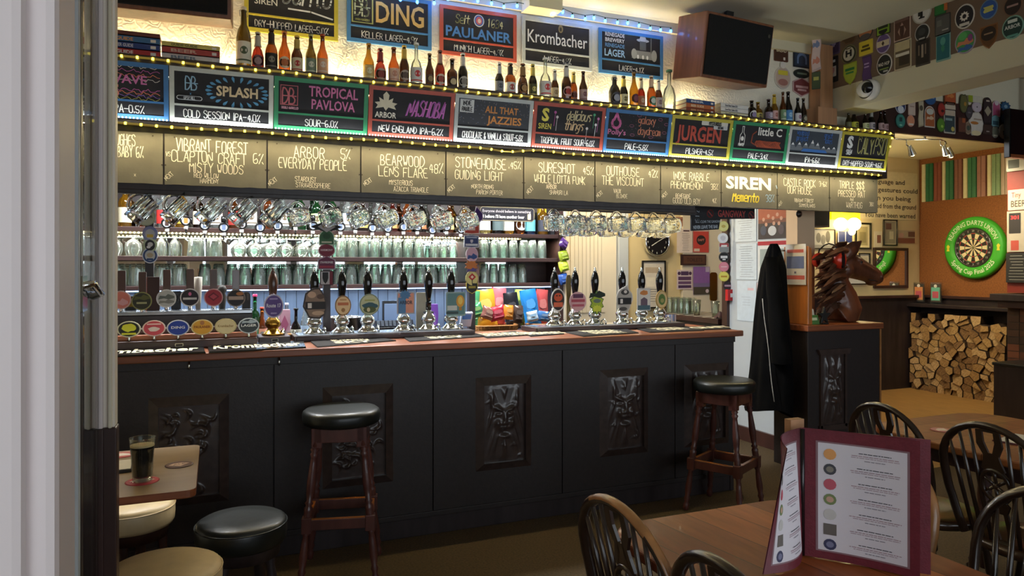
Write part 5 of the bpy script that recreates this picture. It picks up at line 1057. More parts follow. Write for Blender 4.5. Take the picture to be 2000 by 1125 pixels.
def packet(x, y, wp, hp, col, col2, words, Y=5.06, tilt=0, zb=None):
    p = onY(x, y, Y); s_ = 5.06 / F / (CS - (x - 1000) / F * SN); wd, ht = wp * s_ * 1.05, hp * s_
    r_ = random.Random(x); nu, nv = 10, 12
    def f(sign):
        def g(u, v):
            e = (1 - abs(2 * u - 1) ** 3) * (1 - abs(2 * v - 1) ** 4); ed = wd / 2 * (1 - .05 * math.sin(v * 7 + x)); return ((2 * u - 1) * ed, sign * (.022 * e + .003 * math.sin(u * 9 + v * 11 + x) * e), (v - .5) * ht + (.002 * (int(u * nu) % 2) if v in (0, 1) else 0))
        return g
    t = thing('crisp_packet', words, 'crisp packet', p, tilt * .3, 'packets of snacks behind the bar')
    m = MB().grid(f(-1), nu, nv, '!' + col[1:]).grid(f(1), nu, nv, '!' + col[1:])
    mx = lambda a, b: '#' + ''.join('%02x' % ((int(a[i:i + 2], 16) * 6 + int(b[i:i + 2], 16) * 4) // 10) for i in (1, 3, 5)); col2 = mx(col, col2)
    b = m.ob('bag', t, rot=(-8, tilt, 0)); c = MB()
    c.add([(wd * .30 * a_, -.0245, ht * (.10 + .14 * b_)) for a_, b_ in shape('crag', 2, 2)], [list(range(15))], col2); c.box(-wd * .3, wd * .3, -.0225, -.015, -ht * .28, -ht * .2, col2); c.ob('print', b)
PK = [(925, 590, 22, 44, '#4a9a68', '#d8e0c0', 'green crisp packet at the left of the heap', 5.12, 8), (948, 588, 40, 44, '#e0b038', '#f0e0a0', 'big yellow crisp packet', 5.14, -5), (973, 584, 30, 42, '#e07078', '#f8d0c8', 'pink-red crisp packet at the back', 5.16, 6), (1000, 594, 30, 34, '#202024', '#6a6a70', 'black crisp packet', 5.1, -4), (1018, 588, 28, 44, '#b8d060', '#e8f0c0', 'lime yellow crisp packet', 5.14, 4), (1036, 588, 32, 42, '#2880c8', '#88c8f0', 'bright blue crisp packet', 5.08, -8), (1058, 588, 26, 40, '#b85050', '#e8b0a0', 'brick red crisp packet by the shelf end', 5.1, 5),
 (953, 612, 26, 24, '#8a5a50', '#e0c8a8', 'small brown snack packet in front of the heap', 4.98, 20), (972, 612, 30, 28, '#b02c40', '#e8a0a0', 'crimson crisp packet lying in the basket', 4.98, -12), (993, 610, 20, 28, '#d88830', '#f0d090', 'small orange packet in the basket', 4.97, 6), (1012, 614, 20, 34, '#4a3a34', '#8a7a70', 'dark jerky packet between the baskets', 4.97, 4), (1040, 618, 22, 20, '#c8d8e0', '#4888c0', 'white and blue packet in the second basket', 4.98, -10), (1062, 618, 26, 20, '#3a6aa0', '#e0e0e0', 'navy packet in the second basket', 4.98, 8), (932, 606, 22, 28, '#3a8a58', '#e8d870', 'second green packet low at the left', 5.0, -14)]
for r in PK: r = list(r); (r[7] > 5.0 and (r.__setitem__(1, r[1] + 13), r.__setitem__(3, 72))); r[6] += ' behind the bar' if len(r[6].split()) < 5 else ''; packet(*r)
# snack sachets hung down the shelf end
for i, (y, c, d, wo) in enumerate(((449, '#4a2a6a', '#8a6aa8', 'purple sachet, top of the snack strip'), (476, '#4a2a6a', '#a888c0', 'purple sachet, second down the snack strip'), (500, '#7a8a28', '#c8d068', 'lime sachet on the snack strip'), (520, '#a8b838', '#e0e078', 'yellow-green sachet on the snack strip'), (545, '#284888', '#6890c8', 'blue sachet, lowest on the snack strip'))):
    packet(1101, y, 20, 22, c, d, wo, 5.36, 35 if i < 2 else -15)
t = thing('snack_card', 'narrow card holding hanging snack sachets at the shelf end', 'card', (onY(1101, 500, 5.375).x, 5.385, onY(1101, 560, 5.375).z)); MB().box(-.012, .012, 0, .004, 0, .48, '#c8b890').ob('card', t)
t = thing('pump_paddle', 'slim tarnished paddle standing beside the right pumps', 'paddle', (onY(1110, 640, 4.46).x, 4.45, 1.08)); MB().prism([(-.012, 0), (.012, 0), (.013, .2), (.02, .3), (.02, .34), (.012, .37), (-.012, .37), (-.02, .34), (-.02, .3), (-.013, .2)], 0, .012, 'tarnish').ob('paddle', t, bevel=.003)
# bar mats, runners and towels lying on the bar top
def mat_on_bar(name, label, cat, pts, col, text, tc, pile=.006, th=.2, lines=2, z=1.0805):
    P = [onZ(x, y, z) for x, y in pts]; c = sum(P, Vector()) / len(P); t = thing(name, label, cat, (c.x, c.y, z)); n = len(P)
    q = [(v.x - c.x, v.y - c.y) for v in P]
    a = sum(q[i][0] * q[(i + 1) % n][1] - q[(i + 1) % n][0] * q[i][1] for i in range(n))
    if a < 0: q = q[::-1]
    v = [(x, y, 0) for x, y in q] + [(x * .99, y * .97, pile) for x, y in q]
    MB().add(v, [list(range(n - 1, -1, -1)), list(range(n, 2 * n))] + [(i, (i + 1) % n, n + (i + 1) % n, n + i) for i in range(n)], col).ob('cloth' if pile < .008 else 'mat', t)
    X = Matrix.Translation((0, 0, pile + .0012)) @ Matrix.Rotation(R(-90), 4, 'X'); wd = max(x for x, y in q) - min(x for x, y in q); dp = max(y for x, y in q) - min(y for x, y in q)
    m = MB()
    if text:
        for i, l in enumerate(text.split('|')): m.font(l, 0, dp * (.04 - .30 * i) if '|' in text else -dp * .22, dp * (.24 if '|' in text else .5), tc, y=0, bold=.03, fit=wd * (.45 if '|' in text else .86), X=X)
        m.ob('print', t)
mat_on_bar('bar_runner', 'long black rubber runner lettered Krombacher at the left end of the bar', 'bar runner', [(130, 688), (397, 677), (402, 690), (128, 702)], '!17181a', 'Krombacher', '#d8d4b0', .008)
mat_on_bar('bar_runner', 'second black rubber runner lettered Krombacher, beside the brass based pump', 'bar runner', [(404, 676), (592, 667), (598, 680), (408, 690)], '!17181a', 'Krombacher', '#d8d4b0', .008)
TW = [([(606, 668), (735, 659), (774, 666), (620, 679)], 'BURNING|SKY', 'first dark printed bar towel right of the runners'), ([(788, 660), (920, 650), (950, 658), (800, 668)], 'BURNING|SKY', 'second dark printed bar towel, before the bulb clip pump'), ([(934, 655), (1005, 648), (1036, 655), (952, 661)], 'BREWERY', 'small dark printed towel by the bar gap'), ([(1026, 652), (1085, 646), (1102, 653), (1036, 658)], 'BREWERY', 'small dark printed towel before the orange face pump'), ([(1104, 650), (1215, 641), (1248, 651), (1140, 658)], 'RENEGADE|BREWERY', 'dark printed towel before the yellow-green clip pump'), ([(1238, 642), (1330, 636), (1376, 646), (1270, 650)], 'SIREN|CRAFT', 'dark printed towel before the house clip pump'), ([(1344, 640), (1412, 637), (1428, 643), (1366, 645)], 'CRAFT', 'folded dark towel at the right end of the bar')]
for pts, tx, wo in TW: mat_on_bar('bar_towel', wo, 'bar towel', pts, 'towel', tx, 'towel_print', .006)
# side counter running back to the far wall beyond the partition
t = thing('side_counter', 'wooden side counter with glasses beyond the poster partition', 'counter', (4.22, 5.3, 0))
MB().box(0, .55, 0, 1.04, .985, 1.035, 'dark_wood').ob('worktop', t, bevel=.004); MB().box(.03, .53, .02, 1.03, 0, .985, 'black_wood').ob('cabinet', t)
m = MB()
for k in range(7): m.box(.02, .5, .08 + k * .135, .12 + k * .135, 1.035, 1.038, '#c8c0b0')
m.ob('drip_slats', t)
first = None
for k in range(8):
    p = (4.33 + .095 * (k % 2), 5.92 + .095 * (k // 2) + .02 * (k % 2), 1.039)
    if first is None: first = pint_mesh(.16, .032, .040).ob('pint_glass', loc=p); tag(first, 'upturned pint glass in the cluster on the side counter', 'glass', 'pint glasses clustered on the side counter')
    else: c = first.copy(); COL.objects.link(c); c.location = p
for p, wo in (((4.34, 5.77, 1.039), 'single upright pint glass on the side counter'), ((4.34, 5.49, 1.039), 'single pint glass at the right end of the side counter')):
    o = MB().lathe([(.001, .004), (.030, .004), (.030, 0), (.034, .05), (.042, .15), (.040, .15), (.032, .05), (.026, .014)], 'pint_glass', 16).ob('pint_glass', loc=p); tag(o, wo, 'glass')
p = onZ(1308, 622, 1.0805)
t = thing('striped_cloth', 'white and blue striped cloth hung by the end pump', 'cloth', onY(1310, 634, 4.50)); m = MB()
for k in range(6): m.grid(lambda u, v: (-.05 + .0167 * (k + u), .004 * math.sin(u * 3 + k), .075 * v), 3, 3, '#d8d8e0' if k % 2 else '#88a0c8')
m.ob('cloth', t)
t = thing('dark_cloth', 'crumpled dark red cloth on the end of the side counter', 'cloth', (4.30, 5.37, 1.038)); MB().grid(lambda u, v: (.09 * (u - .5), .08 * (v - .5), .05 * math.sin(math.pi * u) * math.sin(math.pi * v) + .012 * math.sin(9 * u + 7 * v)), 12, 12, '#3a1c20').ob('cloth', t)
# ================================================================ clips on the beam, post, wall and lintel
def place(plane, v, x, y, off=0):
    return onY(x, y, v) if plane == 'Y' else onX(x, y, v)
def pclip(plane, v, x, y, wp, hp, kind, cols, text, tc, words, mo, group):
    c = place(plane, v, x, y); e = place(plane, v, x + wp / 2, y) - place(plane, v, x - wp / 2, y); h = place(plane, v, x, y - hp / 2).z - place(plane, v, x, y + hp / 2).z
    return clip(words, kind, e.length, h, cols, text, tc, c, 0 if plane == 'Y' else -90, group, mo) if plane == 'Y' else wclip(words, kind, e.length, h, cols, text, tc, c, mo, group)
def wclip(words, kind, w_, h_, cols, text, tc, c, mo, group):
    o = clip(words, kind, w_, h_, cols, text, tc, c, 0, group, mo); o.rotation_euler = (0, 0, R(-90)); return o
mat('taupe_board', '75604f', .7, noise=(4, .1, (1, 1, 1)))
BM = [(1627, 85, 25, 45, 'rect', ('#5a4a6c', '#463658'), 'CRYSTAL|HIP', '#c8b8d8', 'purple rectangular clip at the post end of the beam', None),
 (1627, 136, 19, 50, 'rect', ('#1c1a1c', '#222022'), '', '#fff', 'tall black clip with pale crest, lowest near the post', [('rect', 0, -.08, .66, .4, '#c8c0b8'), ('shield', 0, -.06, .36, .24, '#c88a88'), ('rect', 0, .32, .5, .1, '#d8d8d8')]),
 (1659, 72, 28, 28, 'crag', ('#7a5a3c', '#5e4630'), '', '#fff', 'brown animal-face clip with a small white disc above', [('oval', 0, .52, .4, .4, '#d8d8d8'), ('oval', 0, .52, .2, .2, '#2a2a2a'), ('oval', -.18, .1, .14, .14, '#2a1c14'), ('oval', .2, .1, .14, .14, '#2a1c14')]),
 (1658, 106, 29, 37, 'oval', ('#7a7650', '#3a3828'), '', '#fff', 'round clip with black H on white', [('oval', 0, .02, .72, .72, '#d8d4c0'), ('rect', -.14, .04, .12, .36, '#1c1a16'), ('rect', .14, .04, .12, .36, '#1c1a16'), ('rect', 0, .04, .2, .09, '#1c1a16'), ('rect', 0, .3, .34, .06, '#6a5a30')]),
 (1660, 144, 25, 43, 'shield', ('#a8b83c', '#b4c848'), '', '#fff', 'lime green pointed shield clip, lowest row', [('rect', 0, .2, .7, .12, '#3c8a48'), ('rect', 0, .04, .6, .08, '#4a9a50')]),
 (1690, 60, 29, 40, 'crag', ('#3a3430', '#b87850'), '', '#fff', 'orange feathered clip with black top', [('rect', 0, .3, .6, .36, '#1c1816'), ('oval', 0, -.3, .7, .3, '#5a5250')]),
 (1691, 93, 26, 28, 'rect', ('#d8c040', '#e0c838'), '', '#3a3010', 'yellow square clip under the feathered one', [('rect', 0, .1, .5, .16, '#5a4a10'), ('rect', 0, -.14, .66, .16, '#5a4a10')]),
 (1693, 135, 18, 52, 'ribbon', ('#4a3060', '#5a3c70'), '', '#fff', 'purple ribbon-shaped clip above the camera', [('rect', 0, .2, .5, .05, '#b8a0c8'), ('rect', 0, .08, .5, .05, '#b8a0c8')]),
 (1725, 54, 26, 28, 'house', ('#2a2c22', '#8ab030'), '', '#fff', 'lime and black clip at the ceiling', [('rect', 0, .05, .7, .2, '#2a3418'), ('shield', 0, -.3, .6, .3, '#1e2018')]),
 (1725, 85, 27, 39, 'oval', ('#b8a8c0', '#6a5488'), '', '#fff', 'purple oval clip with a cream band', [('rect', 0, 0, .86, .3, '#d8c8a8'), ('diamond', 0, 0, .2, .26, '#4a3828')]),
 (1727, 126, 29, 42, 'oval', ('#d8d4cc', '#1e201e'), 'MAD HOP', '#e8e4d8', 'black oval MAD HOP clip beside the camera', [('rect', 0, -.2, .6, .06, '#8aa050'), ('rect', .1, -.32, .3, .08, '#c8c8c0')]),
 (1762, 47, 31, 66, 'rect', ('#c8b0a0', '#5c3c30'), '', '#e8d8c8', 'tall brown clip with radiating cream rays', [('diamond', 0, -.2, .5, .5, '#b09080'), ('shield', 0, -.25, .26, .4, '#4a2c24'), ('wave', 0, .3, .8, .3, '#c8a898'), ('rect', 0, .12, .8, .1, '#7a5a4c')]),
 (1763, 107, 32, 58, 'rect', ('#c8bca0', '#6a5a44'), '', '#e8e0d0', 'sepia landscape clip reading HELLO', [('rect', 0, .3, .84, .3, '#c8b890'), ('rect', 0, .02, .8, .1, '#e0d8c8'), ('rect', .1, -.2, .6, .3, '#3a2e22')]),
 (1800, 23, 36, 46, 'oval', ('#b8b4a8', '#d8d6d0'), '', '#fff', 'big white oval clip with a black horse', [('oval', .0, .12, .3, .28, '#161616'), ('rect', .0, -.1, .14, .3, '#161616'), ('rect', -.12, -.02, .1, .3, '#161616'), ('rect', .02, -.26, .3, .06, '#161616'), ('oval', .14, .2, .16, .12, '#161616')]),
 (1801, 64, 28, 35, 'oval', ('#c0beb8', '#282a2a'), '', '#fff', 'black round clip under the horse clip', [('oval', 0, .05, .5, .4, '#3c4040'), ('rect', 0, -.32, .4, .08, '#b8b8b4')]),
 (1802, 102, 27, 51, 'rect', ('#4a423a', '#241e1c'), '', '#fff', 'dark rectangular clip with a pale pillar', [('rect', 0, .05, .14, .5, '#a89888'), ('rect', .22, .1, .1, .4, '#7a6a5c'), ('rect', -.24, .1, .1, .4, '#7a6a5c')]),
 (1836, 12, 21, 34, 'rect', ('#1f5a2c', '#2a7a3a'), '', '#fff', 'green rectangular clip at the ceiling', [('rect', .52, .1, .3, .9, '#c87038')]),
 (1841, 48, 29, 40, 'rect', ('#3a3a3a', '#5a5a58'), '', '#fff', 'dark grey rounded clip in the middle row', [('rect', .18, -.28, .4, .06, '#b8b8b0'), ('rect', -.2, .1, .3, .3, '#70706c')]),
 (1842, 92, 27, 53, 'rect', ('#88b0a8', '#1e6a74'), '', '#fff', 'teal rectangular clip on the beam', [('oval', 0, .22, .36, .3, '#58a098'), ('leaf', 0, -.04, .3, .3, '#3a8a70')]),
 (1884, 32, 37, 48, 'oval', ('#d8d4cc', '#221e26'), '', '#fff', 'black oval clip with a white flower', [('leaf', 0, 0, .5, .42, '#e8e4dc'), ('oval', 0, 0, .2, .18, '#221e26'), ('rect', 0, -.32, .5, .12, '#d8d4cc')]),
 (1885, 81, 39, 47, 'oval', ('#a89ab0', '#4a9a5c'), '', '#fff', 'multicoloured round clip on the beam', [('oval', -.1, .24, .4, .34, '#5ab868'), ('wave', 0, -.02, .8, .3, '#d88a68'), ('wave', 0, -.26, .7, .26, '#3a6ab0'), ('oval', .26, .1, .24, .3, '#8a4a88')]),
 (1931, 18, 33, 39, 'oval', ('#6a88a8', '#2c5aa8'), '', '#fff', 'blue round clip with a yellow flash', [('ribbon', 0, 0, .6, .3, '#c8c870')]),
 (1931, 72, 33, 46, 'shield', ('#8a5a30', '#6a4422'), '', '#fff', 'amber shield clip with a dark round centre', [('oval', 0, .14, .84, .6, '#2c1e1a'), ('rect', 0, .14, .5, .06, '#a8886a')]),
 (1978, 11, 35, 40, 'oval', ('#7a5a48', '#241a1c'), '', '#c8a8a0', 'dark brown round clip at the frame edge', [('rect', 0, 0, .6, .1, '#a88a88')]),
 (1978, 53, 41, 46, 'oval', ('#88b8a8', '#143c38'), 'ARBOR', '#e8f0ec', 'turquoise ringed ARBOR clip', [('rect', 0, .26, .44, .14, '#d8e4e0'), ('rect', 0, -.36, .5, .1, '#68a898')])]
tag(MB().box(4.3365, 4.34, .9, 4.17, 2.86, CZ - .002, 'taupe_board').ob('clip_board'), 'taupe board along the upper half of the beam behind the pump clips', 'board')  # taupe holds both the board's brown and the shade behind the clips
for r in BM: pclip('X', 4.334, *r, 'pump clips along the beam')
WL = [(1526, 100, 27, 40, 'rect', ('#5a3424', '#4a2a1c'), 'BREAD', '#e0d0b0', 'brown clip with a loaf on the wallpaper', [('arch', 0, .2, .6, .28, '#d8a040'), ('rect', .2, -.36, .14, .14, '#e0d8d0')]), (1529, 152, 31, 44, 'oval', ('#c8c0b8', '#c8b0a0'), '', '#fff', 'round clip with yellow lettering and white figure', [('rect', 0, .22, .6, .2, '#d8c83c'), ('oval', 0, .56, .36, .3, '#e8e0d8'), ('oval', 0, -.2, .6, .3, '#a8746a')]),
 (1566, 106, 32, 52, 'arch', ('#1e2230', '#283850'), '', '#fff', 'dark blue arched clip with a pale figure', [('arch', 0, -.16, .6, .42, '#6a80a8'), ('arch', 0, -.22, .4, .34, '#283850'), ('oval', 0, .3, .4, .2, '#161820')]), (1566, 144, 31, 18, 'oval', ('#28302a', '#1c241e'), '', '#fff', 'small dark oval clip above the maroon one', [('rect', 0, 0, .6, .2, '#6a7a68')]), (1566, 170, 34, 38, 'hex', ('#c0a0a0', '#7a3a3c'), '', '#fff', 'maroon hexagonal clip by the wooden post', [('rect', 0, 0, .7, .12, '#d0a8a8'), ('rect', 0, -.16, .5, .1, '#d0a8a8')])]
for r in WL: pclip('Y', 4.192, *r, 'pump clips on the wall by the post')
a, b = onY(1598, 250, 4.10), onY(1619, 75, 4.10)
struct('trim_ledge_post', MB().box(a.x, b.x + .02, 4.08, 4.19, 2.546, CZ - .02, 'pale_wood').box(a.x - .05, b.x + .03, 4.05, 4.2, 2.546, 2.70, 'pale_wood'), bevel=.003)
clip('pale ribbon-like strip clip on the post edge', 'ribbon', .07, .30, ('#a89aa0', '#c0aeb0'), '', '#fff', onY(1594, 102, 4.07), -50, 'pump clips on the wall by the post', [('wave', 0, .2, .7, .2, '#6a7aa0'), ('wave', 0, -.2, .7, .2, '#b87868')])
clip('dark green clip low on the post edge', 'rect', .06, .13, ('#2e3a2a', '#3c4c30'), '', '#fff', onY(1594, 157, 4.07), -50, 'pump clips on the wall by the post', [('rect', 0, .1, .6, .2, '#a8a858')])
tag(MB().box(4.60, RX - .1, 4.19, 4.2, 2.60, 2.90, 'dark_wood').ob('clip_rail'), 'dark board on the lintel face carrying rows of pump clips', 'board')
LT = [(1759, 208, 20, 27, 'oval', ('#c8ccd0', '#2c3a68'), [('oval', 0, -.2, .6, .5, '#d8dce0'), ('rect', 0, .3, .4, .1, '#e0e0e0')], 'white and navy oval'), (1759, 236, 19, 28, 'oval', ('#2c5a50', '#3a8478'), [('rect', 0, .1, .3, .3, '#1c3c3c'), ('oval', 0, -.3, .3, .12, '#88c8b0')], 'teal oval'), (1781, 211, 14, 28, 'rect', ('#c8b0a0', '#d0bcac'), [('rect', 0, .1, .6, .06, '#a88a7a')], 'plain beige rectangular'), (1779, 236, 15, 23, 'oval', ('#c89888', '#d8906a'), [('rect', 0, -.3, .6, .16, '#e0d0c0')], 'pink oval'), (1799, 222, 11, 54, 'ribbon', ('#a89c80', '#c0b498'), [('oval', 0, .2, .6, .2, '#5a5040')], 'slim cream strip'), (1817, 193, 22, 24, 'oval', ('#38507a', '#2c5a90'), [('rect', 0, .1, .7, .14, '#88a0c0')], 'blue round'), (1816, 228, 20, 42, 'arch', ('#c8c0b4', '#a85c30'), [('oval', 0, .24, .7, .3, '#c8c8bc'), ('wave', 0, -.05, .7, .2, '#d8b898')], 'orange and white arched'),
 (1839, 214, 15, 27, 'oval', ('#6a2420', '#a83428'), [('oval', .1, -.1, .4, .2, '#401010')], 'red round'), (1838, 244, 16, 28, 'oval', ('#3c5a20', '#5a8a2c'), [('oval', .1, -.1, .3, .2, '#a0c850')], 'leaf green oval'), (1856, 190, 22, 32, 'rect', ('#8a4a2c', '#b8582c'), [('wave', 0, .1, .6, .3, '#d88848')], 'orange rectangular'), (1856, 206, 21, 15, 'rect', ('#c8b8a0', '#d0c0a8'), [('rect', 0, .2, .7, .3, '#5a4438')], 'cream lettered'), (1855, 238, 22, 46, 'rect', ('#c0b8a8', '#38484c'), [('rect', 0, .36, .84, .2, '#c8b8a0'), ('rect', -.1, .1, .6, .1, '#88a0a0'), ('oval', .24, -.3, .3, .2, '#c8b860')], 'tall slate and cream'), (1883, 203, 16, 40, 'crag', ('#4a4a30', '#6a683c'), [('oval', .1, 0, .3, .2, '#b88838')], 'olive ragged'), (1879, 244, 15, 30, 'rect', ('#4a2e24', '#6a4030'), [('rect', .2, .3, .4, .3, '#a85830')], 'rust brown'),
 (1905, 194, 28, 13, 'rect', ('#c0bca8', '#d0ccb8'), [('rect', -.34, 0, .3, 1, '#98a828')], 'lime and cream oblong'), (1908, 209, 19, 21, 'oval', ('#b8a8b0', '#c8bcc4'), [('diamond', 0, 0, .14, .16, '#4a4048')], 'lilac-white disc'), (1893, 220, 14, 26, 'oval', ('#3c3638', '#4c464a'), [('rect', 0, 0, .4, .1, '#787078')], 'dull grey oval'), (1906, 243, 31, 50, 'crag', ('#c8c0b4', '#d8d0c4'), [('oval', -.1, .05, .5, .12, '#b87838'), ('rect', .1, .2, .5, .06, '#a89888'), ('oval', 0, -.34, .6, .2, '#e8d8a8')], 'white splash-shaped'), (1891, 250, 13, 25, 'oval', ('#b89c80', '#8a7460'), [('oval', 0, 0, .5, .4, '#4a5448')], 'tan oval'), (1929, 216, 16, 52, 'arch', ('#2c1c1c', '#38282a'), [('diamond', 0, -.02, .84, .4, '#a89c84'), ('rect', 0, .36, .4, .06, '#c8b8a8')], 'tall dark brown diamond'), (1929, 253, 19, 19, 'rect', ('#3a2a24', '#463028'), [('rect', 0, -.2, .3, .1, '#b8a8a0')], 'small dark brown square'),
 (1946, 212, 15, 31, 'arch', ('#c8b4b8', '#b85880'), [('oval', 0, .34, .5, .3, '#d8ccd0')], 'magenta rounded'), (1944, 235, 15, 26, 'house', ('#6a8a90', '#7aa8b0'), [('rect', 0, -.2, .7, .3, '#385a68')], 'pale teal pointed'), (1964, 208, 22, 22, 'leaf', ('#24405a', '#2c587c'), [('oval', 0, 0, .3, .3, '#88a8b8')], 'blue leaf'), (1964, 231, 20, 22, 'crag', ('#1e2c48', '#2c4470'), [('oval', 0, 0, .4, .3, '#6a80b0')], 'dark blue ragged'), (1944, 258, 14, 23, 'oval', ('#98948c', '#7a7a68'), [('rect', 0, -.3, .6, .14, '#c8c0a8')], 'grey-green oval'), (1962, 257, 22, 30, 'oval', ('#c8c0c0', '#d0cacc'), [('oval', 0, -.02, .3, .2, '#18181a'), ('rect', .1, -.14, .08, .2, '#18181a'), ('rect', -.1, -.14, .08, .2, '#18181a'), ('rect', .1, .14, .06, .24, '#18181a')], 'white oval with a black deer'), (1980, 234, 16, 24, 'oval', ('#5a5078', '#8a80b0'), [('oval', 0, -.2, .5, .3, '#c8c4d8')], 'violet and white round'), (1979, 260, 12, 30, 'rect', ('#201c20', '#2c282c'), [('rect', 0, 0, .6, .2, '#a8a0a0')], 'black upright oblong'), (1995, 238, 12, 28, 'crag', ('#4a3c20', '#6a5428'), None, 'gold-brown'), (1995, 262, 12, 25, 'rect', ('#2c6a78', '#3a8a98'), None, 'turquoise')]
for (x, y, wp, hp, kind, cols, mo, wd) in LT: pclip('Y', 4.183, x, y, wp, hp, kind, cols, '', '#fff', '%s pump clip on the far lintel board beyond the beam' % wd, mo, 'pump clips on the far lintel')
# round security camera under the beam clips
p = onX(1702, 176, 4.335); t = thing('security_camera', 'white domed security camera on the beam', 'camera', p)
X = Matrix.Rotation(R(-90), 4, 'Y')
MB().lathe([(.075, 0), (.075, .03), (.066, .06)], '!e4e0d8', 24, X, capb=True).ob('mount', t)
b_ = MB().ball((-.06, 0, 0), (.058, .058, .058), '!e4e0d8', 20, 12).ob('ball', t); MB().lathe([(.040, .10), (.030, .118), (.001, .124)], '!101114', 20, X @ Matrix.Rotation(R(25), 4, 'X')).ob('lens', b_)
p = onY(1979, 188, 4.02); t = thing('television', 'dark wall screen at the upper right edge under the lintel', 'television', (p.x + .25, 4.05, 2.45))
MB().box(-.25, .5, 0, .05, .0, .42, '!141414').ob('casing', t, bevel=.004); MB().box(-.24, .49, -.003, 0, .03, .41, '!0a0a0c').box(-.24, .4, -.004, -.003, .0, .028, '#8a4a20').ob('screen', t); MB().box(.1, .14, .02, .06, .42, .75, 'black_metal').ob('hanger', t)

# ================================================================ passage wall: clock, frame, posters, plaque
p = onY(1281, 473, 6.37); rr = 56 / 2 * (p.y / (CS - .2007 * SN)) / F
t = thing('wall_clock', 'round black-faced wall clock with steel rim', 'clock', p); X = Matrix.Rotation(R(90), 4, 'X')
MB().lathe([(rr * .92, .0), (rr, .0), (rr, .03), (rr * .95, .042), (rr * .90, .035)], 'chrome', 32, X).ob('rim', t)
m = MB().prism(ell(0, 0, rr * .92, rr * .92, 32), -.02, 0, '!1a1a1c'); 
for k in range(12): a = R(30 * k); m.font(str(k or 12), rr * .74 * math.sin(a), rr * .74 * math.cos(a) - rr * .07, rr * .15, '#e8e4d8', y=-.021)
m.font('London', 0, rr * .36, rr * .08, '#d8d4c8', y=-.021); m.ob('face', t)
for a, l, wd in ((240, .5, .03), (62, .72, .022)): m = MB(); m.line([(0, 0), (rr * l * math.sin(R(a)), rr * l * math.cos(R(a)))], rr * wd * 1.6, '#f0ece0', -.024); m.ob('hand', t)
def flat(name, label, cat, plane, v, x0, y0, x1, y1, col, th=.004, inner=None, texts=None, frame=None, group=None, fcol='!1c1a18', glass=False):
    """flat sheet or framed picture whose corners are (x0,y0)-(x1,y1) in the photo, on plane Y=v or X=v"""
    xm, ym = (x0 + x1) / 2, (y0 + y1) / 2; c = place(plane, v, xm, ym); w_ = (place(plane, v, x1, ym) - place(plane, v, x0, ym)).length; h_ = place(plane, v, xm, y0).z - place(plane, v, xm, y1).z
    t = thing(name, label, cat, (c.x, c.y, c.z - h_ / 2), 0 if plane == 'Y' else -90, group)
    m = MB().prism(rect(-w_ / 2, w_ / 2, 0, h_), -th, 0, col)
    for k, q in enumerate(inner or []): m.face([(a + q[1] * w_, b + (q[2] + .5) * h_) for a, b in shape(q[0], q[3] * w_, q[4] * h_)], -th - .0006 - .0002 * k, q[5])
    for q in texts or []: m.font(q[0], q[1] * w_, (q[2] + .5) * h_, q[3] * h_, q[4], y=-th - .0012 - .0002 * len(inner or []), bold=.015, fit=(q[5] * w_ if len(q) > 5 else None))
    m.ob('picture' if frame else 'sheet', t)
    if frame:
        f = MB(); e = frame
        for b_ in ((-w_ / 2, w_ / 2, 0, e), (-w_ / 2, w_ / 2, h_ - e, h_), (-w_ / 2, -w_ / 2 + e, e, h_ - e), (w_ / 2 - e, w_ / 2, e, h_ - e)): f.box(b_[0], b_[1], -th - .014, 0, b_[2], b_[3], fcol)
        f.ob('frame', t, bevel=.002)
    return t
def lines(n, z0, z1, col, x=0, w_=.7, seed=0):
    r = random.Random(seed); return [('box', x + r.uniform(-.03, .03), z0 + (z1 - z0) * k / max(1, n - 1), w_ * r.uniform(.6, 1), .012, col) for k in range(n)]
G_ = 'notices on the passage wall'
flat('framed_notice', 'black framed notice hung below the clock', 'framed notice', 'Y', 6.40, 1253, 509, 1299, 602, '#d8d0c0', .006, [('box', 0, .3, .7, .12, '#b8a890'), ('box', 0, .05, .6, .2, '#e8e0cc')] + lines(6, -.35, -.1, '#8a8478'), None, .014, None)
flat('poster', 'pale printed beer list on the brown door', 'poster', 'Y', 6.375, 1322, 447, 1352, 494, '#e4d6cc', .003, lines(11, -.4, .3, '#6a5a58', .05, .5) + [('box', .1, .42, .4, .06, '#5a4048')], None, None, G_)
flat('poster', 'red poster with a black disc on the door', 'poster', 'Y', 6.375, 1354, 447, 1384, 493, '#c8453c', .003, [('box', 0, .44, 1, .1, '#c8b0a8'), ('oval', 0, .02, .6, .42, '#241a1c'), ('box', -.28, -.4, .36, .12, '#d8c8b8')], [('DAFT', 0, -.02, .1, '#d88878', .42)], None, G_)
flat('plaque', 'dark wooden TOILETS plaque on the door', 'sign', 'Y', 6.372, 1329, 497, 1378, 518, 'dark_wood', .014, [('box', .02, 0, .86, .7, '#5a3828')], [('TOILETS', .03, -.16, .36, '#3a2018', .62)], None, None)
flat('poster', 'purple and white events poster below the plaque', 'poster', 'Y', 6.375, 1322, 527, 1352, 565, '#d4c4c8', .003, [('oval', -.36, .32, .2, .18, '#4a3050'), ('oval', .36, .32, .2, .18, '#4a3050'), ('box', 0, .32, .5, .2, '#4a3058'), ('box', 0, .06, .84, .18, '#5a3a60'), ('box', 0, -.16, .84, .14, '#6a4a70'), ('box', 0, -.36, .84, .14, '#4a3058')], None, None, G_)
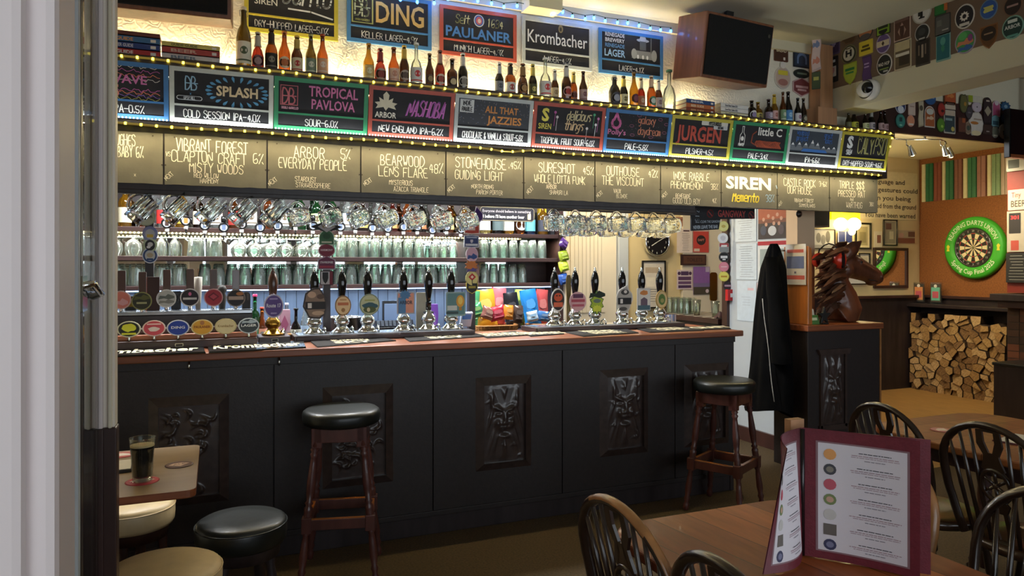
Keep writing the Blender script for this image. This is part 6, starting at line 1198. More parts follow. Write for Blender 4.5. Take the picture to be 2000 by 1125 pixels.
flat('poster', 'purple sky poster with dark landscape on the door', 'poster', 'Y', 6.375, 1354, 521, 1386, 575, '#8a60a8', .003, [('box', 0, -.36, 1, .28, '#4a4438'), ('box', 0, -.16, 1, .14, '#7a6a98'), ('box', .36, .40, .24, .18, '#c0b0cc'), ('oval', .34, -.38, .2, .14, '#d8c8d0')], None, None, G_)
flat('small_notice', 'small brown notice behind the end of the hanging mugs', 'notice', 'Y', 6.385, 1320, 424, 1350, 442, '#a87860', .003, [('box', 0, .2, .8, .2, '#8a5a48')], None, None, G_)
# gangway blackboard
pts = [(1350, 398), (1474, 400), (1474, 427), (1407, 428), (1404, 448), (1350, 451)]
P = [onY(x, y, 4.3) for x, y in pts]; c = P[0]; t = thing('gangway_sign', 'black L-shaped board reading GANGWAY hung behind the fascia end', 'sign', (c.x, 4.3, P[-1].z))
q = [(v.x - c.x, v.z - P[-1].z) for v in P]; m = MB().prism(q, 0, .012, '#15171c'); H_ = q[0][1]; W_ = q[1][0]
m.font('GANGWAY', W_ * .63, H_ * .56, H_ * .26, '#b84a44', y=-.001, bold=.02, fit=W_ * .44).font('-CLEAR THE GANGWAY', W_ * .30, H_ * .32, H_ * .1, '#c8d4e0', y=-.001, fit=W_ * .34, rot=2).font('NEVER LEAVE THE BAR', W_ * .22, H_ * .1, H_ * .13, '#c8d4e0', y=-.001, bold=.02, fit=W_ * .38, rot=3).hand('15 1/2', W_ * .12, H_ * .52, H_ * .16, '#c8d4e0', y=-.001, rot=90, wf=.6)
for fx in (.29, .955):
    x_, z_, r_ = W_ * fx - (W_ * .01 if fx > .5 else 0), H_ * .66, W_ * .045; m.line(ell(x_, z_, r_, r_, 18) + [(x_ + r_, z_)], .008, '#a84440', -.001); m.line([(x_ - r_ * .6, z_ + r_ * .6), (x_ + r_ * .6, z_ - r_ * .6)], .008, '#a84440', -.0014)
m.ob('board', t); MB().box(.01, .03, .002, .01, H_ - .01, 2.56 - P[-1].z, 'black_wood').box(W_ - .04, W_ - .02, .002, .01, H_ - .01, 2.56 - P[-1].z, 'black_wood').ob('hanger', t)
# clips and alarm on the partition post
PP = [(1413, 419, 18, 16, 'oval', ('#3a3a3a', '#1a1a1a'), None, 'half hidden black'), (1413, 442, 21, 21, 'oval', ('#c8c870', '#d8d890'), [('oval', 0, 0, .4, .3, '#b8a858')], 'pale yellow'), (1412, 465, 21, 21, 'oval', ('#d8dce0', '#e4e8ec'), [('oval', 0, 0, .5, .5, '#c8c8d0')], 'white'), (1414, 484, 20, 19, 'rect', ('#b8b4b0', '#888c8c'), [('rect', 0, .3, .9, .36, '#a82830'), ('ribbon', 0, .2, .7, .24, '#e0dcd8')], 'red and grey square'), (1414, 502, 21, 21, 'oval', ('#4a4a4c', '#18181a'), [('rect', 0, 0, .66, .24, '#d8d8d8'), ('rect', 0, -.24, .3, .12, '#d8d8d8')], 'black lettered'), (1414, 521, 20, 20, 'oval', ('#d0788a', '#d88898'), [('rect', 0, 0, .6, .1, '#e8c0c8')], 'pink'), (1414, 540, 21, 20, 'oval', ('#c8c050', '#e0d868'), [('rect', 0, 0, .6, .16, '#b88a28')], 'bright yellow'), (1421, 558, 18, 19, 'oval', ('#3a2430', '#2a1c26'), [('rect', 0, 0, .7, .2, '#a88a98')], 'plum coloured')]
for (x, y, wp, hp, kind, cols, mo, wd) in PP:
    s_ = 6.15 / F; o = clip('%s round pump clip on the partition end post' % wd, kind, wp * s_, hp * s_, cols, '', '#fff', onY(x, y, 5.195), -22, 'pump clips on the partition post', mo)
p = onY(1426, 576, 5.19); t = thing('fire_alarm', 'red fire alarm call point on the partition post', 'alarm', p); MB().box(-.05, .05, -.03, .004, -.05, .05, '!b82028').box(-.022, .022, -.032, -.03, -.02, .015, '#e0e0e0').ob('box', t, bevel=.004)
p = onY(1434, 549, 5.19); t = thing('yellow_tag', 'small yellow and black tag above the fire alarm', 'tag', p); MB().box(-.016, .016, -.006, .004, -.05, .06, '!22221c').box(-.010, .012, -.008, -.006, -.04, .03, '#c8c828').ob('tag', t)
# sheets pinned to the white partition
PS = [('notice_sheet', 'white typed sheet, topmost on the partition', 1436, 404, 1477, 472, '#cfdbe4', lines(14, -.42, .42, '#98a4b0', 0, .7, 1)), ('notice_sheet', 'white typed sheet, second down the partition', 1438, 476, 1478, 546, '#cbd8e2', lines(14, -.42, .42, '#98a4b0', 0, .7, 2)), ('notice_sheet', 'blank shiny white sheet, lowest on the partition', 1440, 549, 1478, 627, '#c8d6e2', [('box', .2, .3, .3, .06, '#d8b8c0')] + lines(4, -.1, .1, '#b0bcc8', 0, .5, 3)),
 ('group_photograph', 'colour photograph of a seated group against orange, on the partition', 1481, 402, 1535, 466, '#7a4a3c', [('box', 0, .3, 1, .4, '#a8583c'), ('box', 0, -.26, 1, .48, '#3a3438')] + [('oval', x_, z_, .1, .12, '#c89a84') for x_, z_ in ((-.3, .1), (-.12, .2), (.05, .12), (.2, .22), (.34, .1), (-.2, -.06), (.08, -.04), (.26, -.05))] + [('oval', .02, -.26, .3, .3, '#c8ccd0'), ('oval', -.3, -.24, .22, .3, '#464e60'), ('oval', .34, -.24, .2, .3, '#544a52')]),
 ('red_headed_poster', 'poster with red heading and dark plant behind the coat', 1480, 470, 1536, 550, '#d8dcdc', [('box', 0, .44, 1, .1, '#a82838'), ('box', 0, -.05, .84, .7, '#9aa8a8'), ('leaf', 0, .08, .5, .4, '#2c4a3a'), ('box', .1, -.3, .5, .2, '#2a2c2c')]), ('red_poster', 'pale poster with crimson block, lowest behind the coat', 1477, 553, 1520, 640, '#d8c8cc', [('box', .1, .2, .6, .4, '#a83448'), ('box', .1, -.2, .6, .2, '#c07080')]), ('blue_photograph', 'blue-green photograph at the top of the partition', 1480, 380, 1530, 399, '#5a8a98', [('box', 0, -.3, 1, .3, '#3a5a68')])]
for nm, lb, x0, y0, x1, y1, col, inn in PS: flat(nm, lb, 'picture' if 'photo' in nm else 'notice', 'X', 4.268, x0, y0, x1, y1, col, .003, inn, None, None, 'papers on the partition')
p = onY(1560, 418, 4.378); t = thing('bell_push', 'small round black bell push on the cream pillar', 'bell push', p); MB().lathe([(.028, 0), (.026, .01), (.012, .014), (.001, .02)], '!2a2624', 18, Matrix.Rotation(R(90), 4, 'X')).ob('push', t)

# ================================================================ carved plinth with horse head, upright board, coat
t = thing('panelled_plinth', 'dark panelled plinth with wooden top carrying the carved horse head', 'plinth', (3.97, 4.0, 0))
MB().box(.0, .76, -.02, .36, 1.035, 1.08, 'bar_top').ob('top', t, bevel=.005); MB().box(  .02, .74, .0, .345, 0, 1.035, 'panel_wood').ob('body', t, bevel=.003); MB().box(.735, .75, -.006, .03, .05, 1.03, 'worn_wood').ob('corner_strip', t)
g = MB().prism([(.10, .90), (.42, .90), (.40, .86), (.12, .86)], -.028, 0, 'carved_wood').box(.13, .15, -.015, 0, .32, .86, 'carved_wood').box(.37, .39, -.015, 0, .32, .86, 'carved_wood').box(.12, .40, -.015, 0, .30, .34, 'carved_wood').ob('carved_panel', t); hf = face_relief(3)
MB().grid(lambda u, v: (.15 + .22 * u, -.002 - .022 * hf(u, v), .34 + .52 * v), 36, 54, 'carved_wood').ob('carving', g)
t = thing('upright_board', 'thick orange-brown wooden upright standing on the plinth with a notice', 'upright board', (4.0, 4.01, 1.081)); MB().prism([(0, 0), (.045, 0), (.04, .56), (.005, .58)], 0, .245, 'orange_wood').ob('board', t, bevel=.006)
fl_ = flat('printed_notice', 'printed notice in red and blue on the wooden upright', 'notice', 'X', 3.996, 1534, 477, 1574, 556, '#d8d4cc', .003, [('box', 0, .33, .8, .08, '#c86058'), ('box', 0, .05, .84, .3, '#6a78a8'), ('box', 0, -.32, .9, .1, '#c86058'), ('box', 0, -.2, .1, .05, '#6a6a80')], None, None, None)
# coat
t = thing('black_coat', 'long black coat hanging from a hook on the wooden upright', 'coat', (3.875, 4.25, .42))
def coatf(u, v):
    a = 2 * math.pi * u; z = 1.26 * v; k = v
    wy = .09 + .16 * (1 - k) ** .8; wx = .045 + .035 * (1 - k)
    if k > .86: f_ = (1 - k) / .14; wy *= .35 + .65 * f_ ** .6; wx *= .5 + .5 * f_
    fold = 1 + .16 * math.sin(a * 6 + 4 * k) * (1 - .6 * k) + .06 * math.sin(a * 11 - 7 * k)
    return (wx * math.cos(a) * fold, wy * math.sin(a) * (1 + .05 * math.sin(9 * k + a)) + .05 * (1 - k) - .03, z + .03 * math.sin(a * 2) * (1 - k))
mat('coat_cloth', '070708', .95, spec=.1, noise=(20, .25, (1, 1, 1)), bump=(150, .2))
b_ = MB().grid(coatf, 64, 40, 'coat_cloth').ob('body', t)
def sl(u, v):
    a = 2 * math.pi * u; q = .055 + .02 * (1 - v); return (q * .8 * math.cos(a) - .05, -.16 + .10 * v + q * math.sin(a) * (1 + .1 * math.sin(v * 20)), .38 + .78 * v)
MB().grid(sl, 20, 20, 'coat_cloth').ob('sleeve', t)
MB().tube([(-.098, -.02 - .012 * k + .004 * math.sin(k), .85 - .075 * k) for k in range(11)], .003, '#b8b4ac', 5).ob('zip', t)
t = thing('coat_hook', 'metal coat hook on the wooden upright', 'hook', (3.985, 4.235, 1.63)); MB().tube([(.018, 0, .0), (-.03, 0, 0), (-.08, 0, .02), (-.085, 0, .05)], .006, 'steel', 6).ob('hook', t)
# horse head carved in wood
t = thing('horse_head_carving', 'carved wooden horse head facing the dartboard on the plinth', 'carving', onY(1628, 636, 4.2) * 1)
t.location = (onY(1628, 636, 4.2).x, 4.22, 1.0815); o_ = t.location
mat('horse_wood', '5c331e', .42, noise=(7, .5, (1, 1, .35)), bump=(16, .35), coat=.25); mat('horse_mane', '4a2816', .45, noise=(9, .55, (1, 1, 1)), coat=.2)
def hp(x, y, dy=0): v = onY(x, y, 4.22); return Vector((v.x - o_.x, dy, v.z - o_.z))
m = MB()
def etube(ch, key, n=14):
    pts = [c[0] for c in ch]; v, f = [], []
    for i, (p_, a, b) in enumerate(ch):
        d = (pts[min(i + 1, len(pts) - 1)] - pts[max(i - 1, 0)]).normalized(); u = Vector((d.z, 0, -d.x)).normalized()
        for k in range(n): an = 2 * math.pi * k / n; v.append(p_ + u * a * math.cos(an) + Vector((0, 1, 0)) * b * math.sin(an))
    for i in range(len(ch) - 1):
        for k in range(n): q = (k + 1) % n; f.append((i * n + k, i * n + q, (i + 1) * n + q, (i + 1) * n + k))
    f.append(list(range(n - 1, -1, -1))); f.append([(len(ch) - 1) * n + k for k in range(n)])
    m.add(v, f, key, True)
etube([(Vector((.0, 0, .0)), .16, .15), (hp(1640, 618), .175, .14), (hp(1644, 602), .17, .13), (hp(1640, 582), .145, .115), (hp(1632, 560), .12, .10), (hp(1626, 540), .105, .09), (hp(1622, 520), .09, .08), (hp(1620, 500), .065, .06), (hp(1620, 488), .03, .03)], 'horse_wood')
etube([(hp(1620, 508), .06, .06), (hp(1632, 508), .088, .075), (hp(1648, 513), .105, .082), (hp(1664, 519), .102, .074), (hp(1679, 526), .088, .064), (hp(1692, 532), .078, .058), (hp(1704, 538), .076, .056), (hp(1713, 543), .066, .05), (hp(1720, 547), .03, .03)], 'horse_wood')
m.ball(hp(1645, 526), (.085, .09, .085), 'horse_wood', 14, 8)
for sgn in (-1, 1): m.ball(hp(1666, 508, sgn * .062), (.035, .018, .018), 'horse_wood', 10, 6); m.ball(hp(1712, 540, sgn * .04), (.024, .022, .02), 'horse_wood', 8, 6); m.tube([hp(1668, 514, sgn * .07), hp(1688, 524, sgn * .056), hp(1704, 532, sgn * .046)], .012, 'horse_wood', 6)
m.ball(hp(1702, 553), (.05, .04, .022), 'horse_wood', 10, 6)
for sgn in (-1, 1): etube([(hp(1638, 504, sgn * .05), .04, .036), (hp(1646, 493, sgn * .06), .066, .036), (hp(1656, 483, sgn * .066), .056, .022), (hp(1669, 471, sgn * .068), .006, .006)], 'horse_wood', 10)
m.V = [(x, y, max(z, .002)) for x, y, z in m.V]
h = m.ob('head', t); r_ = h.modifiers.new('r', 'REMESH'); r_.mode = 'VOXEL'; r_.voxel_size = .008; r_.use_smooth_shade = True
s_ = h.modifiers.new('s', 'SMOOTH'); s_.iterations = 3; s_.factor = .5
m = MB(); rr_ = random.Random(4)
def shard(pts, w_, th):
    P = [Vector(p) for p in pts]; v = []; n = len(P)
    for i, p_ in enumerate(P):
        k = math.sin(math.pi * (.18 + .82 * i / (n - 1))) ; d = (P[min(i + 1, n - 1)] - P[max(i - 1, 0)]).normalized(); u = Vector((-d.z, 0, d.x)); y = Vector((0, 1, 0))
        v += [p_ + u * w_ * k, p_ - y * th * (.3 + k), p_ - u * w_ * k, p_ + y * th * (.3 + k)]
    f = [(0, 1, 2, 3), ((n - 1) * 4 + 3, (n - 1) * 4 + 2, (n - 1) * 4 + 1, (n - 1) * 4)]
    for i in range(n - 1):
        for k in range(4): q = (k + 1) % 4; f.append((i * 4 + k, (i + 1) * 4 + k, (i + 1) * 4 + q, i * 4 + q))
    m.add(v, f, 'horse_mane')
for k in range(46):
    f_ = (k % 23) / 22; yy = -.10 + .04 * (k // 23) + rr_.uniform(-.02, .02)
    a = hp(1634 - 10 * f_, 494 + 106 * f_ + rr_.uniform(-4, 4), yy); c_ = hp(1583 + rr_.uniform(-3, 14), 506 + 112 * f_ + rr_.uniform(-6, 12), yy + rr_.uniform(-.02, .05)); b = (a + c_) / 2 + Vector((0, 0, rr_.uniform(.0, .035)))
    shard([a, a.lerp(b, .5) + Vector((0, 0, .01)), b, b.lerp(c_, .6), c_], rr_.uniform(.018, .032), .014)
for k in range(4): a = hp(1606 + 5 * k, 494 - k, -.05 + .02 * k); shard([a, a + Vector((.05, 0, .02)), a + Vector((.11, 0, .0)), a + Vector((.17, 0, -.03))], .016, .014)
m.ob('mane', t)
for sgn in (-1, 1): MB().ball(hp(1668, 512, sgn * .072), (.014, .008, .010), '!140c08', 10, 6).ob('eye', t)
MB().ball(hp(1713, 543, -.048), (.010, .006, .009), '#1c0e08', 8, 5).ob('nostril', t)
MB().tube([hp(1712, 553, -.03), hp(1700, 548, -.045), hp(1688, 546, -.048)], .004, '#1c0e08', 5).ob('mouth', t)
e = thing('ear_defenders', 'red and black ear defenders worn by the carved horse', 'ear defenders', onY(1638, 508, 4.125))
X = Matrix.Rotation(R(90), 4, 'X')
MB().lathe([(.001, .045), (.03, .043), (.052, .03), (.060, .010), (.058, -.01), (.05, -.015)], '!b8301c', 22, X, squash=1.18).ob('cup', e); MB().prism(ell(0, 0, .016, .062, 14), -.048, -.02, '!1a1214').ob('band_bracket', e)
MB().tube([(0, -.02, .05), (-.005, .005, .085), (0, .05, .118), (.0, .095, .13), (.0, .14, .118), (-.005, .185, .085), (0, .20, .05)], .006, '!222222', 6).ob('headband', e)
MB().lathe([(.001, .045), (.03, .043), (.052, .03), (.060, .010), (.058, -.01), (.05, -.015)], '!b8301c', 22, Matrix.Translation((0, .19, 0)) @ Matrix.Rotation(R(-90), 4, 'X')).ob('cup', e)
p = onY(1588, 640, 4.08); t = thing('card_holder', 'small green and white card holder on the plinth beside the upright', 'card holder', (4.10, 4.04, 1.0815)); X = Matrix.Rotation(R(-15), 4, 'X'); MB().box(-.045, .045, 0, .02, 0, .07, '#4a7a38', X).box(-.04, .035, .022, .024, 0, .12, '#d8d4cc', X).box(-.03, .03, -.001, 0, .03, .05, '#c8d8b0', X).ob('holder', t)
t = thing('metal_star', 'dark pointed metal ornament at the foot of the horse head', 'ornament', (4.185, 4.03, 1.0815)); MB().prism([(a_ * .9, b_ + .06) for a_, b_ in [( (.07 if k % 2 == 0 else .03) * math.cos(R(90 + 36 * k)), (.07 if k % 2 == 0 else .03) * math.sin(R(90 + 36 * k))) for k in range(10)]], 0, .02, 'black_metal').box(-.03, .03, -.01, .04, 0, .01, 'black_metal').ob('star', t, bevel=.003)

# ================================================================ darts corner
p = onX(1906, 484, 8.235); rr = 61 * (8.235 / (SN + (906 / F) * CS)) / F
t = thing('dartboard_surround', 'bright green round dartboard surround lettered Reading Darts Union', 'dartboard surround', p, -90)
X = Matrix.Rotation(R(90), 4, 'X')
mat('dart_green', '3fae2c', .5, noise=(20, .05, (1, 1, 1)), bump=(100, .05))
m = MB().lathe([(rr * .63, .0), (rr * .63, .05), (rr * .68, .06), (rr * .92, .06), (rr * .98, .045), (rr, .02), (rr, 0)], 'dart_green', 48, X)
m.font('READING DARTS UNION', 0, 0, rr * .15, '#d8ecc8', y=-.062, arc=(rr * .735, 90, 1), bold=.01, fit=rr * 1.8); m.font('Spring Cup Final 2025', 0, 0, rr * .15, '#e8f4d8', y=-.062, arc=(rr * .85, 270, -1), bold=.01, fit=rr * 1.7)
for sx in (-1, 1):
    m.face([(sx * rr * .82 + a_ * rr, b_ * rr) for a_, b_ in ((-.05, -.10), (.05, -.10), (.035, -.02), (.06, .06), (.0, .12), (-.05, .06), (-.03, -.02))], -.0615, '#e0d838')
m.ob('ring', t)
d = thing('dartboard', 'cream and black dartboard inside the green surround', 'dartboard', p, -90); q = rr * .625
m = MB().lathe([(q, 0), (q, .045)], '#1a1614', 48, X).prism(ell(0, 0, q, q, 48), -.046, -.03, '#17130f')
def seg(r0, r1, a0, a1, y, key):
    n = 4; m.face([(r1 * math.cos(a0 + (a1 - a0) * k / n), r1 * math.sin(a0 + (a1 - a0) * k / n)) for k in range(n + 1)] + [(r0 * math.cos(a1 - (a1 - a0) * k / n), r0 * math.sin(a1 - (a1 - a0) * k / n)) for k in range(n + 1)], y, key)
for k in range(20):
    a0 = R(90 - 9 + 18 * k); a1 = a0 + R(18); dk = k % 2 == 0
    seg(q * .05, q * .75, a0, a1, -.0465, '#1e1814' if dk else '#e0cfa0')
    for r0, r1 in ((q * .43, q * .47), (q * .71, q * .755)): seg(r0, r1, a0, a1, -.047, '#a82c28' if dk else '#2c7a40')
m.face(ell(0, 0, q * .06, q * .06, 16), -.0475, '#2c7a40'); m.face(ell(0, 0, q * .03, q * .03, 12), -.048, '#a82c28'); m.ob('face', d)
m = MB()
for k, nb in enumerate((20, 5, 12, 9, 14, 11, 8, 16, 7, 19, 3, 17, 2, 15, 10, 6, 13, 4, 18, 1)): a = R(90 + 18 * k); m.font(str(nb), q * .86 * math.cos(a), q * .86 * math.sin(a) - q * .04, q * .1, '#c8c4bc', y=-.049)
for r_ in (.94, .76): m.tube([(q * r_ * math.cos(R(10 * k)), -.048, q * r_ * math.sin(R(10 * k))) for k in range(36)], .0025, 'steel', 5, closed=True)
m.ob('number_ring', d)
# stack of split logs
t = thing('log_store', 'black wooden log store with shelf over the stacked logs', 'log store', (7.97, 5.15, 0), 0)
MB().box(-.02, .26, -.04, 1.22, 1.02, 1.06, 'black_wood').ob('shelf', t, bevel=.004); MB().box(0, .26, -.04, .0, 0, 1.02, 'black_wood').box(.24, .27, 0, 1.22, 0, 1.02, 'black_wood').ob('side', t)
for k, (cc, c2) in enumerate((('a8824e', 'bc9a64'), ('987244', 'ae8a56'), ('765636', '927046'), ('b89462', 'ccac7c'))): mat('log_end%d' % k, cc, .85, noise=(50, .2, (1, 1, 1)), col2=c2)
mat('bark', '3c2a1c', .9, noise=(30, .3, (1, 1, 1)), bump=(40, .5))
rl = random.Random(12)
W0, W1, H1 = 5.165, 6.335, .95
pts = [(W0 + (W1 - W0) * (c_ + .5 + (.25 if r % 2 else -.25) + rl.uniform(-.5, .5)) / 12, H1 * (r + .5 + rl.uniform(-.45, .45)) / 12) for r in range(12) for c_ in range(12)]
def cell(i):
    P = [(W0, 0), (W1, 0), (W1, H1), (W0, H1)]; a = pts[i]
    for j, b in enumerate(pts):
        if j == i or abs(b[0] - a[0]) > .4 or abs(b[1] - a[1]) > .4: continue
        mx, mz, dx, dz = (a[0] + b[0]) / 2, (a[1] + b[1]) / 2, b[0] - a[0], b[1] - a[1]; Q = []
        sd = lambda p: (p[0] - mx) * dx + (p[1] - mz) * dz
        for k in range(len(P)):
            p, q = P[k], P[(k + 1) % len(P)]; s0_, s1_ = sd(p), sd(q)
            if s0_ <= 0: Q.append(p)
            if (s0_ < 0) != (s1_ < 0): t_ = s0_ / (s0_ - s1_); Q.append((p[0] + (q[0] - p[0]) * t_, p[1] + (q[1] - p[1]) * t_))
        P = Q
        if len(P) < 3: return None
    return P
for i in range(len(pts)):
    P = cell(i)
    if not P or len(P) < 3 or (pts[i][1] > .86 and rl.random() < .4): continue
    cy, cz = sum(p[0] for p in P) / len(P), sum(p[1] for p in P) / len(P); k = rl.uniform(.88, .98)
    Q = [((p[0] - cy) * k, (p[1] - cz) * k) for p in P]
    if i % 2 == 0:                                  # one rounded bark side
        Q = [(p[0] * .93 + q[0] * .07, p[1] * .93 + q[1] * .07) for a_, p in enumerate(Q) for q in (Q[a_ - 1], Q[(a_ + 1) % len(Q)])]
    n = len(Q); key = 'log_end%d' % rl.randrange(4); b = MB()
    v = [(0, p[0], p[1]) for p in Q] + [(.24, p[0], p[1]) for p in Q]
    b.add(v, [list(range(n - 1, -1, -1))], key); b.add(v, [list(range(n, 2 * n))] + [(j, (j + 1) % n, n + (j + 1) % n, n + j) for j in range(n)], 'bark')
    tag(b.ob('split_log', loc=(7.975 + rl.uniform(-.03, .025), cy, cz)), 'split firewood log, end on, in the stack under the black shelf', 'log', 'firewood logs in the store')
# little card holders on the dado shelf
for x, wd, c1 in ((1802, 'orange and pink', '#d8905a'), (1835, 'green and red', '#6ab8a0')):
    p = onX(x, 575, 8.19); t = thing('leaflet_holder', 'clear leaflet holder with %s leaflet on the shelf above the logs' % wd, 'leaflet holder', (8.10, p.y, 1.061), -90)
    MB().box(-.075, .075, .03, .034, 0, .26, 'pane_glass').box(-.075, .075, -.03, .034, 0, .006, 'pane_glass').ob('holder', t); MB().box(-.065, .065, .02, .026, .02, .24, '#48443c').box(-.055, .055, .018, .02, .04, .20, c1).box(-.04, .04, .016, .018, .07, .15, '#c05a68').prism(ell(0, .215, .02, .02, 12), .016, .02, '#e0dcd0').ob('leaflet', t)
# beaded coloured strips high on the board wall
for i, (x0, x1, c1) in enumerate(((1801, 1808, '#d8d0a0'), (1809, 1823, '#2a6a40'), (1825, 1839, '#8a4a34'), (1841, 1847, '#d8d0a0'), (1848, 1863, '#2f7048'), (1865, 1880, '#8a5a48'), (1882, 1890, '#e0d8a8'), (1891, 1908, '#3a7a50'), (1909, 1926, '#a87a68'), (1929, 1937, '#e8e0b0'), (1938, 1955, '#8aa87a'), (1956, 1972, '#c8b49a'))):
    a, b = onX(x0, 350, 8.24), onX(x1, 350, 8.24); z1 = 2.80; z0 = onX(x0, 395 - (x0 - 1800) * .093, 8.24).z; wd = a.y - b.y
    t = thing('bead_strip', '%s beaded strip high on the orange wall, %s from the corner' % ({'#d8d0a0': 'cream', '#e0d8a8': 'cream', '#e8e0b0': 'cream', '#2a6a40': 'green', '#2f7048': 'green', '#3a7a50': 'green', '#8aa87a': 'pale green', '#8a4a34': 'rust', '#8a5a48': 'brown', '#a87a68': 'dusky pink', '#c8b49a': 'pale tan'}[c1], ORD[i]), 'bead strip', (8.24, (a.y + b.y) / 2, z0), -90, 'beaded strips')
    m = MB().box(-wd / 2, wd / 2, -.004, 0, 0, z1 - z0, c1); n = 22; cs = max(1, int(wd / .035))
    for r in range(n):
        for c_ in range(cs): x = -wd / 2 + wd * (c_ + .5) / cs; z = (z1 - z0) * (r + .5) / n; m.box(x - wd / cs * .42, x + wd / cs * .42, -.012, -.004, z - .009, z + .009, c1)
    m.ob('beads', t)
# chimney breast, mantel, pier, hearth box
t = thing('fireplace_surround', 'brick pier with dark wooden mantel at the right edge', 'fireplace', (7.4, 4.78, 0))
MB().box(-.18, .8, -1.9, .06, 1.17, 1.24, 'black_wood').box(-.12, .8, -1.9, .02, 1.10, 1.17, 'dark_wood').ob('mantel', t, bevel=.006)
m = MB(); rb = random.Random(2)
for r in range(15):
    for c_ in range(2): m.box(.0, .30, -.24 + c_ * .12 + .004, -.12 + c_ * .12 - .004 , .02 + r * .072, .085 + r * .072, ['#5a3424', '#4a3020', '#6a3c28', '#3c2a20'][rb.randrange(4)])
m.box(.006, .30, -.24, 0, 0, 1.1, '#4a4038').ob('brick_pier', t)
MB().box(.1, .8, -1.9, -.24, 0, 1.1, '#0c0a09').ob('fire_opening', t)
t = thing('hearth_box', 'low black box before the fireplace at the right edge', 'box', (6.95, 3.4, 0)); MB().box(0, .4, 0, 1.22, 0, .56, 'black_wood').box(-.01, .41, -.01, 1.23, .56, .59, 'black_metal').ob('box', t, bevel=.006)
def chim(name, label, cat, x0, y0, x1, y1, col, inner=None, texts=None, fr=None, th=.02): return flat(name, label, cat, 'X', 7.398, x0, y0, x1, y1, col, th, inner, texts, fr)
mat('digit_red', 'ff2020', emit=3)
chim('thermostat', 'pale grey wall display with dark screen on the red chimney breast', 'thermostat', 1968, 306, 2004, 334, '#b8b4a4', [('rect', -.1, 0, .6, .6, '#4a5048')])
chim('beer_sign', 'cream sign reading Tiny BEER on the chimney breast', 'sign', 1971, 370, 2012, 410, '#d0c0a4', None, [('Tiny', -.1, .12, .26, '#7a3c40', .45), ('BEER', .0, -.34, .32, '#4a3a34', .7)])
chim('dart_scorer', 'electronic dart scorer with red digits beside the dartboard', 'scoreboard', 1969, 412, 2008, 492, '#a8a090', [('rect', -.1, .2, .6, .5, '#1c1618'), ('rect', -.1, -.34, .4, .24, '#a84438')], [('301', -.1, .3, .09, 'digit_red', .4)])
chim('dart_chalkboard', 'small blackboard of white chalk writing above the mantel', 'chalkboard', 1967, 494, 2010, 552, '#1c1c1c', lines(9, -.4, .4, '#a8a8a0', 0, .8, 5), None, None)
# pictures on the yellow wall
YW = 6.40
flat('rules_notice', 'large cream notice warning about language and gestures', 'notice', 'Y', YW, 1640, 334, 1793, 428, '#e4d6a8', .006, None, [('Foul language and', .02, .24, .10, '#4a4238', .62), ('abusive gestures could', .1, .07, .10, '#4a4238', .80), ('result in you being', .06, -.10, .10, '#4a4238', .70), ('ejected from the ground', .16, -.27, .10, '#4a4238', .64), ('You have been warned', .14, -.46, .10, '#4a4238', .66)], None)
PIC = [('framed_print', 'dark double-framed print left of the tall narrow frame', 1669, 435, 1700, 487, '#d8cca0', [('box', 0, 0, .6, .7, '#a89c70'), ('box', 0, -.05, .4, .4, '#8a8058')], .022), ('framed_picture', 'tall narrow black-framed picture', 1724, 429, 1751, 480, '#c8bc94', [('box', 0, 0, .76, .84, '#989078'), ('box', -.1, .24, .4, .24, '#6a4a40'), ('box', .1, -.1, .3, .3, '#c8c0a0')], .014), ('loose_card', 'small white card with a brown portrait', 1707, 452, 1722, 483, '#e0d4b4', [('box', .1, .02, .5, .5, '#8a5a44')], 0), ('postcard', 'unframed coloured street postcard', 1753, 450, 1786, 475, '#b8a88c', [('box', 0, -.3, 1, .4, '#8a5844'), ('oval', -.3, .1, .3, .4, '#c8a090'), ('box', .3, .2, .4, .4, '#7a5848')], 0), ('framed_print', 'thin black frame low behind the horse head', 1676, 494, 1698, 535, '#d8d0b8', [('box', 0, 0, .6, .6, '#c0b8a0')], .016), ('framed_print', 'black frame showing under the horse muzzle', 1650, 536, 1692, 556, '#d8d8d0', None, .014), ('group_picture', 'black and white photograph of players behind the horse mane', 1584, 447, 1630, 486, '#b8b8b4', [('oval', -.2, .05, .2, .5, '#6a6a68'), ('oval', .2, .1, .2, .6, '#5a5a58'), ('oval', .0, -.05, .2, .5, '#7a7a78'), ('box', 0, -.4, 1, .2, '#8a8a88')], .01)]
for nm, lb, x0, y0, x1, y1, col, inn, fr in PIC: flat(nm, lb, 'picture', 'Y', YW, x0, y0, x1, y1, col, .006, inn, None, fr or None, 'pictures on the yellow wall')
t = flat('wall_mirror', 'brown wood framed mirror reflecting the dartboard', 'mirror', 'Y', YW, 1705, 484, 1772, 563, 'mirror', .008, None, None, .035, None, 'dark_wood')
t = thing('hanging_speaker', 'dark box speaker hung on the yellow wall behind the slate end', 'speaker', onY(1604, 440, 6.2)); MB().box(-.13, .13, 0, .18, -.02, .26, 'black_wood').box(-.11, .11, -.006, 0, .0, .24, 'grille_cloth').ob('cabinet', t, bevel=.02)
for x, wd in ((1643, 'left'), (1657, 'right')):
    flat('team_pennant', 'blue and white pennant behind the horse ear, %s one' % wd, 'pennant', 'Y', 6.38, x - 7, 452, x + 7, 478, '#20306a', .004, [('box', 0, -.42, 1, .14, '#d8d8e0'), ('box', -.44, 0, .1, 1, '#c8c8d8')], None, None, 'pennants')
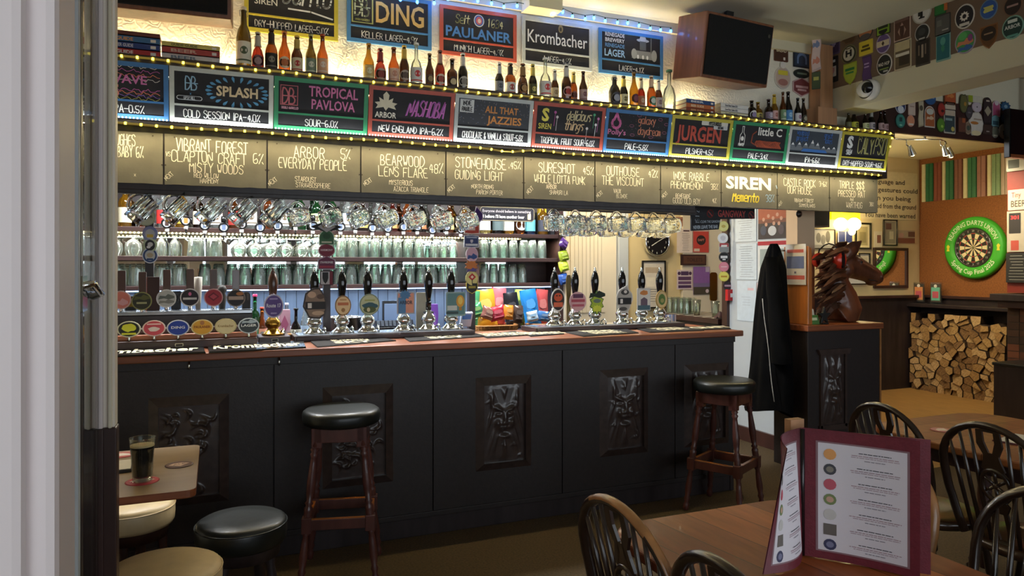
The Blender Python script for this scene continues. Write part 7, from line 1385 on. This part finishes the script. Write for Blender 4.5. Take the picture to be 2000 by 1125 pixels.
# wall lamp with two globes, yellow shade
p = onY(1655, 438, 6.3); t = thing('wall_lamp', 'wall lamp with two glowing globes under a yellow shade', 'wall lamp', p)
mat('globe_glow', 'fff0c0', emit=7, ecol='ffe09a'); mat('shade_yellow', 'f0e020', .6, emit=.9, ecol='ffe800')
for x in (1642, 1668): q_ = onY(x, 438, 6.3) - p; MB().ball(q_, (.078, .078, .078), 'globe_glow', 18, 10).ob('globe', t); lamp('globe_light', 'POINT', q_ + Vector((0, -.09, 0)), 5.5, (1, .78, .42), .07, parent=t)
q_ = onY(1664, 453, 6.3) - p; MB().ball(q_, (.04, .04, .04), 'globe_glow', 12, 8).ob('small_globe', t)
a, b = onY(1620, 432, 6.36) - p, onY(1676, 408, 6.36) - p; MB().box(a.x, b.x, .03, .06, a.z + .02, b.z + .05, 'shade_yellow').ob('shade', t, bevel=.004); MB().tube([(-.12, .0, .0), (0, .08, -.02), (.12, 0, .0)], .01, 'brass', 6).ob('arm', t)
# ceiling spotlight track
p = onZ(1790, 297, 2.86); p = Vector((6.55, 5.0, 2.868)); t = thing('spotlight_track', 'curved ceiling track with three spotlights over the darts corner', 'spotlights', p)
T_ = [onY(x, y, 5.0) - p for x, y in ((1745, 316), (1762, 305), (1780, 297), (1800, 293), (1822, 293), (1842, 296), (1860, 299))]
zt = -.10
T_ = [Vector((v.x, .08 * math.sin(i * 1.2), zt)) for i, v in enumerate(T_)]; MB().tube(T_, .008, 'steel', 6).ob('track', t); MB().lathe([(.06, 0), (.06, -.02), (.02, -.03), (.01, zt)], 'steel', 16, Matrix.Translation((T_[3].x, T_[3].y, 0))).ob('rose', t)
for i in (2, 4, 5):
    q_ = T_[i]; MB().tube([q_, q_ + Vector((0, 0, -.05)), q_ + Vector((.03, -.01, -.08))], .006, 'steel', 6).lathe([(.018, .0), (.024, -.03), (.035, -.09), (.036, -.10)], 'steel', 14, Matrix.Translation(q_ + Vector((.03, -.01, -.06))) @ Matrix.Rotation(R(-25), 4, 'Y')).ob('spot', t); MB().ball(q_ + Vector((.066, -.01, -.145)), (.026, .026, .02), 'globe_glow', 10, 6).ob('bulb', t)
    lamp('spot_beam', 'SPOT', q_ + Vector((.075, -.01, -.18)), 30, (1, .84, .56), .03, rot=(0, [-28, -35, -48][(i - 2) if i < 4 else i - 3], 0), spot=95, parent=t)
lamp('spot_uplight', 'POINT', (0, 0, -.28), 6, (1, .84, .55), .05, parent=t)
# ================================================================ bar stools
def turned(p0, p1, prof, key, n=12):
    """turned leg along p0->p1; prof = (fraction, radius)"""
    p0, p1 = Vector(p0), Vector(p1); m = MB(); m.tube([p0.lerp(p1, f) for f, r in prof], [r for f, r in prof], key, n); return m
def bar_stool():
    t = thing('bar_stool', 'x', 'bar stool', (0, 0, 0), 0, 'tall bar stools at the counter')
    MB().lathe([(.001, .735), (.172, .735), (.184, .742), (.188, .76), (.189, .785), (.184, .797), (.172, .806), (.15, .810), (.08, .812), (.001, .812)], 'leather', 32).ob('seat', t)
    top, bot = .105, .175
    prof = [(0, .019), (.05, .019), (.12, .019), (.125, .014), (.14, .021), (.155, .013), (.17, .020), (.19, .013), (.22, .015), (.34, .021), (.40, .019), (.46, .013), (.475, .020), (.49, .013), (.505, .021), (.525, .019), (.54, .019), (.64, .020), (.645, .013), (.66, .020), (.68, .013), (.72, .016), (.82, .020), (.88, .014), (.90, .020), (.93, .012), (.95, .018), (.985, .019), (1, .012)]
    cs = [(sx, sy) for sx in (-1, 1) for sy in (-1, 1)]
    for sx, sy in cs: turned((sx * top, sy * top, .735), (sx * bot, sy * bot, 0), prof, 'stool_wood').ob('leg', t)
    a = MB(); e = top + .012
    for sy in (-1, 1): a.box(-e, e, sy * e - .012, sy * e + .012, .665, .735, 'stool_wood').box(sy * e - .012, sy * e + .012, -e, e, .665, .735, 'stool_wood')
    for sx, sy in cs: a.box(sx * top - .024, sx * top + .024, sy * top - .024, sy * top + .024, .640, .735, 'stool_wood')
    a.ob('apron', t, bevel=.003)
    f = (1 - .295 / .735); q = top + (bot - top) * f; b = MB()
    for s_ in (-1, 1): b.box(-q, q, s_ * q - .011, s_ * q + .011, .262, .312, 'stool_wood').box(s_ * q - .011, s_ * q + .011, -q, q, .262, .312, 'stool_wood')
    for sx, sy in cs: b.box(sx * q - .023, sx * q + .023, sy * q - .023, sy * q + .023, .250, .325, 'stool_wood')
    b.ob('stretcher', t, bevel=.003)
    w_ = MB()
    for s_ in (-1, 1): w_.box(-q * .85, q * .85, s_ * q - .009, s_ * q + .009, .312, .3145, 'orange_wood').box(s_ * q - .009, s_ * q + .009, -q * .85, q * .85, .312, .3145, 'orange_wood')
    w_.ob('worn_footrest', t, label='footrest edges worn to bare orange wood'); return t
s0 = bar_stool(); s0.location = (.578, 3.60, 0); s0.rotation_euler = (0, 0, R(-14)); s0['label'] = 'tall wooden bar stool with black seat before the second carved panel'
dup(s0, (2.93, 3.62, 0), 28, 'tall wooden bar stool with black seat at the right end of the bar')
# low stools
def low_stool(label, loc, rz, key, r, ht, legk):
    t = thing('low_stool', label, 'stool', loc, rz, 'low round stools')
    MB().lathe([(.001, ht - .10), (r * .94, ht - .10), (r * .99, ht - .085), (r, ht - .06), (r, ht - .03), (r * .97, ht - .012), (r * .88, ht - .003), (r * .5, ht), (.001, ht)], key, 36).ob('seat', t)
    MB().tube([(r * 1.0 * math.cos(R(10 * k)), r * 1.0 * math.sin(R(10 * k)), ht - .022) for k in range(36)], .0028, key, 5, closed=True).ob('piping', t)
    MB().lathe([(r * .84, ht - .15), (r * .86, ht - .10)], legk, 24, capb=True).ob('seat_rim', t)
    for k in range(4):
        a = R(45 + 90 * k); turned((r * .68 * math.cos(a), r * .68 * math.sin(a), ht - .12), (r * .92 * math.cos(a), r * .92 * math.sin(a), 0), [(0, .022), (.1, .022), (.2, .017), (.5, .026), (.7, .02), (.8, .025), (1, .016)], legk, 10).ob('leg', t)
low_stool('low stool with shiny black round seat below the bar', (.10, 3.13, 0), 12, 'leather', .178, .48, 'black_wood')
low_stool('low stool with cream padded seat nearest the screen post', (-.165, 2.72, 0), 20, 'cream_leather', .19, .485, 'dark_wood')
low_stool('low stool with cream padded seat behind the small table', (-.33, 3.46, 0), 35, 'cream_leather', .17, .50, 'dark_wood')
# ================================================================ small table by the screen with a pint of stout
t = thing('pub_table', 'small light-topped wooden table with a pint of stout beside the screen', 'table', (-.50, 2.98, 0))
mat('table_light', '9a8468', .35, noise=(3, .12, (1, 6, 1)), coat=.3)
P = rrect(-.42, .44, -.33, .34, .03, 4)
m = MB(); n = len(P); v = [(x, y, z) for z in (.722, .75) for x, y in P]; m.add(v, [list(range(n - 1, -1, -1))] + [(i, (i + 1) % n, n + (i + 1) % n, n + i) for i in range(n)], 'bar_top').add(v, [list(range(n, 2 * n))], 'table_light'); m.ob('tabletop', t, bevel=.005)
MB().box(-.30, .24, -.05, .05, .66, .722, 'black_wood').ob('apron', t); MB().prism([(-.16, .02), (.05, .02), (.0, .12), (.06, .30), (.03, .45), (.14, .66), (-.22, .66), (-.14, .45), (-.18, .30), (-.12, .12)], -.02, .02, 'dark_wood').ob('pedestal', t, bevel=.004); MB().box(-.26, .09, -.14, .14, 0, .05, 'black_wood').ob('foot', t, bevel=.01)
TZ = .7503
def mat_disc(label, p, r, cols, txt, sq=False):
    t = thing('beer_mat', label, 'beer mat', p, rnd.uniform(-40, 40)); X = Matrix.Rotation(R(-90), 4, 'X')
    m = MB().lathe([(r, 0), (r, .0015)], cols[0], 28, capb=True, capt=True).lathe([(.001, .0018), (r * .92, .0018)], cols[1], 28)
    m.face([(-r * .75, r * .1), (r * .0, -r * .5), (r * .75, r * .1), (r * .3, r * .45), (-r * .3, r * .45)], -.0022, cols[2], X); m.font(txt, 0, -r * .1, r * .3, cols[1], y=-.0026, fit=r * .9, X=X, bold=.02); m.ob('card', t)
pp = onZ(278, 940, TZ)
mat_disc('red beer mat under the pint of stout', (pp.x, pp.y, TZ), .055, ('#a83040', '#b83848', '#d8c0b8'), '')
p = onZ(350, 908, TZ); mat_disc('dark round beer mat with pale heart on the small table', (p.x, p.y, TZ), .05, ('#4a3432', '#5a3c38', '#dcc0b4'), 'ALE')
p = onZ(238, 889, TZ); mat_disc('red and white beer mat by the papers on the small table', (p.x, p.y, TZ), .05, ('#a84848', '#b85450', '#e0d4cc'), '')
t = thing('pint_of_stout', 'pint glass of black stout on the small table', 'pint of beer', (pp.x, pp.y, TZ + .002))
MB().lathe([(.001, .006), (.031, .006), (.031, 0), (.033, .02), (.037, .09), (.042, .148), (.0425, .152), (.041, .152), (.0355, .09), (.0315, .02), (.028, .013), (.001, .012)], 'beer_glass', 28).ob('glass', t)
MB().lathe([(.001, .0135), (.028, .0135), (.031, .02), (.035, .09), (.0385, .122)], 'stout', 28).ob('stout', t); MB().lathe([(.0386, .1215), (.039, .127), (.034, .128), (.001, .1275)], 'foam', 28).ob('foam', t)
a = onZ(250, 915, TZ); t = thing('papers', 'white sheet on a dark book on the small table', 'papers', (a.x - .09, a.y + .01, TZ), 3); MB().box(-.11, .105, -.075, .075, 0, .012, '#2a2220').ob('book', t, bevel=.002); MB().box(-.108, .10, -.07, .072, .012, .0135, '#d8d4d0').box(.0, .03, .02, .04, .0135, .0138, '#a8a4a0').ob('sheet', t)
# ================================================================ foreground tables
def plank_mat(name, c1, c2, c3, ang):
    m = mat(name, c1, .48, noise=(3, .18, (14, 2, 2)), coat=.05, spec=.3); nt = m.node_tree; n, L = nt.nodes, nt.links; p = n['Principled BSDF']
    src = p.inputs['Base Color'].links[0].from_socket; tc = n.new('ShaderNodeTexCoord'); mp = n.new('ShaderNodeMapping'); mp.inputs['Rotation'].default_value = (0, 0, R(ang)); L.new(tc.outputs['Object'], mp.inputs[0])
    b = n.new('ShaderNodeTexBrick'); b.inputs['Scale'].default_value = 1; b.inputs['Brick Width'].default_value = 12.0; b.inputs['Row Height'].default_value = .118; b.inputs['Mortar Size'].default_value = .0012; b.inputs['Color1'].default_value = hexc(c2); b.inputs['Color2'].default_value = hexc(c3); b.inputs['Mortar'].default_value = hexc('2a1a12'); b.offset = .37; b.inputs['Bias'].default_value = 0
    L.new(mp.outputs[0], b.inputs['Vector']); mx = n.new('ShaderNodeMix'); mx.data_type = 'RGBA'; mx.blend_type = 'MULTIPLY'; mx.inputs[0].default_value = 1
    L.new(src, mx.inputs[6]); L.new(b.outputs[0], mx.inputs[7]); L.new(mx.outputs[2], p.inputs['Base Color'])
plank_mat('table_planks', 'b8744a', 'ffe6c6', '94684e', 82); plank_mat('table_planks_far', '946440', 'fff0dc', 'e0c0a0', 0)
def table(label, x0, x1, y0, y1, key, r=.12):
    cx, cy = (x0 + x1) / 2, (y0 + y1) / 2; t = thing('pub_table', label, 'table', (cx, cy, 0)); P = [(x - cx, y - cy) for x, y in rrect(x0, x1, y0, y1, r, 8)]
    n = len(P); v = [(x, y, z) for z in (.718, .748) for x, y in P]; MB().add(v, [list(range(n - 1, -1, -1)), list(range(n, 2 * n))] + [(i, (i + 1) % n, n + (i + 1) % n, n + i) for i in range(n)], key).ob('tabletop', t, bevel=.006)
    hx, hy = (x1 - x0) / 2 - .14, (y1 - y0) / 2 - .14
    for sx in (-1, 1):
        for sy in (-1, 1): turned((sx * hx, sy * hy, .718), (sx * hx, sy * hy, 0), [(0, .032), (.15, .032), (.16, .022), (.2, .034), (.24, .02), (.5, .034), (.75, .022), (.8, .034), (.84, .02), (1, .022)], 'dark_wood').ob('leg', t)
    a = MB()
    for sy in (-1, 1): a.box(-hx, hx, sy * hy - .012, sy * hy + .012, .63, .718, 'dark_wood')
    for sx in (-1, 1): a.box(sx * hx - .012, sx * hx + .012, -hy, hy, .63, .718, 'dark_wood')
    a.ob('apron', t)
table('near planked wooden table holding the upright menu', 1.04, 1.755, .80, 1.83, 'table_planks')
table('second wooden table with beer mat and menus beyond the chairs', 2.86, 3.70, 1.35, 2.55, 'table_planks_far', .18)
# ================================================================ wheelback chairs
def wheelback():
    t = thing('wheelback_chair', 'x', 'chair', (0, 0, 0), 0, 'wheelback chairs round the tables')
    S = []
    for k in range(32):
        a = 2 * math.pi * k / 32; x, y = .205 * math.copysign(abs(math.cos(a)) ** .8, math.cos(a)), .20 * math.copysign(abs(math.sin(a)) ** .8, math.sin(a))
        S.append((x * (1 - .10 * max(0, y) / .2), y))
    m = MB(); n = 32; v = [(x * .94, y * .94, .405) for x, y in S] + [(x, y, .422) for x, y in S] + [(x, y, .438) for x, y in S] + [(x * .90, y * .90, .444) for x, y in S] + [(x * .5, y * .5, .434) for x, y in S]
    f = [list(range(n - 1, -1, -1)), list(range(4 * n, 5 * n))]
    for j in range(4): f += [(j * n + i, j * n + (i + 1) % n, (j + 1) * n + (i + 1) % n, (j + 1) * n + i) for i in range(n)]
    m.add(v, f, 'chair_seat', True).ob('seat', t)
    legp = [(0, .014), (.12, .018), (.2, .022), (.23, .014), (.26, .023), (.3, .014), (.5, .021), (.62, .018), (.66, .024), (.70, .015), (.85, .019), (1, .013)]
    for sx in (-1, 1):
        for sy in (-1, 1): turned((sx * .13, sy * .125, .41), (sx * .195, sy * .185 + (.02 if sy > 0 else 0), 0), legp, 'chair_wood', 10).ob('leg', t)
    m = MB()
    for sx in (-1, 1): m.tube([(sx * .168, -.16, .17), (sx * .168, 0, .175), (sx * .168, .165, .17)], [.009, .014, .009], 'chair_wood', 8)
    m.tube([(-.168, 0, .175), (0, 0, .175), (.168, 0, .175)], [.009, .014, .009], 'chair_wood', 8); m.ob('stretcher', t)
    yb = lambda z: .165 + (z - .44) * .22
    hoop = [(-.165, yb(.44), .44), (-.185, yb(.52), .52), (-.203, yb(.62), .62), (-.208, yb(.70), .70)] + [(-.208 * math.cos(R(a)), yb(.72 + .185 * math.sin(R(a))), .72 + .185 * math.sin(R(a))) for a in range(10, 171, 10)] + [(.208, yb(.70), .70), (.203, yb(.62), .62), (.185, yb(.52), .52), (.165, yb(.44), .44)]
    MB().tube(hoop, .0165, 'chair_wood', 10, flat=.8).ob('hoop', t)
    for x0, x1 in ((-.125, -.165), (-.09, -.118), (-.055, -.072), (.055, .072), (.09, .118), (.125, .165)):
        zt = .72 + .185 * math.sqrt(max(0, 1 - (x1 / .208) ** 2)) - .008; MB().tube([(x0, yb(.44) - .005, .435), ((x0 + x1) / 2, yb(.65), .65), (x1, yb(zt), zt)], [.0075, .0085, .006], 'chair_wood', 7).ob('spindle', t)
    m = MB(); d = .009
    sh = lambda pts: m.add([(x, yb(z) - d / 2, z) for x, z in pts] + [(x, yb(z) + d / 2, z) for x, z in pts], [list(range(len(pts) - 1, -1, -1)), list(range(len(pts), 2 * len(pts)))] + [(i, (i + 1) % len(pts), len(pts) + (i + 1) % len(pts), len(pts) + i) for i in range(len(pts))], 'chair_wood')
    for sx in (-1, 1):
        sh([(sx * .010, .44), (sx * .030, .44), (sx * .040, .50), (sx * .030, .57), (sx * .044, .60), (sx * .030, .615), (sx * .014, .575), (sx * .020, .50)])
        sh([(sx * .028, .725), (sx * .046, .735), (sx * .034, .77), (sx * .030, .79), (sx * .050, .83), (sx * .046, .885), (sx * .022, .89), (sx * .022, .84), (sx * .008, .80), (sx * .010, .77)])
    sh([(-.016, .565), (.016, .565), (.03, .61), (-.03, .61)]); sh([(-.03, .735), (.03, .735), (.014, .80), (-.014, .80)]); sh([(-.024, .88), (.024, .88), (.022, .905), (-.022, .905)]); sh([(-.012, .44), (.012, .44), (.012, .46), (-.012, .46)])
    w = m.tube([(.056 * math.cos(R(18 * k)), yb(.672 + .062 * math.sin(R(18 * k))), .672 + .062 * math.sin(R(18 * k))) for k in range(20)], .0095, 'chair_wood', 7, closed=True)
    for k in range(6): a = R(30 + 60 * k); w.tube([(.01 * math.cos(a), yb(.672), .672 + .01 * math.sin(a)), (.052 * math.cos(a), yb(.672 + .058 * math.sin(a)), .672 + .058 * math.sin(a))], .0065, 'chair_wood', 6)
    w.ball((0, yb(.672), .672), (.015, .008, .015), 'chair_wood', 10, 6)
    m.ob('splat', t); return t
mat('chair_seat', '3a2618', .32, noise=(8, .35, (1, 1, 1)), coat=.4)
c0 = wheelback(); c0.location = (1.20, 1.59, 0); c0.rotation_euler = (0, 0, R(92)); c0['label'] = 'dark wheelback chair at the left of the near table, farther of the two'
for loc, rz, lb in (((1.205, 1.16, 0), 88, 'dark wheelback chair at the left of the near table, nearest the bottom edge'), ((1.755, 1.70, 0), -88, 'worn brown wheelback chair behind the standing menu, half hidden by it'), ((1.80, 1.20, 0), -92, 'dark wheelback chair cut off at the lower right corner'), ((2.92, 2.22, 0), 84, 'wheelback chair facing the second table, farther of the two'), ((2.95, 1.80, 0), 88, 'wheelback chair facing the second table with its carved wheel splat in full view')): dup(c0, loc, rz, lb)
# worn lighter hoop on one chair
for o in bpy.data.objects:
    if o.parent and 'half hidden' in o.parent.get('label', '') and o.name.startswith('hoop'):
        o.data = o.data.copy(); o.data.materials.clear(); o.data.materials.append(M('worn_wood')); o['label'] = 'hoop worn to pale bare wood'
    if o.parent and 'left of the near table, farther' in o.parent.get('label', '') and o.name.startswith('hoop'):
        o.data = o.data.copy(); o.data.materials.append(M('worn_wood')); zs = o.data.polygons
        for p_ in zs:
            if p_.center.z > .70 and p_.normal.z > .1: p_.material_index = 1
p = onZ(1840, 840, .7485); mat_disc('pink and white beer mat on the second table', (p.x, p.y, .7485), .05, ('#a85058', '#c08080', '#e0d0cc'), '')
t = thing('menu_sheet', 'white menus lying on the far side of the second table', 'menu', (3.25, 1.95, .7485), 12); MB().box(-.11, .11, -.15, .15, 0, .006, '#5a2a30').ob('cover', t); MB().box(-.10, .10, -.14, .14, .006, .008, '#dcd8d4').ob('sheet', t)
t = thing('menu_sheet', 'small white leaflet at the edge of the second table', 'menu', (2.98, 1.62, .7485), -20); MB().box(-.06, .06, -.09, .09, 0, .003, '#dcd4d0').ob('sheet', t)
# ================================================================ standing menu
t = thing('menu', 'maroon menu standing open in a wooden holder on the near table', 'menu', (1.414, 1.436, .7485))
mat('menu_cover', '6c2430', .5, noise=(60, .12, (1, 1, 1)), bump=(200, .1)); mat('menu_paper', 'dcd6dc', .7)
HM = .332
def leaf(dx, dy, bow, side, lab, seed):
    l = math.hypot(dx, dy); ux, uy = dx / l, dy / l; nx, ny = (uy, -ux)
    if nx * -1.4 + ny * -1.4 < 0: nx, ny = -nx, -ny
    def at(u, v, off):
        b = bow * math.sin(math.pi * u) * (1 - .4 * v if side > 0 else 1 - 2.2 * v)
        ex, ey = (dx, dy) if side > 0 else (dx + (-.05 - dx) * v, dy * (1 - v))
        return (ex * u + nx * (b + off), ey * u + ny * (b + off), .003 + HM * v - (0 if side > 0 else .05 * u * v))
    m = MB().grid(lambda u, v: at(u, v, 0), 12, 10, 'menu_cover').grid(lambda u, v: at(u, v, -.003), 12, 10, 'menu_cover'); o = m.ob('cover', t)
    a0, a1, b0, b1 = (.14, .90, .07, .90)
    g = MB().grid(lambda u, v: at(a0 - .02 + (a1 - a0 + .04) * u, b0 - .012 + (b1 - b0 + .024) * v, .0006), 12, 10, '#8a6a70').grid(lambda u, v: at(a0 + (a1 - a0) * u, b0 + (b1 - b0) * v, .0012), 12, 10, 'menu_paper')
    def q(u0, u1, v0, v1, key): g.grid(lambda u, v: at(a0 + (a1 - a0) * (u0 + (u1 - u0) * u), b0 + (b1 - b0) * (v0 + (v1 - v0) * v), .0019), 3, 1, key, sm=False)
    cols = ['#e0a060', '#4a4a50', '#c05a68', '#7a8a5a', '#c8c4c0', '#6a625c', '#3c3c5c']; r = random.Random(seed); flip = side < 0
    for k in range(7):
        v = .93 - k * .14
        cu, cv, ru, rv = (.14, v - .03, .075, .052); cu = 1 - cu if False else cu
        pts = [at(a0 + (a1 - a0) * ((1 - cu if flip else cu) + ru * math.cos(R(30 * j))), b0 + (b1 - b0) * (cv + rv * math.sin(R(30 * j))), .0022) for j in range(12)]
        if k == 5: pts = [at(a0 + (a1 - a0) * ((1 - cu if flip else cu) + ru * x_), b0 + (b1 - b0) * (cv + rv * z_), .0022) for x_, z_ in ((-1, -1), (1, -1), (1, 1), (-1, 1))]
        g.add(pts, [list(range(len(pts)))], cols[k]);
        if k in (1, 3, 6): g.add([(at(a0 + (a1 - a0) * ((1 - cu if flip else cu) + ru * .6 * math.cos(R(30 * j))), b0 + (b1 - b0) * (cv + rv * .55 * math.sin(R(30 * j))), .0026)) for j in range(12)], [list(range(12))], ['#8a8478', '#c8a08a', '#7a7a98'][k // 3])
        u0, u1 = (.0, .62) if flip else (.34, .96)
        for j, (dv, wd, key) in enumerate(((.035, .66, '#3c3a44'), (.012, .96, '#a88a94'), (-.004, .90, '#b09aa4'), (-.030, .4, '#8a8690'))):
            c_ = (u0 + u1) / 2; h_ = (u1 - u0) / 2 * wd * r.uniform(.85, 1); x = c_ - h_
            while x < c_ + h_:
                s_ = r.uniform(.02, .07); q(x, min(x + s_, c_ + h_), v - .03 + dv, v - .03 + dv + .007, key); x += s_ + .008
    g.ob('page', o); return o
leaf(.148, -.222, -.012, 1, 'right', 3); leaf(-.178, -.055, .03, -1, 'left', 4)
# second page leaf peeping out behind the right cover
X = Matrix.Rotation(math.atan2(-.190, .172), 4, 'Z'); MB().box(0, .29, .004, .008, .003, HM, 'menu_cover', X).ob('back_cover', t)
MB().tube([(0, 0, .003), (0, 0, HM)], .006, '!1c1416', 6).ob('spine', t)
MB().box(.004, .05, .045, .068, 0, .345, 'pale_wood').box(-.01, .08, .02, .10, 0, .02, 'pale_wood').ob('holder', t)
